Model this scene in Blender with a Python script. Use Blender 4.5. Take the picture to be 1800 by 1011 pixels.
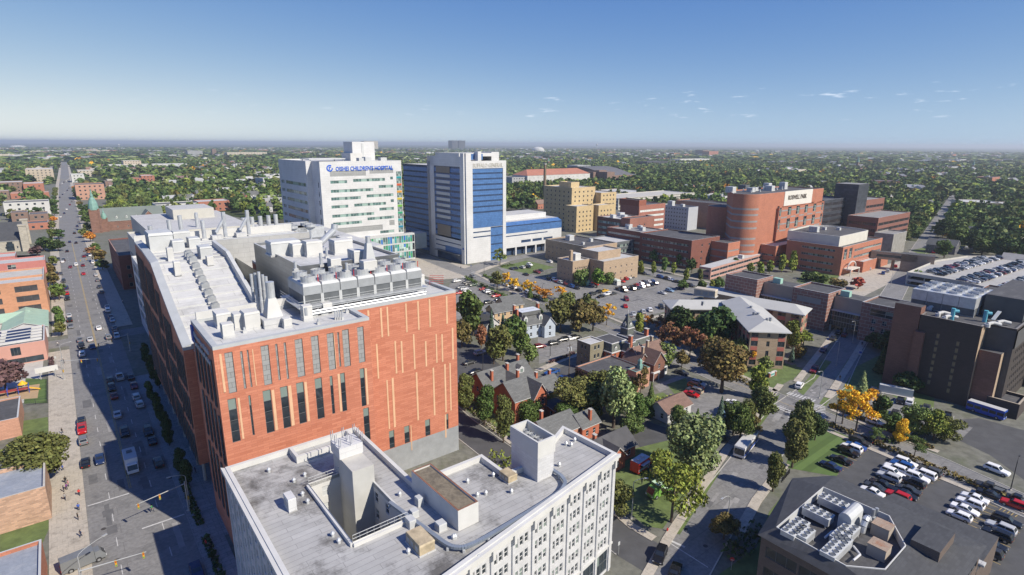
import bpy, bmesh, math, random
import numpy as np
from mathutils import Vector, Matrix
from mathutils.geometry import tessellate_polygon
random.seed(7); rng=np.random.default_rng(7)
for o in list(bpy.data.objects): bpy.data.objects.remove(o)
S=bpy.context.scene; COL=S.collection
# ---------------- camera ----------------
W_,H_=1800,1011; FPX=1000.; CX,CY=900,505.5; CAMH=72.
PITCH=math.atan((CY-253.)/FPX); ROLL=math.radians(0.3)
cd=bpy.data.cameras.new('camera'); cam=bpy.data.objects.new('camera',cd); COL.objects.link(cam)
cd.sensor_fit='HORIZONTAL'; cd.sensor_width=36; cd.lens=FPX/W_*36; cd.clip_start=1; cd.clip_end=120000
cam.matrix_world=Matrix.Translation((0,0,CAMH))@Matrix.Rotation(math.pi/2-PITCH,4,'X')@Matrix.Rotation(ROLL,4,'Z')
S.camera=cam
# ---------------- light ----------------
SUN_AZ,SUN_EL=math.radians(121),math.radians(40.5)
w=bpy.data.worlds.new('World'); S.world=w; w.use_nodes=True
nt=w.node_tree; bg=nt.nodes['Background']
sky=nt.nodes.new('ShaderNodeTexSky'); sky.sky_type='NISHITA'; sky.sun_disc=False
sky.sun_elevation=SUN_EL; sky.sun_rotation=SUN_AZ; sky.altitude=300; sky.air_density=1.0; sky.dust_density=0.0; sky.ozone_density=5.0
bg.inputs['Strength'].default_value=0.11
def _n(t,**k):
    n=nt.nodes.new(t)
    for a,v in k.items(): setattr(n,a,v)
    return n
def _l(a,b): nt.links.new(a,b)
geo=_n('ShaderNodeTexCoord'); sep=_n('ShaderNodeSeparateXYZ'); _l(geo.outputs['Generated'],sep.inputs[0])
mp=_n('ShaderNodeMapping'); mp.inputs['Scale'].default_value=(16,16,90); _l(geo.outputs['Generated'],mp.inputs[0])
cn=_n('ShaderNodeTexNoise'); cn.inputs['Scale'].default_value=1.6; cn.inputs['Detail'].default_value=7; _l(mp.outputs[0],cn.inputs['Vector'])
def _mr(src,a,b,c,d):
    m=_n('ShaderNodeMapRange'); m.interpolation_type='SMOOTHSTEP'
    for i,v in enumerate((a,b,c,d)): m.inputs[i+1].default_value=v
    _l(src,m.inputs[0]); return m.outputs[0]
def _mu(a,b):
    m=_n('ShaderNodeMath',operation='MULTIPLY'); _l(a,m.inputs[0]); _l(b,m.inputs[1]); return m.outputs[0]
cloud=_mu(_mu(_mr(sep.outputs[0],-.35,.35,.25,1),_mu(_mr(sep.outputs[2],.034,.046,0,1),_mr(sep.outputs[2],.072,.095,1,0))),_mr(cn.outputs[0],.61,.76,0,.42))
cm=_n('ShaderNodeMix',data_type='RGBA'); _l(cloud,cm.inputs[0]); cm.inputs[7].default_value=(6.6,6.9,7.4,1)
sc=_n('ShaderNodeSeparateColor'); _l(sky.outputs[0],sc.inputs[0]); cc_=_n('ShaderNodeCombineColor'); _l(cc_.outputs[0],cm.inputs[6])
for i_,(k_,g_) in enumerate(((.425,1.55),(.475,.97),(.485,.30))):   # tone of the clear autumn sky
    m1=_n('ShaderNodeMath',operation='MULTIPLY'); m1.inputs[1].default_value=.11; _l(sc.outputs[1],m1.inputs[0])
    m2=_n('ShaderNodeMath',operation='POWER'); m2.inputs[1].default_value=g_; _l(m1.outputs[0],m2.inputs[0])
    m3=_n('ShaderNodeMath',operation='MULTIPLY'); m3.inputs[1].default_value=k_/.11; _l(m2.outputs[0],m3.inputs[0]); _l(m3.outputs[0],cc_.inputs[i_])
_l(cm.outputs[2],bg.inputs['Color'])
sl=bpy.data.lights.new('sun','SUN'); sl.energy=3.7; sl.angle=math.radians(0.53); sl.color=(1,.915,.78)
so=bpy.data.objects.new('sun',sl); COL.objects.link(so)
sd=Vector((math.sin(SUN_AZ)*math.cos(SUN_EL),math.cos(SUN_AZ)*math.cos(SUN_EL),math.sin(SUN_EL)))
so.rotation_euler=sd.to_track_quat('Z','Y').to_euler(); so.location=sd*200
vs=S.view_settings; S.display_settings.display_device='sRGB'; vs.view_transform='Standard'; vs.look='None'; vs.exposure=0.78; vs.gamma=1; vs.use_curve_mapping=False
S.cycles.max_bounces=5; S.cycles.diffuse_bounces=3; S.cycles.glossy_bounces=3; S.cycles.transparent_max_bounces=8; S.cycles.volume_bounces=0
S.cycles.use_denoising=True

# ---------------- pixel (1800x1011) -> world ----------------
def ray(px,py):
    dx,dy=px-CX,py-CY; c,s=math.cos(-ROLL),math.sin(-ROLL)
    dx,dy=c*dx-s*dy,s*dx+c*dy; cp,sp=math.cos(PITCH),math.sin(PITCH)
    return (dx,FPX*cp-dy*sp,-FPX*sp-dy*cp)
def P(px,py,z=0.):
    r=ray(px,py); t=(z-CAMH)/r[2]; return Vector((r[0]*t,r[1]*t,z))
def ztop(base,top,z0=0):
    g=P(base[0],base[1],z0); r=ray(*top); return CAMH+g.y/r[1]*r[2]
def wallpt(px,py,p0,p1):
    r=ray(px,py); tx,ty=p1.x-p0.x,p1.y-p0.y; L=math.hypot(tx,ty); tx/=L; ty/=L
    nx,ny=ty,-tx; k=(nx*p0.x+ny*p0.y)/(nx*r[0]+ny*r[1])
    return ((k*r[0]-p0.x)*tx+(k*r[1]-p0.y)*ty, CAMH+k*r[2])
DM=Vector((-.62115,.78369,0)); EM=Vector((.78369,.62115,0))   # along the avenue / across it
AZM=math.atan2(DM.y,DM.x)
def V(x,y,z=0): return Vector((x,y,z))
def at_z(p,z): return Vector((p.x,p.y,z))
# ---------------- materials ----------------
MATS={}
def M(name,col,rough=.85,var=.12,scale=.4,metal=0.,kind='noise',col2=None,bw=1.2,bh=.4,mortar=.02,mcol=None,emit=0,spec=.5,coord='Object',st=.55,sw=.43):
    if name in MATS: return MATS[name]
    m=bpy.data.materials.new(name); m.use_nodes=True; t=m.node_tree; b=t.nodes['Principled BSDF']
    b.inputs['Roughness'].default_value=rough; b.inputs['Metallic'].default_value=metal; b.inputs['Specular IOR Level'].default_value=spec
    tc=t.nodes.new('ShaderNodeTexCoord'); c=Vector(col)
    def mix(a,bb,f,mode='MIX'):
        n=t.nodes.new('ShaderNodeMix'); n.data_type='RGBA'; n.blend_type=mode
        for s,v in ((n.inputs[0],f),(n.inputs[6],a),(n.inputs[7],bb)):
            if hasattr(v,'type') and not isinstance(v,(tuple,Vector)): t.links.new(v,s)
            else: s.default_value=v if not isinstance(v,(tuple,Vector)) else (*v[:3],1)
        return n.outputs[2]
    def noise(sc,det=4,co=coord,rg=.6):
        n=t.nodes.new('ShaderNodeTexNoise'); n.inputs['Scale'].default_value=sc; n.inputs['Detail'].default_value=det; n.inputs['Roughness'].default_value=rg
        t.links.new(tc.outputs[co],n.inputs['Vector'])
        r=t.nodes.new('ShaderNodeMapRange'); r.inputs[1].default_value=.3; r.inputs[2].default_value=.7; t.links.new(n.outputs[0],r.inputs[0]); return r.outputs[0]
    lo=tuple(x*(1-var) for x in c); hi=tuple(min(1,x*(1+var)) for x in c)
    if kind=='noise':
        out=mix(lo,hi,noise(scale))
    elif kind=='brick':
        n=t.nodes.new('ShaderNodeTexBrick'); n.inputs['Scale'].default_value=1; n.inputs['Brick Width'].default_value=bw; n.inputs['Row Height'].default_value=bh
        n.inputs['Mortar Size'].default_value=mortar; n.inputs['Mortar Smooth'].default_value=.3; n.inputs['Bias'].default_value=0
        n.inputs['Color1'].default_value=(*lo,1); n.inputs['Color2'].default_value=(*(col2 or hi),1); n.inputs['Mortar'].default_value=(*(mcol or tuple(x*.7 for x in c)),1)
        n.offset=.5; t.links.new(tc.outputs['UV'],n.inputs['Vector'])
        out=mix(n.outputs[0],mix(tuple(x*.75 for x in (1,1,1)),(1.0,1.0,1.0),noise(scale)),.6,'MULTIPLY')
    elif kind=='stain':   # base colour with dark weather stains of their own shape
        n1=noise(scale,6); n2=noise(scale*6,3)
        a=mix(lo,hi,n2); r=t.nodes.new('ShaderNodeMapRange'); r.inputs[1].default_value=st; r.inputs[2].default_value=st+sw; n3=noise(scale*3.5,8,rg=.75); m9=t.nodes.new('ShaderNodeMath'); m9.operation='MULTIPLY_ADD'; m9.inputs[1].default_value=.45; t.links.new(n3,m9.inputs[0]); m8=t.nodes.new('ShaderNodeMath'); m8.operation='MULTIPLY'; m8.inputs[1].default_value=.62; t.links.new(n1,m8.inputs[0]); t.links.new(m8.outputs[0],m9.inputs[2]); t.links.new(m9.outputs[0],r.inputs[0])
        mu=t.nodes.new('ShaderNodeMath'); mu.operation='MULTIPLY'; mu.inputs[1].default_value=.85; t.links.new(r.outputs[0],mu.inputs[0])
        a=mix(a,col2 or tuple(x*.35 for x in c),mu.outputs[0])
        n=t.nodes.new('ShaderNodeTexBrick'); n.inputs['Scale'].default_value=1; n.inputs['Brick Width'].default_value=bw; n.inputs['Row Height'].default_value=bh
        n.inputs['Mortar Size'].default_value=mortar; n.inputs['Mortar Smooth'].default_value=.5
        n.inputs['Color1'].default_value=(.9,.9,.9,1); n.inputs['Color2'].default_value=(1,1,1,1); n.inputs['Mortar'].default_value=(.62,.62,.62,1)
        t.links.new(tc.outputs['UV'],n.inputs['Vector']); out=mix(a,n.outputs[0],1.,'MULTIPLY')
    elif kind=='object':  # colour carried by each object
        oi=t.nodes.new('ShaderNodeObjectInfo'); out=oi.outputs['Color']
    elif kind=='leaf':
        oi=t.nodes.new('ShaderNodeObjectInfo'); ge=t.nodes.new('ShaderNodeNewGeometry')
        h=t.nodes.new('ShaderNodeHueSaturation'); t.links.new(oi.outputs['Color'],h.inputs['Color'])
        r=t.nodes.new('ShaderNodeMapRange'); r.inputs[3].default_value=.55; r.inputs[4].default_value=1.6; t.links.new(ge.outputs['Random Per Island'],r.inputs[0])
        t.links.new(r.outputs[0],h.inputs['Value'])
        r2=t.nodes.new('ShaderNodeMapRange'); r2.inputs[3].default_value=.475; r2.inputs[4].default_value=.515
        m2=t.nodes.new('ShaderNodeMath'); m2.operation='MULTIPLY'; m2.inputs[1].default_value=7.31; t.links.new(ge.outputs['Random Per Island'],m2.inputs[0])
        m3=t.nodes.new('ShaderNodeMath'); m3.operation='FRACT'; t.links.new(m2.outputs[0],m3.inputs[0])
        t.links.new(m3.outputs[0],r2.inputs[0]); t.links.new(r2.outputs[0],h.inputs['Hue']); out=h.outputs[0]
    elif kind=='attr':
        at=t.nodes.new('ShaderNodeAttribute'); at.attribute_name='tint'; ge=t.nodes.new('ShaderNodeNewGeometry')
        r=t.nodes.new('ShaderNodeMapRange'); r.inputs[3].default_value=.6; r.inputs[4].default_value=1.5; t.links.new(ge.outputs['Random Per Island'],r.inputs[0])
        h=t.nodes.new('ShaderNodeHueSaturation'); t.links.new(at.outputs[0],h.inputs['Color']); t.links.new(r.outputs[0],h.inputs['Value']); out=h.outputs[0]
    elif kind=='blinds':   # some panes have a lowered blind behind them
        ge=t.nodes.new('ShaderNodeNewGeometry'); gt=t.nodes.new('ShaderNodeMath'); gt.operation='GREATER_THAN'; gt.inputs[1].default_value=.74; t.links.new(ge.outputs['Random Per Island'],gt.inputs[0])
        out=mix(mix(lo,hi,noise(scale,2)),col2,gt.outputs[0])
    elif kind=='glass':
        n=noise(scale,2)
        out=mix(lo,hi,n)
    t.links.new(out,b.inputs['Base Color'])
    if emit: 
        t.links.new(out,b.inputs['Emission Color']); b.inputs['Emission Strength'].default_value=emit
    MATS[name]=m; return m
glass=M('dark_glass',(.025,.035,.045),rough=.08,var=.5,scale=.35,spec=.6,kind='blinds',col2=(.19,.24,.22))
glass_b=M('blue_glass',(.035,.06,.12),rough=.12,var=.3,scale=.3,spec=.6)
glass_g=M('green_glass',(.08,.14,.135),rough=.12,var=.45,scale=.5,spec=.6,kind='blinds',col2=(.26,.36,.33))
white=M('white_panel',(.60,.605,.61),rough=.6,var=.02,scale=.15,kind='brick',bw=3.6,bh=1.3,mortar=.05,mcol=(.50,.505,.51))
offw=M('white_render',(.53,.53,.515),rough=.8,var=.08,scale=.3)
grey=M('grey_metal',(.36,.38,.40),rough=.5,var=.12,scale=.5,metal=.3)
galv=M('galvanised_steel',(.50,.52,.54),rough=.45,var=.15,scale=.8,metal=.4)
lgrey=M('light_grey_paint',(.46,.475,.48),rough=.6,var=.08)
dgrey=M('dark_grey_metal',(.10,.11,.12),rough=.6,var=.2)
black=M('black_rubber',(.02,.02,.022),rough=.8,var=.2)
wmemb=M('white_roof_membrane',(.50,.505,.505),rough=.8,var=.06,scale=.12,kind='stain',col2=(.30,.30,.295),bw=12,bh=2.5,mortar=.06)
conc=M('concrete',(.44,.425,.39),rough=.9,var=.12,scale=.5)
wood=M('trunk_bark',(.09,.07,.055),rough=.95,var=.3,scale=2)
leaf=M('leaf_clumps',(1,1,1),rough=.75,kind='leaf',spec=.25)
paint=M('car_paint',(1,1,1),rough=.25,kind='object',spec=.6)
hued=M('coloured_paint',(1,1,1),rough=.7,kind='object',spec=.4)
redpaint=M('red_paint',(.5,.03,.02),rough=.5,var=.1)
yellow=M('yellow_paint',(.75,.45,.04),rough=.6,var=.1)
markw=M('white_road_paint',(.46,.46,.45),rough=.85,var=.2,scale=1.5)
marky=M('yellow_road_paint',(.40,.29,.10),rough=.85,var=.25,scale=1.5)
# ---------------- mesh builder ----------------
WL={}   # world location of parents
class MB:
    def __init__(s): s.v=[]; s.f=[]; s.m=[]; s.mats=[]
    def mi(s,mat):
        if mat not in s.mats: s.mats.append(mat)
        return s.mats.index(mat)
    def face(s,pts,mat):
        i=len(s.v); s.v+= [tuple(p) for p in pts]; s.f.append(tuple(range(i,i+len(pts)))); s.m.append(s.mi(mat))
    def mesh(s,verts,faces,mat):
        i=len(s.v); s.v+=[tuple(p) for p in verts]; k=s.mi(mat)
        for f in faces: s.f.append(tuple(i+j for j in f)); s.m.append(k)
    def box(s,c,sx,sy,sz,mat,rz=0,bottom=False,top=None):   # c: centre of the bottom
        ca,sa=math.cos(rz),math.sin(rz); top=1 if top is None else top
        vs=[]
        for z,k in ((0,1),(sz,top)):
            for x,y in ((-1,-1),(1,-1),(1,1),(-1,1)):
                X,Y=x*sx/2*k,y*sy/2*k; vs.append((c[0]+X*ca-Y*sa,c[1]+X*sa+Y*ca,c[2]+z))
        fs=[(4,5,6,7),(0,1,5,4),(1,2,6,5),(2,3,7,6),(3,0,4,7)]
        if bottom: fs.append((3,2,1,0))
        s.mesh(vs,fs,mat)
    def prism(s,poly,z0,z1,mat,topmat=None,top=True,bottom=False,sides=True):
        n=len(poly); vs=[(p[0],p[1],z0) for p in poly]+[(p[0],p[1],z1) for p in poly]
        if sides: s.mesh(vs,[(i,(i+1)%n,n+(i+1)%n,n+i) for i in range(n)],mat)
        if top: s.poly([(p[0],p[1],z1) for p in poly],topmat or mat)
        if bottom: s.poly([(p[0],p[1],z0) for p in poly][::-1],mat)
    def poly(s,pts,mat,holes=()):
        pts=[Vector(p) for p in pts]
        if len(pts)<=4 and not holes: s.face(pts,mat); return
        loops=[pts]+[[Vector(q) for q in h] for h in holes]; allp=[p for l in loops for p in l]
        tr=tessellate_polygon(loops); fs=[]
        for a,b,c in tr:
            n=(allp[b]-allp[a]).cross(allp[c]-allp[a]); fs.append((a,b,c) if n.z>=0 else (a,c,b))
        s.mesh(allp,fs,mat)
    def tube(s,p,q,r,mat,n=8,r2=None,caps=True):
        p,q=Vector(p),Vector(q); d=(q-p).normalized(); a=d.orthogonal().normalized(); b=d.cross(a); r2=r if r2 is None else r2
        vs=[]
        for c,rr in ((p,r),(q,r2)):
            for i in range(n):
                t=2*math.pi*i/n; vs.append(c+a*(math.cos(t)*rr)+b*(math.sin(t)*rr))
        fs=[(i,(i+1)%n,n+(i+1)%n,n+i) for i in range(n)]
        if caps: fs+= [tuple(range(n,2*n)),tuple(range(n-1,-1,-1))]
        s.mesh(vs,fs,mat)
    def bar(s,p,q,w,h,mat):  # rectangular bar between two points, h in z
        p,q=Vector(p),Vector(q); d=(q-p); L=math.hypot(d.x,d.y) or 1e-6; n=Vector((d.y/L,-d.x/L,0))*w/2; u=Vector((0,0,h))
        vs=[p+n,q+n,q-n,p-n,p+n+u,q+n+u,q-n+u,p-n+u]
        s.mesh(vs,[(4,5,6,7),(0,1,5,4),(1,2,6,5),(2,3,7,6),(3,0,4,7),(3,2,1,0)],mat)
    def wall(s,p0,p1,z0,z1,mat,rects=(),depth=.25,rmat=None,z1b=None):
        # outward normal on the right of p0->p1; openings (u0,v0,u1,v1) in metres from p0 / absolute z; z1b: top at p1 for a raked top
        tx,ty=p1[0]-p0[0],p1[1]-p0[1]; L=math.hypot(tx,ty); tx/=L; ty/=L; nx,ny=ty,-tx
        z1b=z1 if z1b is None else z1b
        R=[(max(.02,a),max(z0+.02,b),min(L-.02,c),d) for a,b,c,d in rects]; R=[r for r in R if r[2]>r[0]+.05 and r[3]>r[1]+.05]
        us=sorted({0.,L,*[r[0] for r in R],*[r[2] for r in R]}); vv=sorted({z0,*[r[1] for r in R],*[r[3] for r in R]})
        ztp=lambda u: z1+(z1b-z1)*u/L
        idx={}; vs=[]; fs=[]
        def vid(i,j):
            k=(i,j)
            if k not in idx:
                u=us[i]; z=vv[j] if j<len(vv) else ztp(u); idx[k]=len(vs); vs.append((p0[0]+tx*u,p0[1]+ty*u,z))
            return idx[k]
        for i in range(len(us)-1):
            um=(us[i]+us[i+1])/2
            for j in range(len(vv)):
                vm=(vv[j]+vv[j+1])/2 if j+1<len(vv) else 1e9
                if any(r[0]<um<r[2] and r[1]<vm<r[3] for r in R): continue
                fs.append((vid(i,j),vid(i+1,j),vid(i+1,j+1),vid(i,j+1)))
        s.mesh(vs,fs,mat)
        rm=rmat or mat
        for a,b,c,d in R:
            def q(u,z,k): return (p0[0]+tx*u-nx*depth*k,p0[1]+ty*u-ny*depth*k,z)
            s.face([q(a,b,0),q(a,b,1),q(a,d,1),q(a,d,0)][::-1],rm); s.face([q(c,b,0),q(c,d,0),q(c,d,1),q(c,b,1)][::-1],rm)
            s.face([q(a,b,0),q(c,b,0),q(c,b,1),q(a,b,1)],rm); s.face([q(a,d,0),q(a,d,1),q(c,d,1),q(c,d,0)],rm)
        return R
    def data(s,name,off=(0,0,0),smooth=False,uv=True):
        me=bpy.data.meshes.new(name)
        v=np.array(s.v,dtype=np.float32).reshape(-1,3)-np.array(off,dtype=np.float32)
        me.from_pydata(v.tolist(),[],s.f); 
        for m in s.mats: me.materials.append(m)
        me.polygons.foreach_set('material_index',s.m)
        if smooth: me.polygons.foreach_set('use_smooth',[True]*len(s.f))
        me.update()
        if uv: box_uv(me,off)
        return me
    def build(s,name,parent=None,loc=None,smooth=False,**kw):
        off=WL[parent] if parent is not None else (loc if loc is not None else Vector((0,0,0)))
        me=s.data(name,off,smooth); o=bpy.data.objects.new(name,me); COL.objects.link(o)
        if parent is not None: o.parent=parent
        else: o.location=off
        WL[o]=Vector(off)
        if kw: tag(o,**kw)
        return o
def box_uv(me,off=(0,0,0)):
    nl=len(me.loops)
    if nl==0 or nl>400000: return
    npoly=len(me.polygons)
    nor=np.empty(npoly*3,np.float32); me.polygons.foreach_get('normal',nor); nor=nor.reshape(-1,3)
    lt=np.empty(npoly,np.int32); me.polygons.foreach_get('loop_total',lt)
    lv=np.empty(nl,np.int32); me.loops.foreach_get('vertex_index',lv)
    co=np.empty(len(me.vertices)*3,np.float32); me.vertices.foreach_get('co',co); co=co.reshape(-1,3)+np.array(off,np.float32)
    N=np.repeat(nor,lt,axis=0); c=co[lv]
    h=np.hypot(N[:,0],N[:,1])+1e-9; tx=-N[:,1]/h; ty=N[:,0]/h
    flat=np.abs(N[:,2])>.75
    u=np.where(flat,c[:,0]*EM.x+c[:,1]*EM.y,c[:,0]*tx+c[:,1]*ty); v=np.where(flat,c[:,0]*DM.x+c[:,1]*DM.y,c[:,2])
    l=me.uv_layers.new(name='UVMap'); l.data.foreach_set('uv',np.stack([u,v],1).astype(np.float32).ravel())
def tag(o,label=None,cat=None,group=None,kind=None):
    if label: o['label']=label
    if cat: o['category']=cat
    if group: o['group']=group
    if kind: o['kind']=kind
    return o
def root(name,label,cat,loc,group=None,rz=0):
    o=bpy.data.objects.new(name,None); COL.objects.link(o); o.location=loc; o.rotation_euler=(0,0,rz); o.empty_display_size=.5
    WL[o]=Vector(loc); return tag(o,label,cat,group)
def kids(o): return KID.get(o,[])
KID={}
def copy_obj(o,parent=None,loc=None,rz=None,scale=None,color=None):
    c=o.copy(); COL.objects.link(c)
    if parent is not None: c.parent=parent
    if loc is not None: c.location=loc
    if rz is not None: c.rotation_euler=(0,0,rz)
    if scale is not None: c.scale=scale
    if color is not None: c.color=color
    return c
def copy_tree(o,ch,parent=None,loc=None,rz=None,scale=None,color=None):
    c=copy_obj(o,parent,loc,rz,scale,color)
    for k in ch.get(o,()): copy_tree(k,ch,c,None,None,None,color)
    return c
def tree_map(objs):
    ch={}
    for o in objs:
        if o.parent is not None: ch.setdefault(o.parent,[]).append(o)
    return ch
# ---------------- windows ----------------
WCACHE={}
def win_mesh(w,h,mx,mz,g,fr,t=.07):
    k=(round(w,2),round(h,2),mx,mz,g.name,fr.name)
    if k in WCACHE: return WCACHE[k]
    b=MB(); y=.16
    for i in range(mx):
        for j in range(mz):
            xa,xb,za,zb_=-w/2+w*i/mx,-w/2+w*(i+1)/mx,h*j/mz,h*(j+1)/mz; b.face([(xa,y,za),(xb,y,za),(xb,y,zb_),(xa,y,zb_)],g)
    def bar(x0,x1,z0,z1): b.mesh([(x0,y-.06,z0),(x1,y-.06,z0),(x1,y-.06,z1),(x0,y-.06,z1),(x0,y-.002,z0),(x1,y-.002,z0),(x1,y-.002,z1),(x0,y-.002,z1)],[(0,1,2,3),(0,4,5,1),(3,2,6,7),(0,3,7,4),(1,5,6,2)],fr)
    bar(-w/2,w/2,0,t); bar(-w/2,w/2,h-t,h); bar(-w/2,-w/2+t,t,h-t); bar(w/2-t,w/2,t,h-t)
    for i in range(1,mx): x=-w/2+w*i/mx; bar(x-t/2,x+t/2,t,h-t)
    for i in range(1,mz): z=h*i/mz; bar(-w/2+t,w/2-t,z-t/2,z+t/2)
    me=b.data('window'); WCACHE[k]=me; return me
WQ={}; OCC=[]
def queue_win(R,p0,p1,rects,g,fr,mx=1,mz=1,name='window',out=0):
    tx,ty=p1[0]-p0[0],p1[1]-p0[1]; L=math.hypot(tx,ty); tx/=L; ty/=L; rz=math.atan2(ty,tx)
    for a,b,c,d in rects:
        u=(a+c)/2; WQ.setdefault(R,[]).append((Vector((p0[0]+tx*u+ty*out,p0[1]+ty*u-tx*out,b)),rz,win_mesh(c-a,d-b,mx,mz,g,fr),name))
def flush_win(R,limit=98):
    q=WQ.pop(R,[]); q.sort(key=lambda a:(a[0]-Vector((0,0,CAMH))).length)
    off=WL[R]
    for p,rz,me,name in q[:limit]:
        o=bpy.data.objects.new(name,me); COL.objects.link(o); o.parent=R; o.location=p-off; o.rotation_euler=(0,0,rz)
    rest=q[limit:]
    if rest:
        b=MB()
        for p,rz,me,name in rest:
            mm=Matrix.Translation(p)@Matrix.Rotation(rz,4,'Z'); base=len(b.v)
            b.v+=[tuple(mm@v.co) for v in me.vertices]
            for pl in me.polygons: b.f.append(tuple(base+i for i in pl.vertices)); b.m.append(b.mi(me.materials[pl.material_index]))
        o=b.build('window',R); o['kind']='stuff'
def grid(L,z0,rows,fh,n,w,h,sill,m0=1.,m1=None):
    m1=m0 if m1 is None else m1; out=[]; st=(L-m0-m1)/n
    for r in range(rows):
        for i in range(n):
            u=m0+st*(i+.5); out.append((u-w/2,z0+r*fh+sill,u+w/2,z0+r*fh+sill+h))
    return out
def dist2(p,q): return math.hypot(q[0]-p[0],q[1]-p[1])
def ccw(poly):
    a=sum(poly[i][0]*poly[(i+1)%len(poly)][1]-poly[(i+1)%len(poly)][0]*poly[i][1] for i in range(len(poly)))
    return poly if a>0 else poly[::-1]
def inset(poly,d):
    n=len(poly); out=[]
    for i in range(n):
        a,b,c=Vector(poly[i-1][:2]),Vector(poly[i][:2]),Vector(poly[(i+1)%n][:2]); e1=(b-a).normalized(); e2=(c-b).normalized()
        n1=Vector((-e1.y,e1.x)); n2=Vector((-e2.y,e2.x)); bi=(n1+n2); k=1+n1.dot(n2)
        bi=n1 if k<.05 else bi/k
        out.append(V(b.x+bi.x*d,b.y+bi.y*d))
    return out
def parapet(b,poly,z,h,t,mat,cap=None):
    # upstand ring on a flat roof at z: outer faces continue the wall, cap 3 mm proud
    ins=inset(poly,t); n=len(poly)
    for i in range(n):
        j=(i+1)%n; a,bb,c,d=poly[i],poly[j],ins[j],ins[i]
        b.face([(a[0],a[1],z),(bb[0],bb[1],z),(bb[0],bb[1],z+h),(a[0],a[1],z+h)],mat)
        b.face([(c[0],c[1],z),(d[0],d[1],z),(d[0],d[1],z+h),(c[0],c[1],z+h)],mat)
        b.face([(a[0],a[1],z+h),(bb[0],bb[1],z+h),(c[0],c[1],z+h),(d[0],d[1],z+h)],cap or mat)
def block(R,poly,z0,z1,wallm,roofm,wins=None,par=.7,capm=None,pt=.35,depth=.25,bname='wall'):
    """walls with openings + flat roof + parapet; wins: {edge index: [(rects, glass, frame, mx, mz, name)]}"""
    poly=ccw([V(p[0],p[1]) for p in poly]); b=MB(); n=len(poly); OCC.append(poly)
    for i in range(n):
        p0,p1=poly[i],poly[(i+1)%n]; rs=[]
        for spec in (wins or {}).get(i,[]):
            rects=spec[0](dist2(p0,p1)) if callable(spec[0]) else spec[0]; rs.append((rects,spec))
        allr=[r for x,_ in rs for r in x]
        b.wall(p0,p1,z0,z1-par,wallm,allr,depth)
        L=dist2(p0,p1)
        for rects,spec in rs:
            rr=[(max(.02,a),max(z0+.02,bb),min(L-.02,c),d) for a,bb,c,d in rects]; rr=[r for r in rr if r[2]>r[0]+.05]
            queue_win(R,p0,p1,rr,*spec[1:])
    if par: parapet(b,poly,z1-par,par,pt,wallm,capm or lgrey)
    b.build(bname,R)
    r=MB(); r.poly([(p[0],p[1],z1-par) for p in (inset(poly,pt) if par else poly)],roofm); r.build('roof',R)
    return poly
def edge_facing(poly,px_dir=None):
    """edges facing the camera, left to right"""
    out=[]
    n=len(poly)
    for i in range(n):
        a,b=poly[i],poly[(i+1)%n]; nx,ny=b[1]-a[1],-(b[0]-a[0]); mx,my=(a[0]+b[0])/2,(a[1]+b[1])/2
        if nx*-mx+ny*-my>0: out.append((mx/my,i))
    return [i for _,i in sorted(out)]
# ---------------- ground, roads, pavements ----------------
asph=M('asphalt',(.20,.198,.195),rough=.9,var=.18,scale=.25,kind='stain',col2=(.11,.11,.112),bw=40,bh=3.4,mortar=.05)
asph_lot=M('lot_asphalt',(.215,.21,.20),rough=.92,var=.2,scale=.12,kind='stain',col2=(.11,.11,.11),bw=18,bh=6,mortar=.06)
asph_dark=M('new_asphalt',(.072,.073,.076),rough=.9,var=.2,scale=.3)
pave=M('pavement_concrete',(.43,.39,.33),rough=.92,var=.1,scale=.5,kind='stain',col2=(.22,.20,.17),bw=1.6,bh=1.6,mortar=.03)
pave_b=M('grey_pavers',(.26,.26,.26),rough=.9,var=.12,scale=.4,kind='stain',col2=(.16,.16,.16),bw=2.4,bh=1.2,mortar=.05)
grass=M('lawn_grass',(.105,.145,.045),rough=.95,var=.28,scale=.55)
grass2=M('mown_grass',(.085,.145,.036),rough=.95,var=.2,scale=.3,kind='brick',bw=60,bh=1.6,mortar=0.0,col2=(.105,.17,.046))
soil=M('bare_earth',(.16,.13,.09),rough=.95,var=.2,scale=.6)
sand=M('play_sand',(.38,.27,.16),rough=.95,var=.1,scale=.8)
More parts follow.
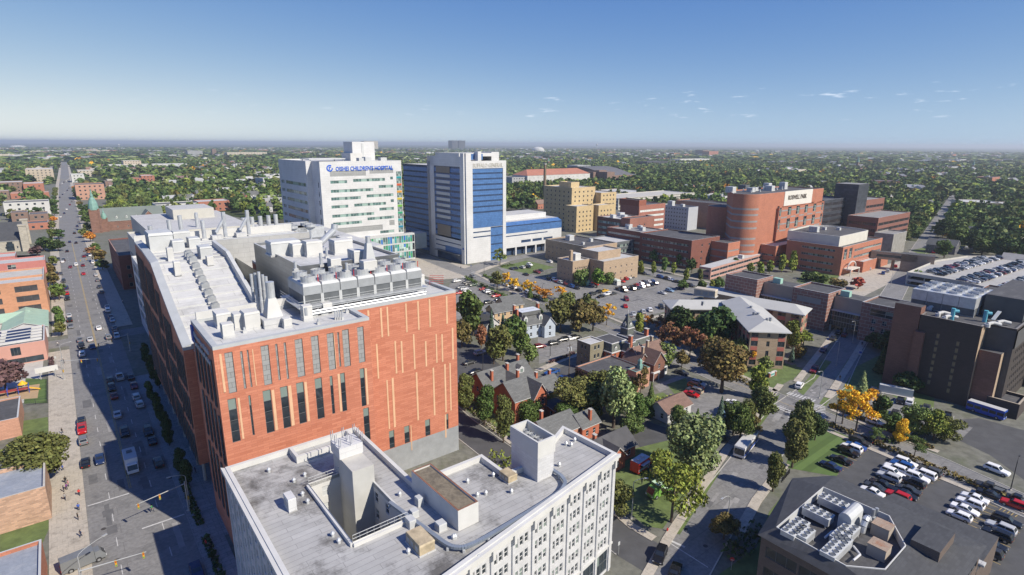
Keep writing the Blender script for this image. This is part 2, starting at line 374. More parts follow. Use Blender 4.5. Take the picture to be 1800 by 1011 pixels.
def ground_material():
    m=bpy.data.materials.new('town_ground'); m.use_nodes=True; t=m.node_tree; b=t.nodes['Principled BSDF']; b.inputs['Roughness'].default_value=.95; b.inputs['Specular IOR Level'].default_value=.1
    tc=t.nodes.new('ShaderNodeTexCoord')
    def nz(sc,d):
        n=t.nodes.new('ShaderNodeTexNoise'); n.inputs['Scale'].default_value=sc; n.inputs['Detail'].default_value=d; t.links.new(tc.outputs['Object'],n.inputs['Vector']); return n.outputs[0]
    r=t.nodes.new('ShaderNodeValToRGB'); t.links.new(nz(.012,8),r.inputs[0]); e=r.color_ramp.elements
    e[0].position=.3; e[0].color=(.030,.045,.018,1); e[1].position=.75; e[1].color=(.15,.14,.12,1)
    for p,c in ((.45,(.045,.065,.024,1)),(.54,(.07,.085,.04,1)),(.60,(.11,.11,.085,1))): x=e.new(p); x.color=c
    n2=nz(.0016,6); r2=t.nodes.new('ShaderNodeMapRange'); r2.inputs[1].default_value=.35; r2.inputs[2].default_value=.7; r2.inputs[3].default_value=.7; r2.inputs[4].default_value=1.25; t.links.new(n2,r2.inputs[0])
    mx=t.nodes.new('ShaderNodeMix'); mx.data_type='RGBA'; mx.blend_type='MULTIPLY'; mx.inputs[0].default_value=1; t.links.new(r.outputs[0],mx.inputs[6]); t.links.new(r2.outputs[0],mx.inputs[7])
    t.links.new(mx.outputs[2],b.inputs['Base Color']); return m
gm=ground_material()
b=MB(); b.face([(-45000,-2000,0),(45000,-2000,0),(45000,45000,0),(-45000,45000,0)],gm); b.build('ground',kind='structure')
def pad(name,pts,z,mat,h=0,world=False,kind='structure'):
    w=[V(p[0],p[1]) for p in pts] if world else [P(p[0],p[1]) for p in pts]
    w=ccw(w); b=MB()
    if h: b.prism(w,0.001,z,mat)
    else: b.poly([(p.x,p.y,z) for p in w],mat)
    o=b.build(name,kind=kind); return w
def strip(name,line,wl,wr,z,mat,h=0,kind='structure'):
    """ribbon along a world polyline; wl/wr offsets to the left and right"""
    n=len(line); L=[];R=[]
    for i in range(n):
        a=line[max(0,i-1)]; c=line[min(n-1,i+1)]; d=(V(c.x,c.y)-V(a.x,a.y)).normalized(); nr=V(d.y,-d.x)
        L.append(line[i]-nr*wl); R.append(line[i]+nr*wr)
    b=MB()
    for i in range(n-1):
        q=[R[i],R[i+1],L[i+1],L[i]]
        b.face([(p.x,p.y,z) for p in q],mat)
        if h:
            for a,c in ((R[i],R[i+1]),(L[i+1],L[i])): b.face([(a.x,a.y,0),(c.x,c.y,0),(c.x,c.y,z),(a.x,a.y,z)],mat)
    b.build(name,kind=kind); return line
def ED(e,d,z=0): return EM*e+DM*d+V(0,0,z)
# main avenue: e in [-4.9,10.6]
AVE=[ED(2.85,d) for d in (-60,60,200,400,520)]+[P(120.5,373),P(116,347),P(113.8,323),P(114,307),P(113,285)]
strip('main_avenue',AVE,7.75,7.75,.02,asph)
strip('side_street',[ED(-6,98.6),ED(-110,99)],4.2,5.5,.016,asph)
cross=[P(1120,1120),P(1245,920),P(1388,722),V(100,166),V(118,190),P(1505,590),V(156,232),V(214,305),V(330,450),V(670,872)]
strip('cross_street',cross,4.6,4.6,.020,asph)
ell=[V(-70,385),P(792,470),P(860,493),P(963,530),P(1130,600),P(1265,662),P(1400,718),P(1640,815),P(1800,889),V(140,52)]
strip('hospital_street',ell,4.8,4.8,.024,asph)
strip('access_street',[P(812,480),P(860,462),P(953,445),V(60,420)],5,5,.028,asph)
strip('north_street',[V(30,395),P(1090,468),P(1150,482),P(1243,502),V(125,262)],4.5,4.5,.012,asph)
strip('service_street',[V(-60,212),P(807,745),P(900,815),P(1110,958),P(1180,1000),V(34,83)],4.0,4.2,.016,asph_dark)
hs=[ED(-120,258),ED(60,258)]
strip('high_street',hs,5,5,.012,asph)
yard=M('yard_ground',(.15,.15,.125),rough=.95,var=.28,scale=.09,kind='stain',col2=(.085,.105,.045),bw=50,bh=50,mortar=.0)
pad('campus_ground',[tuple(ED(e,d))[:2] for e,d in ((-75,-150),(520,-150),(520,130),(500,480),(330,470),(180,430),(130,640),(-75,640))],.0025,yard,world=True)
kerbm=M('kerb_stone',(.40,.385,.35),rough=.9,var=.08)
for ln,hw in ((cross,4.6),(ell,4.8),([V(-60,212),P(807,745),P(900,815),P(1110,958)],4.1)):
    for sg in (1,-1): strip('kerb',ln[:-1] if ln is cross else ln,-hw if sg>0 else hw+.22,hw+.22 if sg>0 else -hw,.11,kerbm,h=1)
for off in (-7.75,7.75): strip('pavement',AVE[4:],-off+ (0 if off<0 else 0)+(.0 if off<0 else 4.2) if False else (7.75+4.5 if off<0 else -7.75),(-7.75 if off<0 else 7.75+4.5),.12,pave,h=1)
for off in (-38,38): strip('roadside_ground',AVE[3:8],30-off,30+off,.006,yard)
# lots
pad('parking_lot',[(872,468),(1000,498),(1085,478),(1150,488),(1242,512),(1205,540),(1150,552),(1098,563),(1040,547),(960,516),(905,492)],.008,asph_lot)
pad('parking_lot',[(790,500),(815,488),(860,522),(912,553),(885,566),(790,560)],.010,asph_lot)
pad('parking_lot',[(795,600),(838,606),(900,660),(860,705),(795,700)],.008,asph_dark)
pad('parking_lot',[(945,592),(1005,585),(1022,612),(948,640)],.010,asph_lot)
pad('parking_lot',[(940,665),(1000,640),(1060,655),(1040,700),(985,690)],.011,asph_dark)
pad('parking_lot',[(1170,705),(1200,686),(1225,672),(1310,692),(1300,720),(1245,765),(1205,778),(1175,742)],.010,asph_lot)
pad('driveway',[(1090,760),(1120,735),(1180,755),(1165,792),(1130,790)],.009,asph_dark)
pad('driveway',[(1150,678),(1205,655),(1215,662),(1160,690)],.012,asph_lot)
pad('parking_lot',[(1507,770),(1850,912),(1850,1050),(1640,1040),(1500,880),(1470,838)],.008,asph_dark)
pad('parking_lot',[(1512,690),(1600,712),(1710,752),(1690,772),(1560,727),(1505,702)],.009,asph_lot)
pad('forecourt',[(1640,742),(1720,735),(1850,770),(1850,880),(1740,800),(1690,776)],.007,asph_dark)
pad('forecourt',[(1480,480),(1545,468),(1600,455),(1640,440),(1560,500),(1500,530),(1455,515)],.006,pave)
pad('forecourt',[(690,470),(735,452),(830,468),(895,452),(900,458),(820,488),(770,492)],.010,pave)
pad('roadside_lot',[(0,450),(70,448),(92,470),(70,700),(0,720)],.006,conc)
# pavements (raised)
def walk(name,line,wl,wr,mat=pave): strip(name,line,wl,wr,.14,mat,h=1)
walk('pavement',[ED(-7.9,d) for d in (105,130,160,190,220,248)],2.9,3.0)
walk('pavement',[ED(-7.4,d) for d in (268,300,340,420,520)],2.3,2.4)
walk('pavement',[ED(13.0,d) for d in (-40,60,120,170,205)],2.4,2.2,pave_b)
pad('plaza',[tuple(ED(15.25,d))[:2] for d in (106,212)]+[tuple(ED(30,d))[:2] for d in (212,106)],.10,pave_b,world=True)
walk('pavement',[ED(13.5,d) for d in (268,330,420,520)],2.9,2.6)
walk('pavement',[P(1110,1060),P(1175,945),P(1278,790),P(1372,676)],.9,.9)
walk('pavement',[P(1300,935),P(1330,880),P(1380,815)],1.0,1.0)
walk('pavement',[P(1400,672),P(1450,608),P(1490,552)],1.0,1.0)
walk('pavement',[P(1455,700),P(1500,630),P(1530,580)],1.0,1.0)
walk('pavement',[P(1070,890),P(1110,925),P(1150,948)],.9,.9)
walk('pavement',[P(1442,752),P(1560,802),P(1700,860),P(1830,915)],.7,.7)
walk('pavement',[P(1462,720),P(1560,762),P(1650,795)],.8,.9)
walk('pavement',[P(1365,688),P(1290,655),P(1235,632),P(1150,592),P(1080,562),P(985,524)],.8,.8)
walk('pavement',[P(945,652),P(985,634),P(1024,620)],1.2,1.2)
walk('pavement',[P(1098,570),P(1170,553)],.9,.9)
walk('pavement',[P(815,705),P(870,755),P(900,780)],.8,.8)
walk('pavement',[P(835,480),P(880,505),P(940,530)],1.0,1.0)
walk('pavement',[P(1095,463),P(1160,476),P(1250,497)],1,1)
# lawns
pad('lawn',[(1444,748),(1507,774),(1470,838),(1380,822),(1392,785)],.030,grass2)
pad('lawn',[(1078,800),(1130,785),(1200,768),(1268,778),(1165,930),(1135,925),(1078,880)],.030,grass)
pad('lawn',[(1290,790),(1372,690),(1362,715),(1302,795)],.032,grass)
pad('lawn',[(1180,935),(1255,822),(1266,830),(1195,940)],.032,grass)
pad('lawn',[(1365,650),(1400,640),(1395,668),(1372,668)],.030,grass)
pad('lawn',[(1402,688),(1448,632),(1462,636),(1412,695)],.031,grass)
pad('lawn',[(1440,710),(1492,630),(1500,634),(1452,714)],.031,grass)
pad('lawn',[(1470,700),(1505,645),(1545,625),(1620,700),(1540,690)],.029,grass)
pad('lawn',[(1172,676),(1206,664),(1213,688),(1190,698)],.030,grass)
pad('lawn',[(1125,700),(1165,690),(1190,705),(1150,735)],.028,grass)
pad('lawn',[(45,665),(84,667),(84,708),(42,710)],.030,grass2)
pad('lawn',[(40,740),(84,733),(90,800),(30,790)],.024,grass)
pad('lawn',[(0,934),(85,912),(88,925),(66,975),(0,985)],.024,grass)
pad('play_area',[(0,685),(70,675),(66,700),(0,705)],.034,sand)
pad('lawn',[(800,640),(875,640),(900,672),(850,708),(810,690)],.005,soil)
pad('lawn',[(810,715),(870,700),(930,740),(905,775)],.022,grass)
pad('lawn',[(878,470),(925,458),(975,470),(930,482)],.020,grass)
pad('lawn',[(1240,640),(1330,625),(1420,650),(1360,685)],.018,grass)
pad('lawn',[(1560,585),(1650,580),(1640,740),(1560,690)],.014,grass)
pad('lawn',[(890,330),(970,335),(975,352),(893,352)],.06,grass)
pad('lawn',[(1600,440),(1680,425),(1690,437),(1620,448)],.03,grass)
pad('lawn',[(1330,962),(1352,900),(1392,850),(1330,1060),(1250,1020)],.02,grass)
pad('lawn',[(1420,470),(1480,480),(1450,512),(1400,495)],.02,grass)
# road markings
def dash(b,p,q,w,mat,z,on=3,off=6):
    p,q=V(p.x,p.y),V(q.x,q.y); L=(q-p).length; d=(q-p)/L; n=V(d.y,-d.x)*w/2; t=0
    while t<L:
        a=p+d*t; c=p+d*min(L,t+on); b.face([(a.x+n.x,a.y+n.y,z),(c.x+n.x,c.y+n.y,z),(c.x-n.x,c.y-n.y,z),(a.x-n.x,a.y-n.y,z)],mat); t+=on+off
b=MB()
for e in (-.9,6.5): dash(b,ED(e,70),ED(e,500),.14,markw,.026)
for e in (2.75,3.05): dash(b,ED(e,135),ED(e,520),.13,marky,.026,on=400,off=1)
dash(b,ED(-4.6,133),ED(2.5,133),.4,markw,.026,on=99); dash(b,ED(3.2,118),ED(10.4,118),.4,markw,.026,on=99)
def zebra(p,q,w,n):
    p,q=P(*p),P(*q); d=q-p; L=d.length; d/=L; nn=V(d.y,-d.x)*w/2
    for i in range(n):
        a=p+d*(L*(i+.25)/n); c=p+d*(L*(i+.72)/n); b.face([(a+nn).to_tuple()[:2]+(.03,),(c+nn).to_tuple()[:2]+(.03,),(c-nn).to_tuple()[:2]+(.03,),(a-nn).to_tuple()[:2]+(.03,)],markw)
zebra((1384,690),(1433,706),2.6,9); zebra((1366,714),(1400,730),2.6,8); zebra((1440,712),(1442,738),3.,9); zebra((1362,682),(1356,694),2.4,6)
zebra((830,478),(850,488),2.2,7); zebra((812,486),(838,500),2.2,7)
dash(b,P(1385,733),P(1394,737),.5,markw,.03,on=9); dash(b,P(1173,948),P(1204,962),.5,markw,.03,on=20); dash(b,P(1170,950),P(1245,998),.2,markw,.03,on=50)
for i in range(2,len(ell)-1): dash(b,ell[i],ell[i+1],.14,marky,.03,on=50,off=.1)
rp_=random.Random(11); AE0=math.atan2(EM.y,EM.x)
patch_d=M('asphalt_patch_dark',(.115,.115,.117),rough=.9,var=.2,scale=.6); patch_l=M('asphalt_patch_pale',(.26,.255,.25),rough=.9,var=.15,scale=.6); iron=M('cast_iron',(.06,.055,.05),rough=.7,var=.2)
def patch(c,ang,L,W,m,z):
    ca,sa=math.cos(ang),math.sin(ang); n=9; pts=[]
    for i in range(n*4):
        t=i/(n*4)*4; k=int(t); f=t-k; u,v=((-1+2*f,-1),(1,-1+2*f),(1-2*f,1),(-1,1-2*f))[k]; j=rp_.uniform(-.06,.06); u,v=u*L/2+j,v*W/2+j; pts.append((c.x+ca*u-sa*v,c.y+sa*u+ca*v,z))
    b.poly(pts,m)
for i in range(34): patch(ED(rp_.uniform(-4,9.6),rp_.uniform(75,330)),AZM,rp_.uniform(1,9),rp_.uniform(.6,2.2),rp_.choice((patch_d,patch_d,patch_l)),.0232+i*.00005)
for i in range(22):
    k=rp_.randrange(1,3); a,c=cross[k],cross[k+1]; p=a.lerp(c,rp_.random())+V(rp_.uniform(-3,3),0); patch(p,math.atan2(c.y-a.y,c.x-a.x),rp_.uniform(1,5),rp_.uniform(.5,1.6),rp_.choice((patch_d,patch_l)),.0262+i*.00005)
for i in range(30): p=P(rp_.uniform(990,1210),rp_.uniform(500,540)); patch(p,AE0,rp_.uniform(2,9),rp_.uniform(.4,1.6),patch_d,.0122+i*.00005)
for x,y in ((150,780),(262,655),(182,930),(205,985),(124,642),(1360,705),(1375,735),(1382,722),(1240,960),(1205,930),(300,840)):
    p=P(x,y); b.poly([(p.x+math.cos(t*.5236)*.45,p.y+math.sin(t*.5236)*.45,.0305) for t in range(12)],iron)
def stalls(p,q,depth,n,mat=marky,z=.016,side=1,px=True):
    p,q=(P(*p),P(*q)) if px else (p,q); d=q-p; L=d.length; d/=L; nn=V(d.y,-d.x)*depth*side
    for i in range(n+1):
        a=p+d*(L*i/n); dash(b,a,a+nn,.13,mat,z,on=99)
b.build('road_markings',kind='structure')
# ================= large buildings =================
def along(p0,d,px,py=400):
    """point on the horizontal line p0+t*d that the image column px (near row py) crosses"""
    r=ray(px,py); a,b=r[0],r[1]; t=(p0.x*b-p0.y*a)/(a*d.y-b*d.x); return V(p0.x+d.x*t,p0.y+d.y*t,p0.z)
terra=M('terracotta_panels',(.50,.178,.105),rough=.75,var=.09,scale=.05,kind='brick',bw=1.9,bh=.45,mortar=.025,col2=(.57,.225,.138),mcol=(.38,.13,.08))
cream=M('cream_terracotta',(.60,.39,.24),rough=.75,var=.08,scale=.3)
louv=M('grey_louvre',(.35,.36,.36),rough=.5,var=.06,kind='brick',bw=30,bh=.9,mortar=.05,mcol=(.2,.2,.2),metal=.2)
sheet=M('ribbed_steel_sheet',(.27,.28,.285),rough=.32,var=.12,metal=.7,kind='brick',bw=9,bh=.9,mortar=.03,mcol=(.17,.17,.17))
coping=M('grey_coping',(.40,.42,.43),rough=.6,var=.08)
def rect_ed(e0,e1,d0,d1): return [ED(e0,d0),ED(e1,d0),ED(e1,d1),ED(e0,d1)]
def stack(b,p,r,h,mat=galv,n=10,curb=True):
    if curb: b.box(p,r*3,r*3,.5,wmemb if mat is galv else mat,AZM)
    b.tube((p[0],p[1],p[2]+.3),(p[0],p[1],p[2]+h),r,mat,n)
def unit(R,p,sx,sy,sz,mat=lgrey,name='air_handler',rz=AZM,curb=.4):
    b=MB(); b.box(p,sx*1.08,sy*1.08,curb,wmemb,rz); b.box((p[0],p[1],p[2]+curb),sx,sy,sz*.82,mat,rz)
    b.box((p[0],p[1],p[2]+curb+sz*.82+.001),sx*1.04,sy*1.04,sz*.14,mat,rz,top=.93); 
    ca,sa=math.cos(rz),math.sin(rz)
    for s in (-.28,.05,.33):
        for q in (1,-1): b.box((p[0]+ca*sx*s-sa*q*sy*.5,p[1]+sa*sx*s+ca*q*sy*.5,p[2]+curb+sz*.15),sx*.2,.06,sz*.5,grey,rz)
    b.build(name,R)
def fan(b,c,r,h,mat=galv):
    b.tube(c,(c[0],c[1],c[2]+h),r,mat,16,caps=False); b.tube((c[0],c[1],c[2]+.02),(c[0],c[1],c[2]+.05),r*.97,dgrey,16)
    b.tube((c[0],c[1],c[2]+h*.5),(c[0],c[1],c[2]+h*.75),r*.18,mat,8)
    for k in range(4):
        a=k*math.pi/4; b.bar((c[0]-math.cos(a)*r,c[1]-math.sin(a)*r,c[2]+h*.7),(c[0]+math.cos(a)*r,c[1]+math.sin(a)*r,c[2]+h*.7),r*.12,h*.08,mat)
def text_part(R,s,p0,dirv,size,z,mat,name='lettering',depth=.08,width=None,vertical=False):
    cu=bpy.data.curves.new('txt','FONT'); cu.body=s; cu.size=size; cu.extrude=depth; cu.resolution_u=2; cu.offset=.016*size
    o=bpy.data.objects.new('txt',cu); COL.objects.link(o); dg=bpy.context.evaluated_depsgraph_get()
    me=bpy.data.meshes.new_from_object(o.evaluated_get(dg)); bpy.data.objects.remove(o)
    co=np.empty(len(me.vertices)*3,np.float32); me.vertices.foreach_get('co',co); co=co.reshape(-1,3); ww=co[:,0].max()-co[:,0].min()
    if width: co[:,0]*=width/ww; me.vertices.foreach_set('co',co.ravel())
    me.materials.clear(); me.materials.append(mat)
    q=bpy.data.objects.new(name,me); COL.objects.link(q); q.parent=R; d=Vector(dirv).normalized(); n=Vector((d.y,-d.x,0))
    pos=Vector((p0[0],p0[1],z))+n*(depth+.05)
    m=Matrix(((d.x,0,n.x,pos.x),(d.y,0,n.y,pos.y),(0,1,0,pos.z),(0,0,0,1)))
    q.matrix_local=Matrix.Translation(-WL[R])@m; WL[q]=Vector(WL[R]); return q
# ---------- A: terracotta medical school ----------
A=root('medical_school','orange terracotta clad medical school block with white roofs and rows of cooling towers',"building",ED(40,110))
zA=40.
a,bb,e1,c2=ED(15.9,97.7),ED(42.9,97.7),ED(42.9,105.2),ED(67.2,105.2)
PA=[a,bb,e1,c2,ED(67.2,168),ED(40,168),ED(40,116.3),ED(15.9,116.3)]
def rects_px(L,p0,p1):
    out=[]
    for x0,y0,x1,y1 in L:
        u0,z1=wallpt(x0,y0,p0,p1); u1,z0=wallpt(x1,y1,p0,p1); out.append((u0,z0,u1,z1))
    return out
Z=lambda l:[(380+x0/2.46,600+y0/2.46,380+x1/2.46,600+y1/2.46) for x0,y0,x1,y1 in l]
Z2=lambda l:[(450+x0/4,400+y0/4,450+x1/4,400+y1/4) for x0,y0,x1,y1 in l]
louv_w=[(394,621,417,689),(457.5,609,479,675),(517.5,597.5,537,660.7),(546,592,564.6,655),(574,587,591,648.7),(601,580.5,617,643),(627.5,575.7,642.5,636)]
louv_n=[(385,623,396,691),(421.5,618,433.7,683),(433.5,615.5,444,680.5),(483.3,605,493.8,668),(498.3,602.5,508.5,666),(592.5,584.5,600,644.5)]
dark=Z([(48,253,107,430),(138,235,168,405),(200,216,254,390),(275,200,325,370),(345,182,393,350),(425,163,470,330),(490,152,515,312),(535,140,567,300),(620,120,650,278),(635,292,668,425)])
darkE=Z([(747,390,775,498),(813,370,840,475),(903,342,928,446),(995,315,1006,415)])
strA=[(383.5-3,624,389,692),(389,622,393.5,690),(444.5,614,450,678),(586,585.5,591.5,646),(600.5,583,605,643)]+Z([(92,246,122,420),(238,212,268,382),(310,194,340,362),(380,178,406,344),(524,142,545,302),(642,118,660,272)])
strE=Z2([(780,572,797,620),(870,555,893,770),(915,547,937,763),(1047,522,1066,735),(1132,508,1150,718),(1213,494,1230,698),(1333,472,1349,675),(1375,707,1391,925)])+Z([(690,12,705,160),(735,168,752,378),(758,160,777,370),(770,0,783,138),(797,0,810,135),(850,-30,862,120),(862,135,877,340),(902,0,912,108),(935,115,948,318),(948,-30,957,92),(973,-30,982,88),(985,100,997,305),(1008,95,1018,298),(840,365,848,470),(988,318,996,415)])
b=MB(); base_z=6.5
R1=rects_px(louv_w+louv_n,a,bb); R2=rects_px(dark,a,bb); R3=rects_px(darkE,e1,c2)
b.wall(a,bb,0,39.4,terra,R1+R2,.3); queue_win(A,a,bb,R1,louv,dgrey,1,1,'louvre_panel'); queue_win(A,a,bb,R2,glass,dgrey,1,4)
b.wall(bb,e1,0,39.4,terra); b.wall(e1,c2,base_z,39.4,terra,R3,.3); queue_win(A,e1,c2,R3,glass,dgrey,1,4)
for i in range(3,7): b.wall(PA[i],PA[i+1],0,39.4,terra)
# west face of the block, in shade: three storeys of tall slots
wf=[]; 
for k,(z0,z1) in enumerate(((28.5,37),(18,27.2),(5.5,16.5))):
    for i in range(5): 
        u=2.1+i*3.3+(k*.9)%1.6; wf.append((u,z0,u+1.3,z1))
b.wall(PA[7],PA[0],0,39.4,terra); queue_win(A,PA[7],PA[0],wf,glass,dgrey,1,4,out=.27)
parapet(b,PA,39.4,.6,.9,coping); b.build('wall',A)
b=MB(); b.wall(e1,c2,0,base_z-.01,grey); b.build('base_wall',A)
b=MB()
for L,p0,p1 in ((strA,a,bb),(strE,e1,c2)):
    for u0,z0,u1,z1 in rects_px(L,p0,p1):
        if z1<base_z: continue
        d=(p1-p0).normalized(); n=V(d.y,-d.x)*.05; q0=p0+d*u0; q1=p0+d*u1
        k=MB(); q0,q1=V(q0.x,q0.y),V(q1.x,q1.y)
        vs=[q0+n,q1+n,q1-n*.1,q0-n*.1]; k.prism([vs[0],vs[1],vs[2],vs[3]],z0,min(z1,39.0),cream); k.build('accent_strip',A)
r=MB(); r.poly([at_z(p,39.4) for p in inset(PA,.9)],wmemb)
r.box((*ED(29,99.6)[:2],39.41),1,26,.01,wmemb,AZM); r.build('roof',A)
# A1 / A2 split upstands
b=MB(); b.prism(ccw([ED(42.2,106),ED(42.9,106),ED(42.9,117),ED(42.2,117)]),39.4,40.3,lgrey); b.prism(ccw([ED(16.8,115.6),ED(39,115.6),ED(39,116.3),ED(16.8,116.3)]),39.41,41.4,offw); b.build('roof_upstand',A)
# penthouse with ribbed steel sides
PH=[ED(38,120),ED(61,120),ED(61,156),ED(38,156)]; b=MB(); b.prism(PH,39.4,46,sheet,wmemb,top=False); parapet(b,PH,46,.7,.4,sheet,lgrey); b.build('penthouse',A)
r=MB(); r.poly([at_z(p,46.0) for p in inset(PH,.4)],wmemb); r.build('penthouse_roof',A)
for i,(px,py,sx,sy,sz) in enumerate([(499,435,6,9,4),(525,437,4,4.5,3.4),(550,437,4.5,5,4.2),(600,433,5,6,4),(606,424,4,4,3.4),(627,447,5,3.5,3),(588,457,3,3,2),(648,462,3,4,2.2)]):
    p=P(px,py+12,46); unit(A,p,sx*.75,sy*.75,sz*.8,offw if i else lgrey)
b=MB()
for px,py,h in ((548,418,4),(565,455,3),(575,440,2.5),(520,462,2),(610,465,2)): b=MB(); stack(b,P(px,py+14,46),.3,h); b.build('exhaust_pipe',A)
b=MB()
p=P(562,440,46); b.tube(p+V(0,0,1.5),p+V(3.2,2.4,4.8),.8,galv,12); b.tube(p+V(3.2,2.4,4.8),p+V(3.4,2.6,6.2),.8,galv,12)
b.build('exhaust_pipe',A); b=MB(); p=P(649,462,46); b.box(p,2.4,2.4,4.5,lgrey,AZM,top=.45); b.tube(p+V(0,0,4.4),p+V(0,0,6),.55,galv,12)
b.build('exhaust_pipe',A)
# cooling tower row on steel platform
b=MB(); b.prism(ccw([ED(33.4,107.6),ED(61,107.6),ED(61,108.3),ED(33.4,108.3)]),40.6,40.9,galv)
for i in range(10):
    for dd in (107.8,118): b.tube(ED(33.8+i*3,dd,39.4),ED(33.8+i*3,dd,41.2),.14,galv,6)
b.prism(ccw([ED(33,107.4),ED(61.5,107.4),ED(61.5,119),ED(33,119)]),41.0,41.22,galv)
for zz in (41.8,42.3):
    b.bar(ED(33.1,107.5,zz),ED(61.4,107.5,zz),.06,.06,lgrey); b.bar(ED(33.1,107.5,zz),ED(33.1,118.9,zz),.06,.06,lgrey)
for i in range(15): b.bar(ED(33.1+i*2.02,107.5,41.2),ED(33.11+i*2.02,107.5,41.2),.06,1.15,lgrey)
b.build('steel_platform',A)
for k in range(7):
    e0=34.6+k*3.75; c=ED(e0+1.8,113.5,41.22); b=MB()
    b.box(c,9.0,3.5,1.9,dgrey,AZM); b.box(c+V(0,0,1.901),9.3,3.6,1.7,grey,AZM); b.box(c+V(0,0,3.602),9.3,3.6,.5,lgrey,AZM,top=.9)
    for s in (-1,1): b.bar(ED(e0+1.8+s*1.72,108.9,41.22),ED(e0+1.8+s*1.72,108.95,41.22),.3,2.0,lgrey)
    for dd in (111.0,115.8): fan(b,ED(e0+1.8,dd,45.33),1.45,1.2)
    q=ED(e0+3.6,110.5,44.9); b.tube(q,q+V(0,0,1.7),.09,redpaint,6)
    b.build('cooling_tower',A)
b=MB()
for dd,z,r in ((106.9,40.2,.35),(106.2,40.0,.25),(105.95,40.6,.2)): b.tube(ED(35,dd,z),ED(60,dd,z),r,galv,8)
for i in range(12): b.box(ED(35.5+i*2.1,106.5,39.4),.3,1.4,.6,lgrey,AZM)
b.build('roof_pipework',A)
# big flue cluster
b=MB()
for i,(px,py,top) in enumerate(((448,545,482),(455,549,480),(462,551,478),(468,548,483),(474,552,486))):
    p=P(px,py,39.4); h=ztop((px,py),(px,top),39.4)-39.4; b.tube(p,p+V(0,0,h),.3,galv,10)
    for q in (.3,.6): b.tube(p+V(0,0,h*q),p+V(0,0,h*q+.12),.37,lgrey,10)
    b.build('flue_pipe',A); b=MB()
b=MB(); p=P(481,569,39.4); b.box(p,5.2,4.6,1.6,wmemb,AZM); b.box(p+V(0,0,1.6),3.0,2.8,3.4,offw,AZM,top=.5); b.tube(p+V(0,0,4.6),p+V(0,0,8.0),.75,galv,14); b.build('exhaust_stack',A)
for px,py,sx,sy,sz in ((392,572,3.2,2.4,2.4),(421,577,1.8,1.8,2.6),(442,576,3,2.6,3),(401,592,1.8,1.8,2.2),(540,562,1.7,1.7,2.6),(574,548,1.8,1.8,1.6),(414,566,1.4,1.4,1.6),(505,575,1.4,1.4,1.4),(734,500,2.5,2.5,2.2)):
    p=P(px,py,39.4); unit(A,p,sx,sy,sz,offw,'roof_vent')
b=MB()
for i in range(4): b=MB(); p=P(590+i*4,562,39.4); stack(b,p,.14,1.8); b.build('vent_pipe',A)
for px,py in ((430,585),(560,570),(610,550)): b=MB(); stack(b,P(px,py,39.4),.2,1); b.build('vent_pipe',A)
b=MB(); p=P(540,575,39.4); b.tube(p+V(0,0,2.2),p+V(0,0,3.6),.3,galv)
b.build('vent_pipe',A)
b=MB(); p=P(755,500,39.4)
for i in range(5): b.bar(p+V(i*.8,-.6,0),p+V(i*.8+.01,-.6,0),.08,2.2,redpaint); b.bar(p+V(0,i*.3-.6,.4+i*.4),p+V(3.4,i*.3-.6,.4+i*.4),.08,.08,redpaint)
b.build('roof_hoist',A)
# west wing along the avenue, roof rises to the back
prof=[(127.3,31.4),(140,35.2),(153.5,39.8),(162.2,43.2),(178,44),(196,44)]
e0,eE=15.4,47.
b=MB(); n=len(prof)
for i in range(n-1):
    (d0,z0),(d1,z1)=prof[i],prof[i+1]; rr=[]
    u=.9
    while u<d1-d0-1.4:
        for (f0,f1) in ((.13,.36),(.40,.64),(.68,.93)):
            hh=min(z0,z1); j=random.random()*.5; rr.append((d1-d0-u-1.15-j,hh*f0,d1-d0-u-j,hh*f1))
        u+=2.45
    p0,p1=ED(e0,d1),ED(e0,d0)
    b.wall(p0,p1,4.6,z1,terra,z1b=z0); queue_win(A,p0,p1,rr,glass,dgrey,1,4,out=.27)
    q0,q1,q2,q3=ED(e0,d0,z0),ED(eE,d0,z0),ED(eE,d1,z1),ED(e0,d1,z1)
b.wall(ED(e0,127.3),ED(24,127.3),4.6,31.4,terra,[(3.2,7,4.6,13),(3.2,16,4.6,27)],.3); queue_win(A,ED(e0,127.3),ED(24,127.3),[(3.2,7,4.6,13),(3.2,16,4.6,27)],glass,dgrey,1,4)
b.wall(ED(60,196),ED(e0,196),0,44,terra); b.wall(ED(60,156),ED(60,196),0,43.4,terra); b.wall(ED(17.5,116.3),ED(17.5,127.3),0,33,terra)
b.wall(ED(24,116.3),ED(24,116.2),0,1,terra); b.face([ED(e0,127.3,4.6),ED(e0,196,4.6),ED(24,196,4.6),ED(24,127.3,4.6)],lgrey); b.wall(ED(19.5,196),ED(19.5,127.3),0,4.6,glass)
for i in range(9): b.tube(ED(16.2,128.5+i*8,0),ED(16.2,128.5+i*8,4.6),.35,conc,8)
b.build('west_wing_wall',A)
b=MB()   # recess between the volumes
b.wall(ED(17.2,127.2),ED(17.2,116.4),0,30.5,terra,[(2,4,8.5,27)],.3); queue_win(A,ED(17.2,127.2),ED(17.2,116.4),[(2,4,8.5,27)],glass,dgrey,3,6); b.build('link_wall',A)
b=MB()
ins=.1
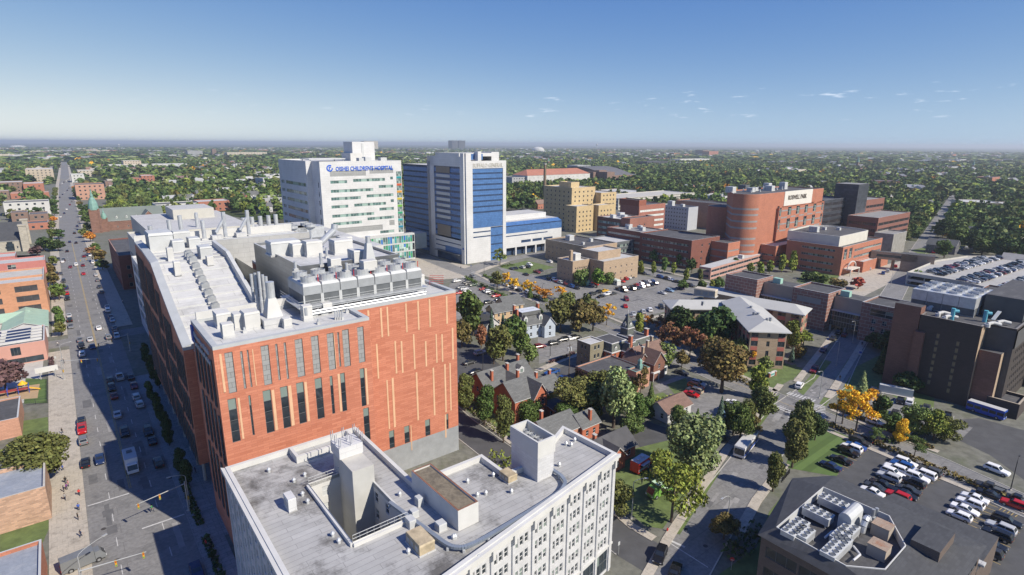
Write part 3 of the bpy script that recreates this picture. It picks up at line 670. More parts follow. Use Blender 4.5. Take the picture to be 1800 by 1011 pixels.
for i in range(n-1):
    (d0,z0),(d1,z1)=prof[i],prof[i+1]; k=max(1,int((d1-d0)/3.2))
    for j in range(k):
        da,db=d0+(d1-d0)*j/k,d0+(d1-d0)*(j+1)/k; za,zb=z0+(z1-z0)*j/k,z0+(z1-z0)*(j+1)/k
        eX=32.5 if d1<=178 else 60
        b.face([ED(e0+1.6,da,za-.5),ED(eX,da,za-.5),ED(eX,db,zb-.8),ED(e0+1.6,db,zb-.8)],wmemb)
        b.face([ED(e0+1.6,db,zb-.8),ED(eX,db,zb-.8),ED(eX,db,zb-.5),ED(e0+1.6,db,zb-.5)],lgrey)
b.face([ED(17.2,116.4,30.5),ED(40,116.4,31),ED(40,127.3,31),ED(17.2,127.3,30.5)],wmemb)
b.build('west_wing_roof',A)
b=MB()
for i in range(n-1):
    (d0,z0),(d1,z1)=prof[i],prof[i+1]
    b.mesh([ED(e0-.05,d0,z0),ED(e0-.05,d1,z1),ED(e0+1.6,d1,z1+.45),ED(e0+1.6,d0,z0+.45),ED(e0+1.6,d0,z0-1),ED(e0+1.6,d1,z1-1),ED(e0-.05,d0,z0-.6),ED(e0-.05,d1,z1-.6)],[(0,3,2,1),(3,4,5,2),(0,1,7,6)],coping)
b.mesh([ED(e0-.05,127.25,31.4),ED(e0+1.6,127.25,31.85),ED(24,127.25,31.85),ED(24,127.25,30.7),ED(e0-.05,127.25,30.7)],[(0,4,3,2,1)],coping)
b.prism(ccw([ED(e0,195.4),ED(60,195.4),ED(60,196),ED(e0,196)]),43,45.6,offw); b.build('coping',A)
# sunken atrium between the wing and the penthouse: raked parapet, panelled back wall, skylight
seam=M('pale_wall_panels',(.44,.445,.44),rough=.55,var=.04,kind='brick',bw=3,bh=1.4,mortar=.05,mcol=(.34,.34,.34),metal=.1)
b=MB(); rp=[(116.4,32.6),(127.3,33.2),(140,36.7),(153.5,41.2),(162.2,44.2),(178,44.9)]
for i in range(len(rp)-1):
    (d0,z0),(d1,z1)=rp[i],rp[i+1]
    b.face([ED(32.4,d0,z0),ED(33.3,d0,z0),ED(33.3,d1,z1),ED(32.4,d1,z1)],lgrey); b.face([ED(32.4,d0,z0-4),ED(32.4,d0,z0),ED(32.4,d1,z1),ED(32.4,d1,z1-4)],lgrey)
    b.face([ED(33.3,d0,30),ED(33.3,d1,30),ED(33.3,d1,z1),ED(33.3,d0,z0)],sheet)
b.wall(ED(33.3,178),ED(60,178),30,44.9,seam); b.prism(ccw([ED(32.4,178.01),ED(60,178.01),ED(60,178.7),ED(32.4,178.7)]),43,44.95,lgrey)
b.face([ED(33.3,116.4,34),ED(38,116.4,34),ED(38,178,34),ED(33.3,178,34)],glass_g); b.wall(ED(38,178),ED(38,116.4),33,39.4,sheet); b.face([ED(38,156,36),ED(60,156,36),ED(60,178,36),ED(38,178,36)],wmemb)
b.build('atrium_wall',A)
b=MB()
for i in range(9): b.bar(ED(33.3,122+i*6,34.1),ED(38,122+i*6,34.1),.35,.3,white)
for e in (33.6,35.6,37.6): b.bar(ED(e,117,34.2),ED(e,177,34.2),.3,.3,white)
b.build('skylight_frame',A)
for k in range(11):
    d=137.5+k*3.0; z=np.interp(d,[p[0] for p in prof],[p[1] for p in prof])-.7; b=MB()
    b.box(ED(24.5,d,z),1.9,1.9,.5,wmemb,AZM); b.box(ED(24.5,d,z+.5),1.7,1.7,1.0,grey,AZM); fan(b,ED(24.5,d,z+1.5),.7,.35,grey); b.build('roof_fan',A)
for e,d,sx,sy,sz in ((20,181,8,8,5),(23.5,176,4,4,3),(26,186,4,6,4),(28,180,4,4,2.6),(20.2,165.8,1.9,1.9,3.2),(20.2,157.2,1.9,1.9,3.2),(28,165,4.5,4,3),(28,160,2,2,2)):
    z=np.interp(d,[p[0] for p in prof],[p[1] for p in prof])-.8; unit(A,ED(e,d,z),sx,sy*.7,sz,lgrey if sx>3 else offw,'roof_vent')
b=MB()
for e,d,h in ((19,188,6),(24,190,7),(27,191,8),(33,192,6)): b=MB(); stack(b,ED(e,d,43.2),.6,h); b.build('exhaust_pipe',A)
for e,d in ((36,190),(43,191)): 
    b=MB(); p=ED(e,d,45.5); b.box(p-V(0,0,2),3,3,1.2,wmemb,AZM); b.tube(p,p+V(2,1.5,4),.5,galv); b.tube(p+V(2,1.5,-1.5),p+V(2,1.5,6),.6,galv); b.build('exhaust_pipe',A)
text_part(A,'University at Buffalo',ED(15.9,113.6),ED(0,-1),1.25,37.6,white,width=12.6); text_part(A,'Jacobs School of Medicine',ED(15.9,113.6),ED(0,-1),1.25,35.9,white,width=13)
b=MB(); b.prism(ccw([ED(15.6,114),ED(15.9,114),ED(15.9,115.8),ED(15.6,115.8)]),36.2,39.2,M('sign_blue',(.01,.09,.42),rough=.5,var=.1)); b.build('emblem',A)
flush_win(A)
# ---------- B: white glazed-brick office building with light court ----------
zB=22.4
froof=M('weathered_roof_felt',(.38,.38,.375),rough=.92,var=.1,scale=.06,kind='stain',col2=(.07,.066,.062),bw=7,bh=1.0,mortar=.05,st=.50,sw=.26)
wb=M('white_glazed_brick',(.56,.565,.575),rough=.6,var=.06,scale=.4,kind='brick',bw=.9,bh=.45,mortar=.02,mcol=(.46,.46,.46))
B=root('office_building','white brick office building with flat grey felt roof and an open light court','building',ED(40,70))
nw,nn,i1,i2,i3,i4,ne,se=ED(14.3,90.6),ED(36.0,90.6),ED(36.0,69),ED(48.5,69),ED(48.5,62.4),ED(57,62.4),ED(66.1,67.8),ED(66.4,55.6)
ne=P(989,748,zB); tw=P(941,807,zB)
dR=(P(791,1009,zB)-P(1084,796,zB)).normalized(); sw=se+dR*1.0
# south corner where the two street fronts meet
t=((14.3-ED(0,0).x)); 
def isect(p,d,q,e):
    k=(q-p).cross(e).z/d.cross(e).z; return p+d*k
sc_=isect(V(se.x,se.y),V(dR.x,dR.y),V(nw.x,nw.y),-DM); scut=sc_-DM*-0
PB=[V(p.x,p.y) for p in (nw,sc_,se,ne,tw,i3,i2,i1,nn)]
PIT=ccw([ED(23.2,62),ED(31.1,62),ED(31.1,78.4),ED(23.2,78.4)])
wbwin=[]
def bays(L,rev,z0,rows,fh,bay,w,h,n3=3,margin=1.2):
    out=[]; nb=int((L-margin)/bay)
    for i in range(nb):
        c=L-margin-bay*(i+.5) if rev else margin+bay*(i+.5)
        for r in range(rows):
            for k in range(n3):
                u=c+(k-(n3-1)/2)*w*1.45; out.append((u-w/2,z0+r*fh,u+w/2,z0+r*fh+h))
    return out
b=MB()
L1=dist2(PB[1],PB[2]); r1=bays(L1,True,5.9,6,2.55,4.15,.72,1.5); g1=[(L1-1.0-4.15*(i+1)+.5,.5,L1-1.0-4.15*i-.35,4.6) for i in range(int((L1-1.2)/4.15))]
b.wall(PB[1],PB[2],0,zB-1.4,wb,r1+g1,.3); queue_win(B,PB[1],PB[2],r1,glass,offw,1,2); queue_win(B,PB[1],PB[2],g1,glass,dgrey,3,2,'shop_window')
L0=dist2(PB[0],PB[1]); r0=bays(L0,False,5.9,6,2.55,3.6,.8,1.5,2,.6); b.wall(PB[0],PB[1],0,zB-1.4,wb,r0,.3); queue_win(B,PB[0],PB[1],r0,glass,offw,1,2)
for i in range(2,9): b.wall(PB[i],PB[(i+1)%9],0,zB-1.4,wb)
pz=[p for p in PIT]
for i in range(4):
    p0,p1=pz[(i+1)%4],pz[i]; L=dist2(p0,p1); rr=[] 
    if L>10: rr=grid(L,4,6,2.9,4,1.1,1.7,.6)
    else: rr=grid(L,4,6,2.9,2,1.1,1.7,.6)
    b.wall(p0,p1,2,zB-.2,offw,rr,.2); queue_win(B,p0,p1,rr,glass if i%2 else lgrey,offw,1,2)
b.build('wall',B)
flush_win(B)
# cornice with brackets, pilasters
b=MB()
out=inset(PB,-.55); out2=inset(PB,-.3)
for i in (0,1):
    for (o,z0,z1) in ((out,zB-.75,zB-.15),(out2,zB-1.4,zB-.752)):
        j=i+1; q=[o[i],o[j],PB[j],PB[i]]; b.prism([V(p.x,p.y) for p in q],z0,z1,offw,bottom=True)
d1=(PB[2]-PB[1]).normalized(); n1=V(d1.y,-d1.x)
for i in range(int(L1/4.15)+1):
    c=PB[2]-d1*(1.0+4.15*i-.1); b.box(V(c.x,c.y)+n1*.11,.55,.24,zB-1.5,wb,math.atan2(d1.y,d1.x))
    b.box(V(c.x,c.y,zB-2.2)+n1*.3,.5,.6,1.4,offw,math.atan2(d1.y,d1.x))
d0=(PB[1]-PB[0]).normalized(); n0=V(d0.y,-d0.x)
for i in range(int(L0/3.6)+1):
    c=PB[0]+d0*(.5+3.6*i); b.box(V(c.x,c.y)+n0*.11,.5,.24,zB-1.5,wb,math.atan2(d0.y,d0.x))
for z in (5.05,21.0):
    b.prism([V(p.x,p.y) for p in (PB[1]+n1*.2,PB[2]+n1*.2,PB[2],PB[1])],z,z+.35,offw,bottom=True)
b.build('cornice',B)
b=MB(); parapet(b,PB,zB-.9,.9,.6,offw,offw); 
for i in range(4):
    p0,p1=pz[i],pz[(i+1)%4]; d=(p1-p0).normalized(); n=V(d.y,-d.x)*.35; b.prism(ccw([p0,p1,p1+n,p0+n]),zB-.9,zB-.35,offw)
# raised trough along the north edge
b.prism(ccw([ED(24,86.2),ED(34.3,86.2),ED(34.3,86.7),ED(24,86.7)]),zB-.9,zB+.25,offw); b.prism(ccw([ED(24,86.71),ED(24.5,86.71),ED(24.5,89.9),ED(24,89.9)]),zB-.9,zB+.25,offw); b.prism(ccw([ED(33.8,86.71),ED(34.3,86.71),ED(34.3,89.9),ED(33.8,89.9)]),zB-.9,zB+.25,offw)
b.build('parapet',B)
r=MB(); ins=inset(PB,.6); r.poly([at_z(p,zB-.9) for p in ins],froof,holes=[[at_z(p,zB-.9) for p in PIT]]); r.poly([at_z(p,2) for p in PIT],asph_dark); r.build('roof',B)
b=MB()  # lift tower in the court
b.prism(ccw([ED(28.0,73.0),ED(31.4,73.0),ED(31.4,80.5),ED(28.0,80.5)]),2,zB+2.6,M('grey_render',(.45,.45,.43),rough=.9,var=.1,scale=.3),conc); b.build('lift_tower',B)
b=MB(); b.prism(ccw([ED(27.8,77.2),ED(31.6,77.2),ED(31.6,80.7),ED(27.8,80.7)]),zB+2.61,zB+4.4,white)
for i in range(9):
    e,d=27.9+(i%3)*1.8,77.4+(i//3)*1.6; b.bar(ED(e,d,zB+4.0),ED(e+.02,d,zB+4.0),.28,2.0,white); b.tube(ED(e+.4,d+.3,zB+4.4),ED(e+.4,d+.3,zB+5.9),.06,galv,5)
b.build('antenna_cluster',B)
for i,(p0,p1) in enumerate(((PIT[0],PIT[1]),(PIT[2],PIT[3]))):
    b=MB()
    for z in (.5,1.0): b.bar(at_z(p0,zB-.3+z),at_z(p1,zB-.3+z),.06,.06,lgrey)
    for k in range(9): c=p0.lerp(p1,k/8); b.bar(at_z(c,zB-.3),at_z(c,zB-.3)+V(.01,0,0),.06,1.05,lgrey)
    b.build('railing',B)
lp=[P(723,828,24.6),P(757,815,24.6),P(841,882,24.6),P(805,899,24.6)]; b=MB(); lp=ccw([V(p.x,p.y) for p in lp]); b.prism(lp,zB-.9,24.4,offw,top=False); parapet(b,lp,24.4,.25,.25,offw,M('rusty_edge',(.22,.10,.06),rough=.8,var=.3)); b.build('penthouse',B)
r=MB(); r.poly([at_z(p,24.42) for p in inset(lp,.25)],M('brown_roof_felt',(.19,.16,.115),rough=.95,var=.25,scale=.4,kind='stain',col2=(.07,.06,.05),bw=9,bh=1,mortar=.02)); r.build('penthouse_roof',B)
b=MB(); tp=rect_ed(51.4,54.7,58.3,64.8); b.prism(tp,0,25.6,wb,conc); parapet(b,inset(tp,-.15),25.61,2.7,.3,offw,offw)
c=sum(tp,V(0,0))/4
for s in (-1.2,0,1.2): fan(b,V(c.x+s*.8,c.y-s,26.6),.55,1.2,galv)
b.build('stair_tower',B)
for px,py,sx,sy,sz,m in ((511,893,2.2,1.1,2.0,white),(739,960,3.6,2.2,1.5,M('rusty_beige',(.40,.33,.22),rough=.7,var=.35,scale=.7)),(775,930,1.2,1.2,1.0,lgrey),(728,908,1,1,1,lgrey),(737,887,1.1,.9,1.2,lgrey),(893,842,2.4,1.7,1.1,M('rusty_beige',(.4,.33,.22))),(722,925,1.4,1,1.2,lgrey)):
    unit(B,P(px,py,zB-.9),sx,sy,sz,m,'air_conditioner',rz=AZM,curb=.15)
b=MB()
for px,py in ((473,830),(517,848),(536,838),(532,872),(541,885),(585,943),(596,955),(718,973),(748,965),(797,948),(703,872),(822,849),(839,873),(854,870),(899,867),(995,783),(1004,785),(983,820),(953,818),(800,947),(1010,776),(867,838),(841,985)):
    b=MB(); p=P(px,py,zB-.9); b.tube(p,p+V(0,0,.5),.22,lgrey,8); b.tube(p+V(0,0,.5),p+V(0,0,.8),.34,galv,8,r2=.12); b.build('roof_vent',B)
b=MB()  # curving duct over the roof
pts=[(685,885),(735,922),(790,963),(815,965),(850,950),(985,868),(995,850),(985,836),(945,812)]
pw=[P(x,y,zB-.45) for x,y in pts]
from_=[]
for i in range(len(pw)-1):
    for k in range(6): from_.append(pw[i].lerp(pw[i+1],k/6))
from_.append(pw[-1])
for _ in range(3): from_=[from_[0]]+[(from_[i-1]+from_[i]*2+from_[i+1])/4 for i in range(1,len(from_)-1)]+[from_[-1]]
for p,q in zip(from_,from_[1:]): b.bar(p,q,.55,.35,M('blue_grey_duct',(.24,.28,.33),rough=.5,var=.1,metal=.3))
b.build('duct',B)
b=MB()
for i,p in enumerate(from_[::6]): b.box(p-V(0,0,.45),.3,.9,.45,lgrey,0)
b.build('duct_support',B)
# ================= campus blocks on the avenue grid =================
def rect(e0,e1,d0,d1): return [ED(e0,d0),ED(e1,d0),ED(e1,d1),ED(e0,d1)]
def bmat(name,c,var=.1,bw=1.2,bh=.4,scale=.2): return M(name,c,rough=.85,var=var,scale=scale,kind='brick',bw=bw,bh=bh,mortar=.04,mcol=tuple(x*.8 for x in c))
redbrick=bmat('red_brick',(.30,.105,.065)); dkbrick=bmat('dark_red_brick',(.20,.075,.055)); tanbrick=bmat('tan_brick',(.40,.30,.21)); yelbrick=bmat('yellow_brick',(.56,.43,.24)); brnbrick=bmat('brown_brick',(.20,.10,.075)); orbrick=bmat('orange_brick',(.43,.17,.105)); blkbrick=bmat('dark_brown_brick',(.060,.046,.042)); pinkbrick=bmat('pink_brick',(.40,.19,.15))
gravel=M('grey_gravel_roof',(.25,.25,.25),rough=.95,var=.2,scale=.3,kind='stain',col2=(.12,.12,.12),bw=14,bh=4,mortar=.03)
dkroof=M('black_roof_felt',(.075,.075,.08),rough=.9,var=.2,scale=.2,kind='stain',col2=(.16,.16,.16),bw=9,bh=1.2,mortar=.02)
wroof=M('pale_flat_roof',(.47,.47,.465),rough=.85,var=.08,scale=.15,kind='stain',col2=(.38,.38,.37),bw=12,bh=2,mortar=.04)
bluemet=M('blue_metal_panel',(.085,.19,.42),rough=.35,var=.12,scale=.15,metal=.1,kind='brick',bw=1.4,bh=1.1,mortar=.05,mcol=(.05,.11,.26))
def ribbons(L,z0,rows,fh,h,sill,m=1.,m1=None,k=1):
    out=[]; m1=m if m1 is None else m1; w=(L-m-m1)/k
    for r in range(rows):
        for i in range(k): out.append((m+w*i+.15,z0+r*fh+sill,m+w*(i+1)-.15,z0+r*fh+sill+h))
    return out
def edblock(name,label,e0,e1,d0,d1,z,wm,rm,S=None,W=None,par=.7,z0=0,cat='building',R=None,flush=True,capm=None,wallname='wall'):
    R=R or root(name,label,cat,ED((e0+e1)/2,(d0+d1)/2))
    wins={}
    if S: wins[0]=S
    if W: wins[3]=W
    block(R,rect(e0,e1,d0,d1),z0,z,wm,rm,wins,par,capm,bname=wallname)
    if flush: flush_win(R)
    return R
def rub(R,pts,z):   # small rooftop kit as parts
    for e,d,sx,sy,sz in pts: unit(R,ED(e,d,z),sx,sy,sz,lgrey,'roof_unit')
G_=lambda rows,n,w,h,fh=3.4,sill=1,z0=0,m=1.5,g=glass,fr=lgrey,mx=1,mz=1:[(lambda L:grid(L,z0,rows,fh,n,w,h,sill,m),g,fr,mx,mz,'window')]
R_=lambda rows,h,fh=3.4,sill=1,z0=0,m=1.,m1=None,k=1,mx=10,g=glass,fr=lgrey:[(lambda L:ribbons(L,z0,rows,fh,h,sill,m,m1,k),g,fr,mx,1,'window')]
# ---- D: white children's hospital ----
zD=61.8
D=root('hospital_tower','white hospital tower with blue roof lettering and coloured glass podium','building',ED(140,350))
PD=[ED(118,324),ED(169,324),ED(169,388),ED(114.7,388),ED(114.7,337),ED(118,337)]
q=lambda L:[(450+a/4,220+b_/4,450+c/4,220+d_/4) for a,b_,c,d_ in L]
wd=q([(522,388,642,412),(682,371,908,400),(943,362,963,383),(525,449,825,470),(862,421,965,440),(528,505,738,525),(777,483,967,505),(530,562,650,585),(690,545,915,568),(947,520,970,543),(535,622,832,640),(867,575,970,602),(540,678,747,700),(783,640,972,665),(873,738,973,758)])
gd=q([(518,328,773,352),(797,308,965,335),(540,712,893,752),(937,670,975,702)])
p0,p1=PD[0],PD[1]; rw=rects_px(wd,p0,p1); rg=rects_px(gd,p0,p1)
hgt=1.75
rw=[(u0,(a+c)/2-hgt/2,u1,(a+c)/2+hgt/2) for u0,a,u1,c in rw]; 
rw=[r for r in rw if r[2]>r[0]]; rg=[(u0,(a+c)/2-1.6,u1,(a+c)/2+1.6) for u0,a,u1,c in rg]
strip_u=wallpt(450+990/4,330,p0,p1)[0]; Ld=dist2(p0,p1); 
sw_=[(strip_u,17.5+k*4.35,Ld-.3,17.5+k*4.35+2.9) for k in range(9)]
gpane=M('mint_glass',(.09,.16,.15),rough=.15,var=.5,scale=.6,spec=.6,kind='blinds',col2=(.28,.40,.36))
b=MB(); b.wall(p0,p1,0,zD-.7,white,rw+rg+sw_,.3)
for r in rw: queue_win(D,p0,p1,[r],gpane if random.random()<.6 else glass_g,lgrey,max(1,int((r[2]-r[0])/1.6)),1)
queue_win(D,p0,p1,rg,louv,lgrey,1,1,'louvre_panel'); queue_win(D,p0,p1,sw_,glass_g,lgrey,5,2)
W_=[(lambda L:[(a,z,c,z+1.7) for z in [20+5.4*k for k in range(7)] for a,c in ((2,5.5),(8,L-9))])]
for i in range(1,6):
    a,c=PD[i],PD[(i+1)%6]; rr=[]
    L=dist2(a,c)
    if i==3: rr=[(x0,z,x1,z+2.0) for z in [21+5.2*k for k in range(6)] for x0,x1 in ((3,9),(12,L-2))]; queue_win(D,a,c,rr,glass_g,lgrey,8,1)
    if i==5: rr=[(L-4.5,21+5.2*k,L-3,24+5.2*k) for k in range(6)]; queue_win(D,a,c,rr,glass,lgrey)
    b.wall(a,c,0,zD-.7,white,rr,.3)
parapet(b,PD,zD-.7,.7,.5,white,lgrey); b.build('wall',D); r=MB(); r.poly([at_z(p,zD-.7) for p in inset(PD,.5)],wroof); r.build('roof',D)
cols=[(.02,.25,.28),(.5,.10,.04),(.55,.27,.04),(.5,.40,.05),(.15,.38,.06),(.04,.30,.16),(.03,.30,.33),(.03,.2,.3)]
for k,c in enumerate(cols):
    b=MB(); q0,q1=p0+EM*strip_u,p0+EM*(Ld-.3); n=-DM*.08; b.prism(ccw([V(x.x,x.y) for x in (q0+n,q1+n,q1,q0)]),17.5+(8-k)*4.35-1.35,17.5+(8-k)*4.35-.05,M('spandrel_%d'%k,c,rough=.25,var=.1)); b.build('spandrel_panel',D)
# podium with coloured glass
b=MB(); pp=rect(126,174.5,320.4,323.9); zP=16.8
b.wall(pp[0],pp[1],0,zP,lgrey,[(x,1+k*5.2,x+1.35,1+k*5.2+4.3) for k in range(3) for x in np.arange(.4,47,1.55)],.2)
b.wall(pp[1],pp[2],0,zP,lgrey); b.wall(pp[3],pp[0],0,zP,lgrey); b.poly([at_z(p,zP) for p in pp],wroof); b.build('podium',D)
pc=[M('teal_glass',(.05,.27,.27),rough=.2,var=.4,scale=.6),M('blue_pane',(.03,.15,.42),rough=.2,var=.2),M('green_pane',(.04,.26,.12),rough=.2,var=.2),gpane,glass_g,M('pale_glass',(.42,.56,.53),rough=.2,var=.3,scale=.5)]
for k in range(3):
    for i in range(10):
        b=MB()
        for j in range(3):
            x=.4+(i*3+j)*1.55; q0=pp[0]+EM*x-DM*-.12; q1=q0+EM*1.35; z=1+k*5.2
            m=random.choice(pc); zs=z+random.choice((1.4,2.2,3.0))
            b.face([at_z(q0,z),at_z(q1,z),at_z(q1,zs),at_z(q0,zs)],random.choice(pc)); b.face([at_z(q0,zs),at_z(q1,zs),at_z(q1,z+4.3),at_z(q0,z+4.3)],m)
        b.build('glazing',D)
b=MB(); b.prism(rect(150,165,352,366),zD-.7,zD+11,white,lgrey); b.prism(rect(148,156,351,365),zD-.7,zD+4,offw,lgrey); b.prism(rect(156,157.5,351.8,351.95),zD+1,zD+10,lgrey); b.build('roof_tower',D)
b=MB(); b.prism(rect(118,140,340,356),zD+.6,zD+1.2,lgrey,offw,bottom=True)
for e,d in ((119,341),(139,341),(119,355),(139,355)): b.tube(ED(e,d,zD-.7),ED(e,d,zD+.6),.3,lgrey,6)
b.build('roof_canopy',D); rub(D,[(145,330,4,3,2),(152,336,5,4,2.4),(160,331,4,4,2)],zD-.7)
sb=M('blue_lettering',(.01,.10,.55),rough=.4,var=.05)
u0,z_=wallpt(450+560/4,220+325/4,p0,p1); u1,_=wallpt(450+962/4,220+300/4,p0,p1)
text_part(D,"OISHEI CHILDREN'S HOSPITAL",p0+EM*u0,EM,3.4,z_+.2,sb,width=u1-u0)
b=MB(); c=p0+EM*(u0-3.4)-DM*.15
for i in range(20):
    a0,a1=.9+i*.27,.9+(i+1)*.27; b.mesh([at_z(c+EM*(math.cos(t)*r_),z_+1.8+math.sin(t)*r_) for t,r_ in ((a0,1.9),(a1,1.9),(a1,1.2),(a0,1.2))],[(0,1,2,3)],sb)
b.mesh([at_z(c+EM*x,z_+1.8+z) for x,z in ((-.5,-1),(0,-1),(0,.9),(-.5,.9))]+[at_z(c+EM*x,z_+1.8+z) for x,z in ((0,.3),(.9,.3),(.9,.7),(0,.7))],[(0,1,2,3),(4,5,6,7)],sb); b.build('emblem',D)
flush_win(D)
# glass bridge between the hospital towers
b=MB(); br=root('glass_bridge','pale glass link bridge between the white hospital and the blue tower','bridge',ED(180,331))
b.prism(rect(174.6,187,327,336),5,15,M('frosted_glass',(.36,.42,.42),rough=.3,var=.15,scale=.4),wroof,bottom=True); b.build('corridor',br)
b=MB()
for i in range(7): b.bar(ED(174.7+i*2,326.9,5),ED(174.75+i*2,326.9,5),.15,10,lgrey)
b.build('mullion',br)
# ---- E: blue and white general hospital ----
E_=root('blue_hospital_tower','tall white and blue banded hospital tower with rooftop lettering','building',ED(205,300))
eW=ED(190,290); zE=66.5
eL=along(eW,DM,754); Lw=(eL-eW).length; eR0=ED(195.5,286.5); eR=along(eR0,EM,889.5,400); Lr=(eR-eR0).length
def bands(R,p0,p1,z0,rows,fh,hb,m=glass_b):
    L=dist2(p0,p1); queue_win(R,p0,p1,[(.1,z0+k*fh,L-.1,z0+k*fh+hb) for k in range(rows)],m,bluemet,12,1)
b=MB()
# west face with blue bay
u=lambda px,py:wallpt(px,py,eL,eW)
x0=u(450+1222/4,300)[0]; x1=u(450+1432/4,300)[0]; 
b.wall(eL,eW,0,zE-2,white,[(x0,14,x1,zE-8),(x0,8,x1,8.7),(x0,11,x1,11.7)],.35); q0,q1=eL+(eW-eL).normalized()*x0,eL+(eW-eL).normalized()*x1
queue_win(E_,eL,eW,[(x0,8,x1,8.7),(x0,11,x1,11.7)],glass_b,bluemet,8,1)
nW=-EM*.35
bb_=MB(); 
for k in range(12):
    z=15+k*3.65; bb_.wall(q0+EM*.3,q1+EM*.3,z,z+2.2,bluemet); queue_win(E_,q0+EM*.2,q1+EM*.2,[(.05,z+2.2,dist2(q0,q1)-.05,z+3.65)],glass_b,bluemet,14,1)
bb_.build('blue_cladding',E_)
g_=MB(); bw_=dist2(q0,q1); mid=(q0+q1)/2; dd=(q1-q0).normalized()
for k in range(8): 
    z=26.2+k*3.65; a=q0+dd*(bw_*.22)-EM*.1; c=q0+dd*(bw_*.68)-EM*.1; g_.prism(ccw([a,c,c+EM*.3,a+EM*.3]),z,z+1.7,lgrey)
a=q0+dd*(bw_*.22)-EM*.06; c=q0+dd*(bw_*.68)-EM*.06
g_.prism(ccw([a,c,c+EM*.2,a+EM*.2]),15,22,M('brown_panel',(.2,.17,.14),rough=.6,var=.1)); g_.prism(ccw([a,c,c+EM*.2,a+EM*.2]),zE-12,zE-8.2,MATS['brown_panel']); g_.build('infill_panel',E_)
# entrance recess
en=MB(); a0=u(450+1280/4,450)[0]; ed_=eL+(eW-eL).normalized()*a0; en.prism(ccw([ed_-EM*.2,eW-EM*.2,eW+EM*.1,ed_+EM*.1]),0,5.2,glass_b); en.prism(ccw([ed_-EM*2.5,eW-EM*2.5,eW,ed_]),5.2,5.6,dgrey,bottom=True); a0=u(450+1335/4,450)[0]; ed2=eL+(eW-eL).normalized()*a0; en.prism(ccw([ed2-EM*.2,eW-EM*.2,eW+EM*.1,ed2+EM*.1]),5.61,9,bluemet); en.build('entrance',E_)
# corner fin and south face
b.wall(eW,ED(190,286.5),0,zE,white); b.wall(ED(190,286.5),eR0,0,zE,white); b.wall(ED(190.9,286.3),ED(191.6,286.3),0,zE,glass_b)
sf=[(1.,27,Lr-2.5,zE-8)]; xs=[wallpt(450+1650/4,400,eR0,eR)[0]]
b.wall(eR0,eR,0,zE-4.5,white,[(1.,21.5,Lr-2.5,zE-9),(xs[0],0,Lr-2.5,21.4),(1,18.6,xs[0]-.05,19.4),(1,15.6,xs[0]-.05,16.4)],.35)
queue_win(E_,eR0,eR,[(1,18.6,xs[0]-.05,19.4),(1,15.6,xs[0]-.05,16.4)],glass_b,bluemet,8,1)
bb_=MB(); s0,s1=eR0+EM*1+DM*.3,eR0+EM*(Lr-2.5)+DM*.3
for k in range(11):
    z=21.6+k*3.35
    if z+3.3>zE-9: break
    bb_.wall(s0,s1,z,z+2.3,bluemet)
    if k>2: queue_win(E_,s0-DM*.1,s1-DM*.1,[(.05,z+2.3,dist2(s0,s1)-.05,z+3.35)],glass_b,bluemet,14,1)
    else: bb_.wall(s0,s1,z+2.3,z+3.35,glass_b if k==2 else bluemet)
bb_.wall(s0+DM*.03,s1+DM*.03,z,zE-9,bluemet); s2=eR0+EM*xs[0]+DM*.3
for k in range(4): bb_.wall(s2,s1,k*5.35,k*5.35+4.6,bluemet); bb_.wall(s2,s1,k*5.35+4.6,k*5.35+5.35,glass_b)
bb_.build('blue_cladding',E_)
far=ED(0,0); q2=eR+DM*34; q3=ED(190,320.5)
b.wall(eR,q2,0,zE-4.5,white); b.wall(q2,q3,0,zE-4.5,white); b.wall(q3,eL,0,zE-2,white)
b.face([at_z(p,zE-5) for p in (eR0,eR,q2,V(q3.x,q3.y),V(eL.x,eL.y),V(eW.x,eW.y))],wroof); b.build('wall',E_)
b=MB(); b.prism(rect(190,216,291,318),zE-2,zE,white,wroof); b.prism(rect(201,203.5,287.2,290.9),zE-5,zE+1,white); b.prism(rect(216.1,222,294,306),zE-5,zE+.5,white,wroof); b.prism(rect(198,207,290.6,290.9),zE-4,zE-.5,bluemet); b.build('roof_storey',E_)
text_part(E_,'BUFFALO GENERAL',eR0+EM*1.2,EM,3.4,zE-8.3,M('beige_letters',(.45,.44,.40),rough=.6,var=.05),width=Lr-4)
text_part(E_,'EMERGENCY',ED(190,288.6),V(0,0,1)*0+(-DM),1.3,9,sb,width=1.6)
lb0=ED(196,321); lb1=along(lb0,DM,713); b=MB()
for k in range(16): b.wall(lb1,lb0,k*3.6,k*3.6+2.4,bluemet); queue_win(E_,lb1,lb0,[(.05,k*3.6+2.4,dist2(lb0,lb1)-.05,k*3.6+3.6)],glass_b,bluemet,12,1)
b.wall(lb0,ED(240,321),0,58,bluemet); b.wall(ED(240,360),lb1,0,58,bluemet); b.poly([at_z(p,58) for p in (lb0,ED(240,321),ED(240,360),lb1)],wroof); b.build('rear_wing',E_)
flush_win(E_)
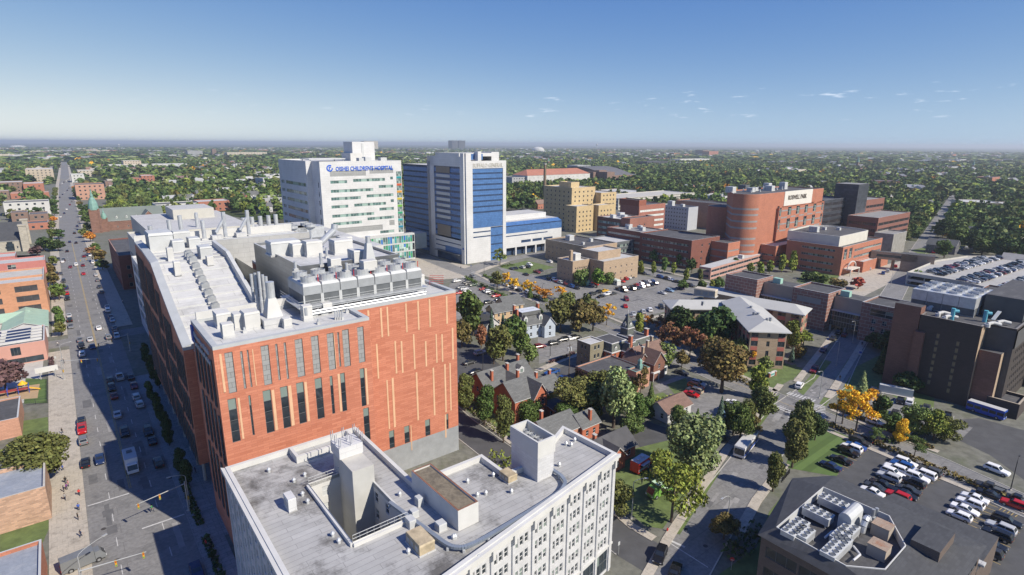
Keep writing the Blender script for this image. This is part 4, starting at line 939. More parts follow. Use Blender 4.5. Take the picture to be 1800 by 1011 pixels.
# ---- blue-topped low wing right of it ----
F_=root('ambulatory_wing','low white hospital wing with a blue metal roof and ground floor colonnade','building',ED(262,292))
f0=eR+EM*.3+DM*4; f1=along(f0,EM,987,400); b=MB(); L=dist2(f0,f1); zF=ztop((987,432),(984,362))
zF=22.
b.wall(f0,f1,5.5,15.2,white,[(2,13,L*.75,13.7)]+[(L*.30+i*L*.19,8,L*.30+i*L*.19+L*.16,9.8) for i in range(3)],.3); queue_win(F_,f0,f1,[(2,13,L*.75,13.7)],glass_b,bluemet,20,1); queue_win(F_,f0,f1,[(L*.30+i*L*.19,8,L*.30+i*L*.19+L*.16,9.8) for i in range(3)],glass_b,bluemet,6,1)
b.wall(f1,f1+DM*40,0,19,white); b.wall(f0+DM*40,f0,0,19,white); b.build('wall',F_)
b=MB(); b.wall(f0,f1,15.2,19.5,bluemet); b.wall(f0,f1,19.5,20.3,glass_b); 
b.face([at_z(f0,20.3),at_z(f1,20.3),at_z(f1+DM*4,zF),at_z(f0+DM*4,zF)],bluemet); b.face([at_z(f0+DM*4,zF),at_z(f1+DM*4,zF),at_z(f1+DM*40,zF),at_z(f0+DM*40,zF)],wroof); b.prism([f0+DM*10+EM*2,f1+DM*10-EM*6,f1+DM*30-EM*6,f0+DM*30+EM*2],zF,zF+3.5,white,wroof); b.build('roof',F_)
b=MB(); b.wall(f0+DM*3,f1+DM*3,0,5.5,glass_b); b.build('shopfront',F_)
for i in range(6): 
    b=MB(); c=f0.lerp(f1,(i+.3)/6)+DM*.6; b.box(c,1.1,1.1,5.5,white,AZM); b.build('column',F_)
flush_win(F_)
# ---- tan office blocks by the car park ----
R=edblock('office_block','tan brick three storey block with ivy on its wall beside the car park',206.7,219,209.5,221.5,12.4,tanbrick,wroof,S=G_(3,6,.8,.9),W=G_(3,3,.7,.9)); 
edblock('','',219.5,247.5,199.5,222,12.4,tanbrick,wroof,S=G_(3,5,.8,.9,m=3),W=G_(3,5,.8,.9),R=R,flush=False); edblock('','',222,240,206,219,16.3,tanbrick,wroof,R=R,z0=11.75)
b=MB(); b.box(ED(208.5,213,11.7),1.6,1.6,6,tanbrick,AZM); b.build('chimney',R); unit(R,ED(213.5,215,11.7),5,4,3.4,offw,'plant_room')
R=edblock('office_block','long tan brick block with a dark flat roof behind the ivied block',243,270,235,272,12.6,tanbrick,dkroof,S=G_(3,7,.8,.9),W=G_(3,9,.8,.9)); rub(R,[(255,262,4,4,3),(262,250,2,2,1.6),(250,245,1.5,1.5,1.2)],11.9)
edblock('','',270.3,292,238,262,12,dgrey,wroof,S=[(lambda L:ribbons(L,0,3,3.6,1.8,1.2),glass,lgrey,12,1,'window')],R=R)
# ---- brick medical offices ----
R=edblock('clinic_block','brown brick clinic with pale ribbon windows and a blank corner tower',304.5,330,262,285,21.6,brnbrick,wroof,W=R_(5,1.7,3.9,1.6,m=1,g=gpane,mx=14),S=G_(5,2,1,1.2)); edblock('','',303.8,330.2,254,261.9,23,bmat('brick_brown_red',(.30,.135,.10)),dkroof,S=G_(5,2,1.1,1.3,4,m=8),R=R); rub(R,[(310,275,3,3,2),(316,270,4,3,2),(322,278,3,5,2.4)],20.9)
R=edblock('clinic_block','taller red brick clinic with bright windows behind the brown clinic',346,378,281,300,27,bmat('brick_mid_red',(.36,.15,.11)),dkroof,S=R_(6,1.7,4,1.6,g=M('blind_white',(.6,.62,.6),rough=.6,var=.2,scale=.7),mx=12),W=G_(5,2,1,1.2)); edblock('','',345.6,354,281,301,31,redbrick,dkroof,R=R,z0=26.4)
R=edblock('laboratory_block','pale grey laboratory slab with white lit end',422,436,289.5,321,20,M('grey_panel',(.40,.42,.46),rough=.7,var=.06),dkroof,W=G_(6,10,1.1,1.2,3.2,1),S=None); rub(R,[(428,312,5,4,4),(428,300,3,3,2)],19.3)
R=edblock('laboratory_block','orange brick block with a dark chimney shaft beside the grey laboratory',448,470,262,322,22.5,bmat('orange_tan_brick',(.46,.24,.16)),dkroof,W=None); b=MB(); b.prism(rect(472,479,268,275),0,38,dgrey); b.build('chimney_shaft',R)
R=edblock('parking_garage','multi storey concrete parking garage with open decks behind the yellow block',495,640,432,480,12.5,M('garage_concrete',(.50,.48,.44),rough=.9,var=.08),conc,S=R_(4,1.4,3.4,1.4,m=1,k=9,mx=1,g=M('garage_gap',(.05,.05,.055),rough=.9,var=.3)),W=R_(4,1.4,3.4,1.4,m=1,k=12,mx=1,g=MATS['garage_gap']))
# yellow brick tower with stepped wings
R=edblock('residence_tower','yellow brick tower with stepped wings behind the blue hospital wing',343.5,372,352,388,36,yelbrick,wroof,S=G_(9,5,1.4,1.5,3.8),W=G_(9,6,1.4,1.5,3.8)); edblock('','',372.2,392,345,375,31,yelbrick,wroof,S=G_(8,4,1.4,1.5,3.8),R=R,flush=False); edblock('','',336,356,338,351.7,22,yelbrick,wroof,S=G_(5,4,1.3,1.5,3.8),W=G_(5,2,1.3,1.5,3.8),R=R,flush=False); edblock('','',358,377,334,344.7,22,yelbrick,wroof,S=G_(5,4,1.3,1.5,3.8),R=R,flush=False); edblock('','',350,360,360,375,40,yelbrick,wroof,z0=35.3,R=R)
b=MB(); c=P(957,352); sR=root('brick_chimney','tall slim brown brick chimney stack beyond the hospital wing','chimney',c); b.tube(c,c+V(0,0,46),2.4,bmat('chimney_brick',(.22,.16,.11)),14,r2=1.6); b.build('shaft',sR); b=MB(); b.tube(c+V(0,0,46),c+V(0,0,47.5),1.9,conc,14); b.build('cap',sR)
# ---- M long dark red block ----
R=edblock('research_block','long dark red brick block with ribbon windows and tree row in front',288,317,193.5,232,17.5,dkbrick,dkroof,W=R_(4,1.3,4,1.5,m=2,k=2,mx=14),S=G_(4,2,1.4,1.2,4,m=7)); edblock('','',290,312,232.2,262,17.5,dkbrick,gravel,W=R_(4,1.3,4,1.5,m=1,mx=20,g=M('pale_panes',(.35,.33,.28),rough=.3,var=.5,scale=.6)),R=R); rub(R,[(300,240,3,3,2),(305,246,3,2,2),(298,250,2,2,2),(304,255,4,3,2)],16.8)  # rear ribbon panes in a pale warm colour, mottled by noise
edblock('','',317.2,335,193.6,200,13.5,bmat('brick_pale',(.36,.2,.17)),dkroof,S=G_(3,2,1.2,1.2,4,m=4),R=R)
# ---- N rounded cancer centre ----
N=root('cancer_centre','tall rounded orange brick hospital with grey bands and roof lettering','building',ED(350,195))
zN=43.5
def arc(cx,cy,r,a0,a1,n): return [ED(cx+r*math.cos(a0+(a1-a0)*i/n),cy+r*math.sin(a0+(a1-a0)*i/n)) for i in range(n+1)]
eN=along(ED(340,178),EM,1447,340)
eNe=eN.x*EM.x+eN.y*EM.y
PN=arc(331,187,9,math.pi,1.5*math.pi,12)+[ED(eNe,178),ED(eNe,205),ED(340,205),ED(322,190)]
ban=M('grey_band',(.26,.25,.25),rough=.7,var=.1)
b=MB()
lev=[0]
zz=0; bandz=[(8,9.2),(12,13.2),(16,17.2),(22.5,23.6),(26.5,27.6),(30.5,31.6),(34,35.1)]
south_i=12
p0,p1=PN[12],PN[13]; Ls=dist2(p0,p1)
big=[]
for z in (20.2,28.6):
    for i in range(6):
        uu=wallpt(1366+i*14.6,370,p0,p1)[0]; big.append((uu,z,uu+ (4.4 if 0<i<5 else 2.4),z+6.2))
for i in range(len(PN)):
    a,c=PN[i],PN[(i+1)%len(PN)]; z=0
    if i==12: b.wall(a,c,0,zN-.7,orbrick,big,.3); queue_win(N,a,c,big,glass,offw,2,3); continue
    for z0,z1 in bandz: b.wall(a,c,z,z0,orbrick); b.wall(a,c,z0,z1,ban); z=z1
    b.wall(a,c,z,zN-.7,orbrick)
parapet(b,PN,zN-.7,.7,.4,orbrick,lgrey); b.build('wall',N); r=MB(); r.poly([at_z(p,zN-.7) for p in inset(PN,.4)],dkroof); r.build('roof',N)
for i in (5,9):
    a,c=PN[i],PN[i+1]
    for z0,z1 in bandz: queue_win(N,a,c,[(.2,z0-.2,1.6,z1+.4)],glass,ban)
b=MB(); u0=wallpt(1379,345,p0,p1)[0]; u1=wallpt(1427,345,p0,p1)[0]
b.prism(ccw([p0+EM*u0-DM*.25,p0+EM*u1-DM*.25,p0+EM*u1,p0+EM*u0]),zN-9.5,zN+.2,M('cream_panel',(.62,.60,.55),rough=.7,var=.05)); b.build('sign_panel',N)
text_part(N,'ROSWELL PARK',p0+EM*(u0+4.5)-DM*.2,EM,4,zN-5.3,M('dark_letters',(.05,.03,.02),rough=.5,var=.05),width=(u1-u0)*.66)
b=MB(); b.prism(ccw([p0+EM*(u0-8)-DM*1.6,p0+EM*Ls-DM*1.6,p0+EM*Ls,p0+EM*(u0-8)]),12,zN-9.6,orbrick,lgrey); b2=[(r[0]-(u0-8),r[1],r[2]-(u0-8),r[3]) for r in big]
b=MB(); q0,q1=p0+EM*(u0-8)-DM*1.6,p0+EM*Ls-DM*1.6; WQ[N]=[w for w in WQ[N] if w[2].name.find('zz')<0 and not (w[3]=='window' and abs((w[0]-p0).dot(DM))<.01 and w[0].z>19)]
b.wall(q0,q1,12,zN-9.6,orbrick,b2,.3); queue_win(N,q0,q1,b2,glass,offw,2,3); b.wall(p0+EM*(u0-8),q0,12,zN-9.6,orbrick); b.poly([at_z(p,zN-9.6) for p in (q0,q1,p0+EM*Ls,p0+EM*(u0-8))],lgrey)
for z0,z1 in ((18.8,19.7),(23,23.9),(27,27.9),(31.4,32.3)): 
    for (a,c) in zip([0]+[r[2] for r in b2[:6]],[r[0] for r in b2[:6]]+[dist2(q0,q1)]): b.wall(q0+EM*(a+.05)-DM*.06,q0+EM*(c-.05)-DM*.06,z0,z1,ban)
b.build('front_bay',N)
edblock('','',338,eNe,168,177.7,12.5,orbrick,wroof,W=R_(2,1.1,4,2,m=1,mx=6),S=R_(2,1.1,4,2,m=2,mx=8),R=N,flush=False)
pl=arc(344,209,10,0,2*math.pi,28)[:-1]; b=MB(); b.prism(ccw(pl),0,33,orbrick,dkroof); b.build('rear_drum',N)
edblock('','',308,321,182,214,15.5,orbrick,dkroof,W=R_(3,1.0,4,2,m=.5,mx=10,g=ban,fr=ban),S=R_(3,1.0,4,2,m=.5,mx=10,g=ban,fr=ban),R=N,flush=False)
rub(N,[(335,200,5,4,3.4),(350,195,4,3,2.4),(360,198,3,3,2),(370,193,5,4,3),(380,200,4,4,4),(392,195,4,4,4.5)],zN-.7)
for i in range(14): b=MB(); stack(b,ED(345+i*3.2,192+(i*7)%9,zN-.7),.35,1.6+(i*5)%4*.5); b.build('roof_vent',N)
flush_win(N)
# N2 low clinic with curved white roof storey
R=edblock('outpatient_clinic','low orange brick clinic with a curved cream roof storey and arched entrance','building' and 342.5,399,132,164,16.5,orbrick,dkroof,W=R_(4,1.3,3.9,1.5,m=9,m1=4,mx=14),S=[(lambda L:[(2,9,6,15),(9,9,13,15),(16,12.2,L-1,13.6),(16,8.3,L-1,9.7)],glass,offw,3,3,'window')]) if False else edblock('outpatient_clinic','low orange brick clinic with a curved cream roof storey and arched entrance',342.5,399,132,164,16.5,orbrick,dkroof,W=R_(4,1.3,3.9,1.5,m=9,m1=4,mx=14),S=[(lambda L:[(2,9,6,15),(9,9,13,15),(16,12.2,L-1,13.6),(16,8.3,L-1,9.7)],glass,offw,3,3,'window')])
crm=M('cream_metal',(.58,.56,.50),rough=.6,var=.06)
pl=[ED(346,136),ED(366,136)]+arc(372,150,20,-.75,1.2,12)+[ED(346,166)]; pl=ccw(pl); b=MB(); b.prism(pl,15.8,21,crm,top=False); parapet(b,pl,21,.8,.4,crm,offw); b.build('roof_storey',R); r=MB(); r.poly([at_z(p,21) for p in inset(pl,.4)],dkroof); r.build('roof_storey_roof',R)
rub(R,[(358,156,5,3,3),(372,156,2,2,1.4),(378,150,2,2,1.2)],21)
b=MB(); 
for i in range(10):
    a0,a1=math.pi*i/10,math.pi*(i+1)/10; c=ED(352,129.8,3); 
    vs=[c+EM*(-math.cos(a0)*6)+V(0,0,math.sin(a0)*4.5),c+EM*(-math.cos(a1)*6)+V(0,0,math.sin(a1)*4.5)]; b.bar(vs[0],vs[1],.5,.5,offw)
b.prism(rect(346,358,127.5,131.9),3.4,3.9,crm,bottom=True)
for e in (346.3,357.7): b.tube(ED(e,127.8),ED(e,127.8,3.4),.3,crm,8)
b.build('entrance_canopy',R); edblock('','',362,400,127.5,131.8,6.5,orbrick,wroof,R=R)
# sky bridge
R=root('sky_bridge','enclosed beige footbridge over the street beside the orange clinic','bridge',ED(405,105))
b=MB(); a,c=ED(398,128),P(1612,462,6); a=P(1530,452,6.5); d_=(c-a).normalized(); n_=V(-d_.y,d_.x)*-4
k=[V(a.x,a.y),V(c.x,c.y),V(c.x,c.y)-n_,V(a.x,a.y)-n_]; b.prism(ccw(k),6,10.4,tanbrick,dkroof,bottom=True); b.build('corridor',R); b=MB()
for s in (0,): b.wall(V(a.x,a.y)+d_*3+n_*.02,V(c.x,c.y)-d_*8+n_*.02,7.4,8.9,glass)
b.build('glazing',R); b=MB(); kk=[V(c.x,c.y)-d_*8,V(c.x,c.y)+d_*8,V(c.x,c.y)+d_*8-n_*2,V(c.x,c.y)-d_*8-n_*2]; b.prism(ccw(kk),0,10.41,tanbrick,dkroof); b.build('end_pavilion',R)
b=MB(); 
for t in (.2,.5): cc=a.lerp(c,t); b.box(V(cc.x,cc.y)-n_*.5,1.2,1.2,6,tanbrick,0); 
b.build('pier',R)
# ---- O dark modern block ----
dkp=M('dark_slate_panel',(.055,.06,.075),rough=.4,var=.3,scale=.3,kind='brick',bw=2.5,bh=1.6,mortar=.08,mcol=(.03,.03,.035)); dkg=M('smoked_glass',(.045,.04,.045),rough=.12,var=.5,scale=.3)
O=edblock('glass_clinic','dark slate and glass clinical tower with a terrace garden behind the orange clinic',418,460,178,220,35,dkp,dkroof,W=R_(8,2.2,4.2,1.2,m=1,k=3,mx=8,g=dkg,fr=dgrey),S=R_(8,2.2,4.2,1.2,m=1,k=3,mx=8,g=dkg,fr=dgrey)); 
b=MB(); b.prism(rect(452,470,170,186),0,45,dkp,gravel); b.build('stair_core',O); edblock('','',440,500,150,169.8,24,bmat('rust_panel',(.23,.10,.075)),gravel,W=R_(5,2,4.2,1.4,m=1,k=2,mx=6,g=dkg,fr=dgrey),S=R_(5,2,4.2,1.4,m=1,k=6,mx=4,g=dkg,fr=dgrey),R=O); edblock('','',470.3,505,170.2,190,33,MATS['rust_panel'],gravel,S=R_(7,2,4.2,1.4,m=1,k=5,mx=4,g=dkg,fr=dgrey),R=O); edblock('','',436,460,138,149.7,14.5,M('mesh_panel',(.26,.25,.23),rough=.7,var=.2,scale=.5),gravel,R=O)
unit(O,ED(428,210,34.3),7,6,5,M('blue_unit',(.05,.12,.24),rough=.4,var=.2),'roof_unit')
# ---- R long pink gridded building ----
pgrid=M('pink_panel_grid',(.27,.135,.11),rough=.8,var=.12,scale=.2,kind='brick',bw=2.6,bh=1.35,mortar=.09,mcol=(.42,.38,.34)); 
tanw=M('tan_render',(.36,.31,.25),rough=.85,var=.06)
R=edblock('genetics_building','long pink gridded brick building stepping along the tan glazed links',231.5,245,121.5,136.5,15.6,pgrid,dkroof,S=None,W=None)
edblock('','',231.5,247,92,106,15.6,pgrid,dkroof,R=R,W=[(lambda L:[(2,10.4,L-2.5,12.8)],ban,ban,1,1,'louvre_panel')],flush=False); edblock('','',232,247,63,80,15.0,pgrid,dkroof,R=R,W=[(lambda L:[(3,10.4,L-3.5,13)]+[(4+i*3.6,1.5+k*3,5.5+i*3.6,3.2+k*3) for i in range(3) for k in range(3)],glass,offw,2,2,'window')],flush=False)
for d0,d1 in ((106.2,121.3),(80.2,91.8)):
    b=MB(); b.wall(ED(237,d1),ED(237,d0),8.5,14,tanw); b.wall(ED(235.5,d1),ED(235.5,d0),2.5,8.4,glass); b.prism(rect(235.3,237.05,d0,d1),8.3,8.6,lgrey,bottom=True); b.prism(rect(237.1,246,d0,d1),2.5,13.9,tanw,dkroof,bottom=True); b.build('glazed_link',R)
    b=MB()
    for i in range(12): t=d0+(d1-d0)*(i+.5)/12; b.bar(ED(235.35,t,2.5),ED(235.35,t+.02,2.5),.18,5.8,lgrey)
    for z in (4.4,6.4): b.bar(ED(235.35,d0,z),ED(235.35,d1,z),.12,.12,lgrey)
    b.build('mullion',R)
    b=MB(); c=ED(240,(d0+d1)/2+3,13.9); b.box(c,3.4,2.2,2.2,M('mint_green_metal',(.30,.50,.42),rough=.6,var=.08),AZM,top=.97); b.build('roof_unit',R)
b=MB()
for dd in (80.5,86,91.5): b.tube(ED(236,dd),ED(236,dd,2.5),.4,conc,8)
b.build('pier',R); flush_win(R)
edblock('arcade_wing','low pink and white striped arcade running along the street by the rounded hospital',240,300,152,160,8,bmat('pink_stripe',(.50,.30,.25)),wroof,S=None,W=G_(2,3,1.2,1.2),) if False else None
R=root('arcade_wing','low pink arcade with white window strips running in front of the rounded hospital','building',ED(290,160)); a,c=P(1248,492,0),P(1378,452,0); d_=(c-a).normalized(); n_=V(-d_.y,d_.x); L=(c-a).length
b=MB(); rr=ribbons(L,0,2,3,1.4,1,m=.5,k=10); b.wall(a,c,0,6.6,bmat('pink_stripe',(.48,.28,.23)),rr,.2); queue_win(R,a,c,rr,glass,offw,3,1); b.wall(c,c+n_*7,0,6.6,MATS['pink_stripe']); b.wall(a+n_*7,a,0,6.6,MATS['pink_stripe'],[(1,1,6,2.4),(1,4,6,5.4)]); b.poly([at_z(p,6.6) for p in (a,c,c+n_*7,a+n_*7)],wroof); b.build('wall',R); flush_win(R)
unit(R,V(*(a.lerp(c,.4)+n_*2).to_tuple()[:2],6.6),3,2,1.8,offw,'roof_unit')
# ---- T dark brown laboratory ----
AE_=math.atan2(EM.y,EM.x)
T=root('dark_laboratory','dark brown windowless laboratory tower with rooftop cooling fans','building',ED(210,45)); zT=24.
wT=[(9.5+.0,2.5+k*2.05,10.3,4.0+k*2.05) for k in range(8)]+[(4.6,3.5+k*2.05,5.4,5.0+k*2.05) for k in range(8)]
PT=[ED(194,36.5),ED(198.5,36.5),ED(198.5,30),ED(246,30),ED(246,58),ED(197,58),ED(197,51),ED(194,51)]
b=MB(); wm=[None]*8
for i in range(8):
    a,c=PT[i],PT[(i+1)%8]; rr=[]
    if i==7: rr=wT
    lowm=blkbrick
    if i in(2,): 
        rl=grid(dist2(a,c),2,6,2.6,18,.9,1.2,.8,4); b.wall(a,c,0,18.4,M('dark_louvre_wall',(.055,.042,.038),rough=.8,var=.2,kind='brick',bw=.9,bh=.45,mortar=.1,mcol=(.03,.025,.022)),rl,.3); queue_win(T,a,c,rl,glass,dgrey); b.wall(a-(DM*.35),c-DM*.35,18.4,zT-.6,M('charcoal_ribbed',(.075,.075,.078),rough=.6,var=.12,kind='brick',bw=.6,bh=30,mortar=.08,mcol=(.045,.045,.048))); b.face([at_z(a-DM*.35,18.4),at_z(a,18.4),at_z(c,18.4),at_z(c-DM*.35,18.4)],dgrey)
    else: b.wall(a,c,0,zT-.6,(lowm if i!=1 else M('charcoal_ribbed',(.075,.075,.078))) if i!=0 else tanbrick,rr,.25)  # narrow south return gets the tan colour to paint in its sunlit tone
    if rr: queue_win(T,a,c,rr,M('tan_slot',(.22,.18,.11),rough=.3,var=.5,scale=1),dgrey)  # slot panes in a dull tan colour, mottled by noise
parapet(b,PT,zT-.6,.6,.5,blkbrick,M('dull_coping',(.22,.21,.20),rough=.7,var=.1)); b.build('wall',T); r=MB(); r.poly([at_z(p,zT-.6) for p in inset(PT,.5)],dkroof); r.build('roof',T)
b=MB(); b.prism(rect(194.2,198,51.2,58),0,26,brnbrick,dkroof); b.prism(rect(192.7,193.9,49,51.5),0,19,brnbrick); b.build('stair_tower',T)
b=MB(); st=rect(195.5,198.4,31.5,36.4); b.wall(st[3],st[0],0,17,brnbrick); b.wall(st[0],st[1],0,17,tanbrick); b.poly([at_z(p,17) for p in st],dkroof); b.build('duct_tower',T)  # tan on the south face paints the sunlit side of this brown box
b=MB(); b.prism(rect(209.5,240,31,40.2),zT-.6,zT+6,M('charcoal_panel',(.07,.075,.08),rough=.6,var=.1),dkroof); b.build('plant_room',T)
for i in range(4):
    b=MB(); c=ED(213,43.0+i*4.0,zT-.6)
    for s in (-8.4,-4.2,0,4.2,8.4): cc=ED(213+s,43.0+i*4.0,zT-.6); b.box(cc,.25,4.06,2.4,lgrey,AE_)
    b.box(c+V(0,0,.3),17.4,3.8,2.2,dgrey,AE_); b.box(c+V(0,0,2.501),18,3.9,3.2,galv,AE_)
    for s in (-5.4,0,5.4): fan(b,ED(213+s,43.0+i*4.0,zT+5.1),1.6,.6,galv)
    b.build('cooling_tower',T)
for px,py in ((1633,545),(1648,556),(1660,562),(1735,575),(1752,572)):
    b=MB(); p=P(px,py,zT-.6); p=V(p.x,p.y,zT-.6); b.tube(p,p+V(0,0,.9),.7,offw,10); b.tube(p+V(0,0,.9),p+V(1.6,.2,1.2),.45,offw,10); b.tube(p+V(1.6,.2,1.2),p+V(3.4,-.4,.8),.45,offw,10); b.build('white_duct',T)
for px,py in ((1673,562),(1730,566)):
    b=MB(); p=P(px,py,zT-.6); b.tube(p,p+V(0,0,3.4),.55,M('turquoise_paint',(.10,.36,.45),rough=.5,var=.1),10); b.tube(p+V(0,0,2.6),p+V(1.3,-.4,2.6),.5,MATS['turquoise_paint'],10); b.build('turquoise_fan',T)
b=MB(); b.bar(P(1745,563,zT),P(1757,548,zT+2),.9,.2,lgrey); b.build('roof_stair',T)
flush_win(T)
# low annexes right of the laboratory
for (x,y,sx,sy,h,l) in ((1765,722,9,7,4.5,'low dark brick annex with a sunken court beside the laboratory'),(1800,670,10,8,6,'second dark brick annex stepping up the laboratory wall'),):
    c=P(x,y); R=root('laboratory_annex',l,'building',c); b=MB(); pl=[c+EM*sx*u_/2+DM*sy*v_/2 for u_,v_ in ((-1,-1),(1,-1),(1,1),(-1,1))]; b.prism(pl,0,h-.8,blkbrick,top=False); parapet(b,pl,h-.8,.8,.5,blkbrick,tanw); b.poly([at_z(p,h-.8) for p in inset(pl,.5)],dkroof); b.build('wall',R)
# ---- parking garage deck on the right ----
Q=root('parking_deck','open concrete parking deck with a crowded roof level behind the laboratory','building',ED(380,60)); zQ=6.0
PQ=ccw([V(p.x,p.y) for p in (P(1594,481,zQ),P(1645,460,zQ),P(1700,452,zQ),P(1850,452,zQ),P(1880,545,zQ),P(1690,497,zQ))])
b=MB(); n=len(PQ)
for i in range(n):
    a,c=PQ[i],PQ[(i+1)%n]; L=dist2(a,c); rr=[r for r in ribbons(L,0,2,2.9,1.7,.6,m=.6,k=max(1,int(L/7)))]
    b.wall(a,c,0,zQ,conc,rr,.8)
parapet(b,PQ,zQ,.9,.25,conc,conc); b.poly([at_z(p,zQ) for p in PQ],M('deck_concrete',(.36,.355,.34),rough=.9,var=.1,scale=.2)); b.poly([at_z(p,2.9) for p in inset(PQ,.9)],asph_dark); b.build('deck',Q)
R=edblock('',"",0,1,0,1,1,conc,conc,R=Q) if False else None
R=edblock('service_block','brown flat roofed service block with two beige plant boxes at the garage',300,345,28,66,7.6,brnbrick,dkroof) ; 
for e in (318,332): unit(R,ED(e,52,6.9),4,5,3.4,M('beige_unit',(.48,.43,.35),rough=.7,var=.05),'plant_box')
# ---- S Y-shaped hall with hipped white roofs ----
S_=root('residence_hall','tan brick Y shaped hall with white hipped roofs and red window panels','building',P(1320,560))
hipm=M('white_hip_roof',(.42,.42,.40),rough=.7,var=.06,scale=.2); redp=M('red_spandrel',(.42,.13,.10),rough=.7,var=.1)
def wing(pa,pb,wd,z,rise,hip,rows,both=True):
    """rectangular wing from pa to pb (end nearest camera = pa); hipped roof"""
    d=(pb-pa); d.z=0; L=d.length; d/=L; n=V(d.y,-d.x)*wd/2; pa=V(pa.x,pa.y); pb=V(pb.x,pb.y)
    pl=[pa-n,pa+n,pb+n,pb-n]; pl=ccw(pl); b=MB()
    for i in range(4):
        a,c=pl[i],pl[(i+1)%4]; LL=dist2(a,c); rr=[]
        if LL>wd+1: 
            k=int(LL/4.2); rr=[(LL*(j+.2)/k,1+r*3.3,LL*(j+.8)/k,2.8+r*3.3) for j in range(k) for r in range(rows)]
        else: rr=[(x0,1+r*3.3,x1,2.8+r*3.3) for r in range(rows) for x0,x1 in ((.4,2.6),(LL/2-.4,LL/2+.6),(LL-2.6,LL-.4))]
        b.wall(a,c,0,z,tanbrick,rr,.25); queue_win(S_,a,c,rr,glass,dgrey,2,1)
        dd=(c-a).normalized(); nn=V(dd.y,-dd.x)
        for r0 in rr:
            if r0[2]-r0[0]>1.2 and r0[1]>2: b.wall(a+dd*(r0[0]+.03)+nn*.04,a+dd*(r0[2]-.03)+nn*.04,r0[1]-1.4,r0[1]-.05,redp)
    b.build('wing_wall',S_)
    o=1.1; q=[pl_ for pl_ in inset(pl,-o)]; m0,m1=(q[0]+q[1])/2,(q[2]+q[3])/2; dd=(m1-m0).normalized(); LL=(m1-m0).length
    # ridge along the long axis
    ax=(pb-pa).normalized(); r0=pa+ax*(hip-o); r1=pb-ax*0; r0,r1=at_z(r0,z+rise),at_z(r1,z+rise)
    e_=[at_z(p,z) for p in (pa-n*(1+2*o/wd)-ax*o,pa+n*(1+2*o/wd)-ax*o,pb+n*(1+2*o/wd),pb-n*(1+2*o/wd))]
    r=MB(); r.mesh(e_+[r0,r1],[(0,1,4),(1,2,5,4),(3,0,4,5)],hipm); r.mesh([p-V(0,0,.35) for p in e_]+e_,[(0,1,5,4),(1,2,6,5),(3,0,4,7),(3,2,1,0)],offw); r.build('wing_roof',S_)
zS=13.
ctr=P(1300,522,zS+2)
w1=P(1352,582,zS); wing(w1,ctr,11.5,zS,2.2,6,4)
w2=P(1416,547,zS); wing(w2,ctr+V(2,2,0),9.5,zS-.0,2.1,5,4)
w3=P(1176,535,zS-2); wing(w3,ctr+V(-2,3,0),11,zS-2,2,5,3)
b=MB(); b.prism(ccw([V(p.x,p.y) for p in (P(1243,502,8),P(1330,515,8),P(1322,528,8),P(1238,512,8))]),0,8,tanbrick,hipm); b.build('rear_hall',S_)
b=MB(); c=P(1290,535); b.box(V(c.x,c.y),2.6,2.6,14.5,tanbrick,.4); b.build('chimney',S_)
unit(S_,P(1240,520,8),9,4,3,M('beige_unit',(.48,.43,.35)),'plant_box',rz=-.6)
for px,py in ((1320,545),(1325,556),(1332,557),(1348,567),(1354,566),(1235,537)): unit(S_,P(px,py,zS+1.2),.8,.8,1.2,grey,'roof_vent')
flush_win(S_)
# ================= houses and smaller buildings =================
shing=M('grey_shingles',(.135,.14,.14),rough=.9,var=.15,scale=.4,kind='brick',bw=1.1,bh=.3,mortar=.03,mcol=(.09,.09,.09)); shing_d=M('charcoal_shingles',(.07,.07,.075),rough=.9,var=.2,scale=.4); shing_b=M('brown_shingles',(.20,.125,.10),rough=.9,var=.12,scale=.4,kind='brick',bw=1.1,bh=.3,mortar=.03,mcol=(.13,.08,.06)); slate=M('slate_roof',(.062,.065,.07),rough=.75,var=.15,scale=.3,kind='brick',bw=.9,bh=.45,mortar=.04,mcol=(.06,.06,.065))
vbrick=M('vermilion_brick',(.46,.135,.07),rough=.85,var=.12,scale=.3,kind='brick',bw=.6,bh=.2,mortar=.03,mcol=(.36,.14,.09)); salmon=bmat('salmon_brick',(.50,.27,.19)); clap_w=M('white_clapboard',(.54,.545,.555),rough=.7,var=.04,kind='brick',bw=30,bh=.25,mortar=.03,mcol=(.5,.5,.52)); clap_b=M('pale_blue_clapboard',(.46,.52,.60),rough=.7,var=.05,kind='brick',bw=30,bh=.25,mortar=.03,mcol=(.36,.41,.48)); clap_t=M('peach_clapboard',(.58,.42,.26),rough=.7,var=.05,kind='brick',bw=30,bh=.25,mortar=.03,mcol=(.45,.32,.2)); trim=M('white_trim',(.58,.58,.575),rough=.6,var=.03)
greencu=M('green_copper',(.17,.31,.27),rough=.7,var=.15,scale=.5)
class Frame:
    """local frame: x along the ridge, y across"""
    def __init__(s,c,ang): s.c=V(c.x,c.y); s.x=V(math.cos(ang),math.sin(ang)); s.y=V(-math.sin(ang),math.cos(ang))
    def p(s,x,y,z=0): q=s.c+s.x*x+s.y*y; return V(q.x,q.y,z)
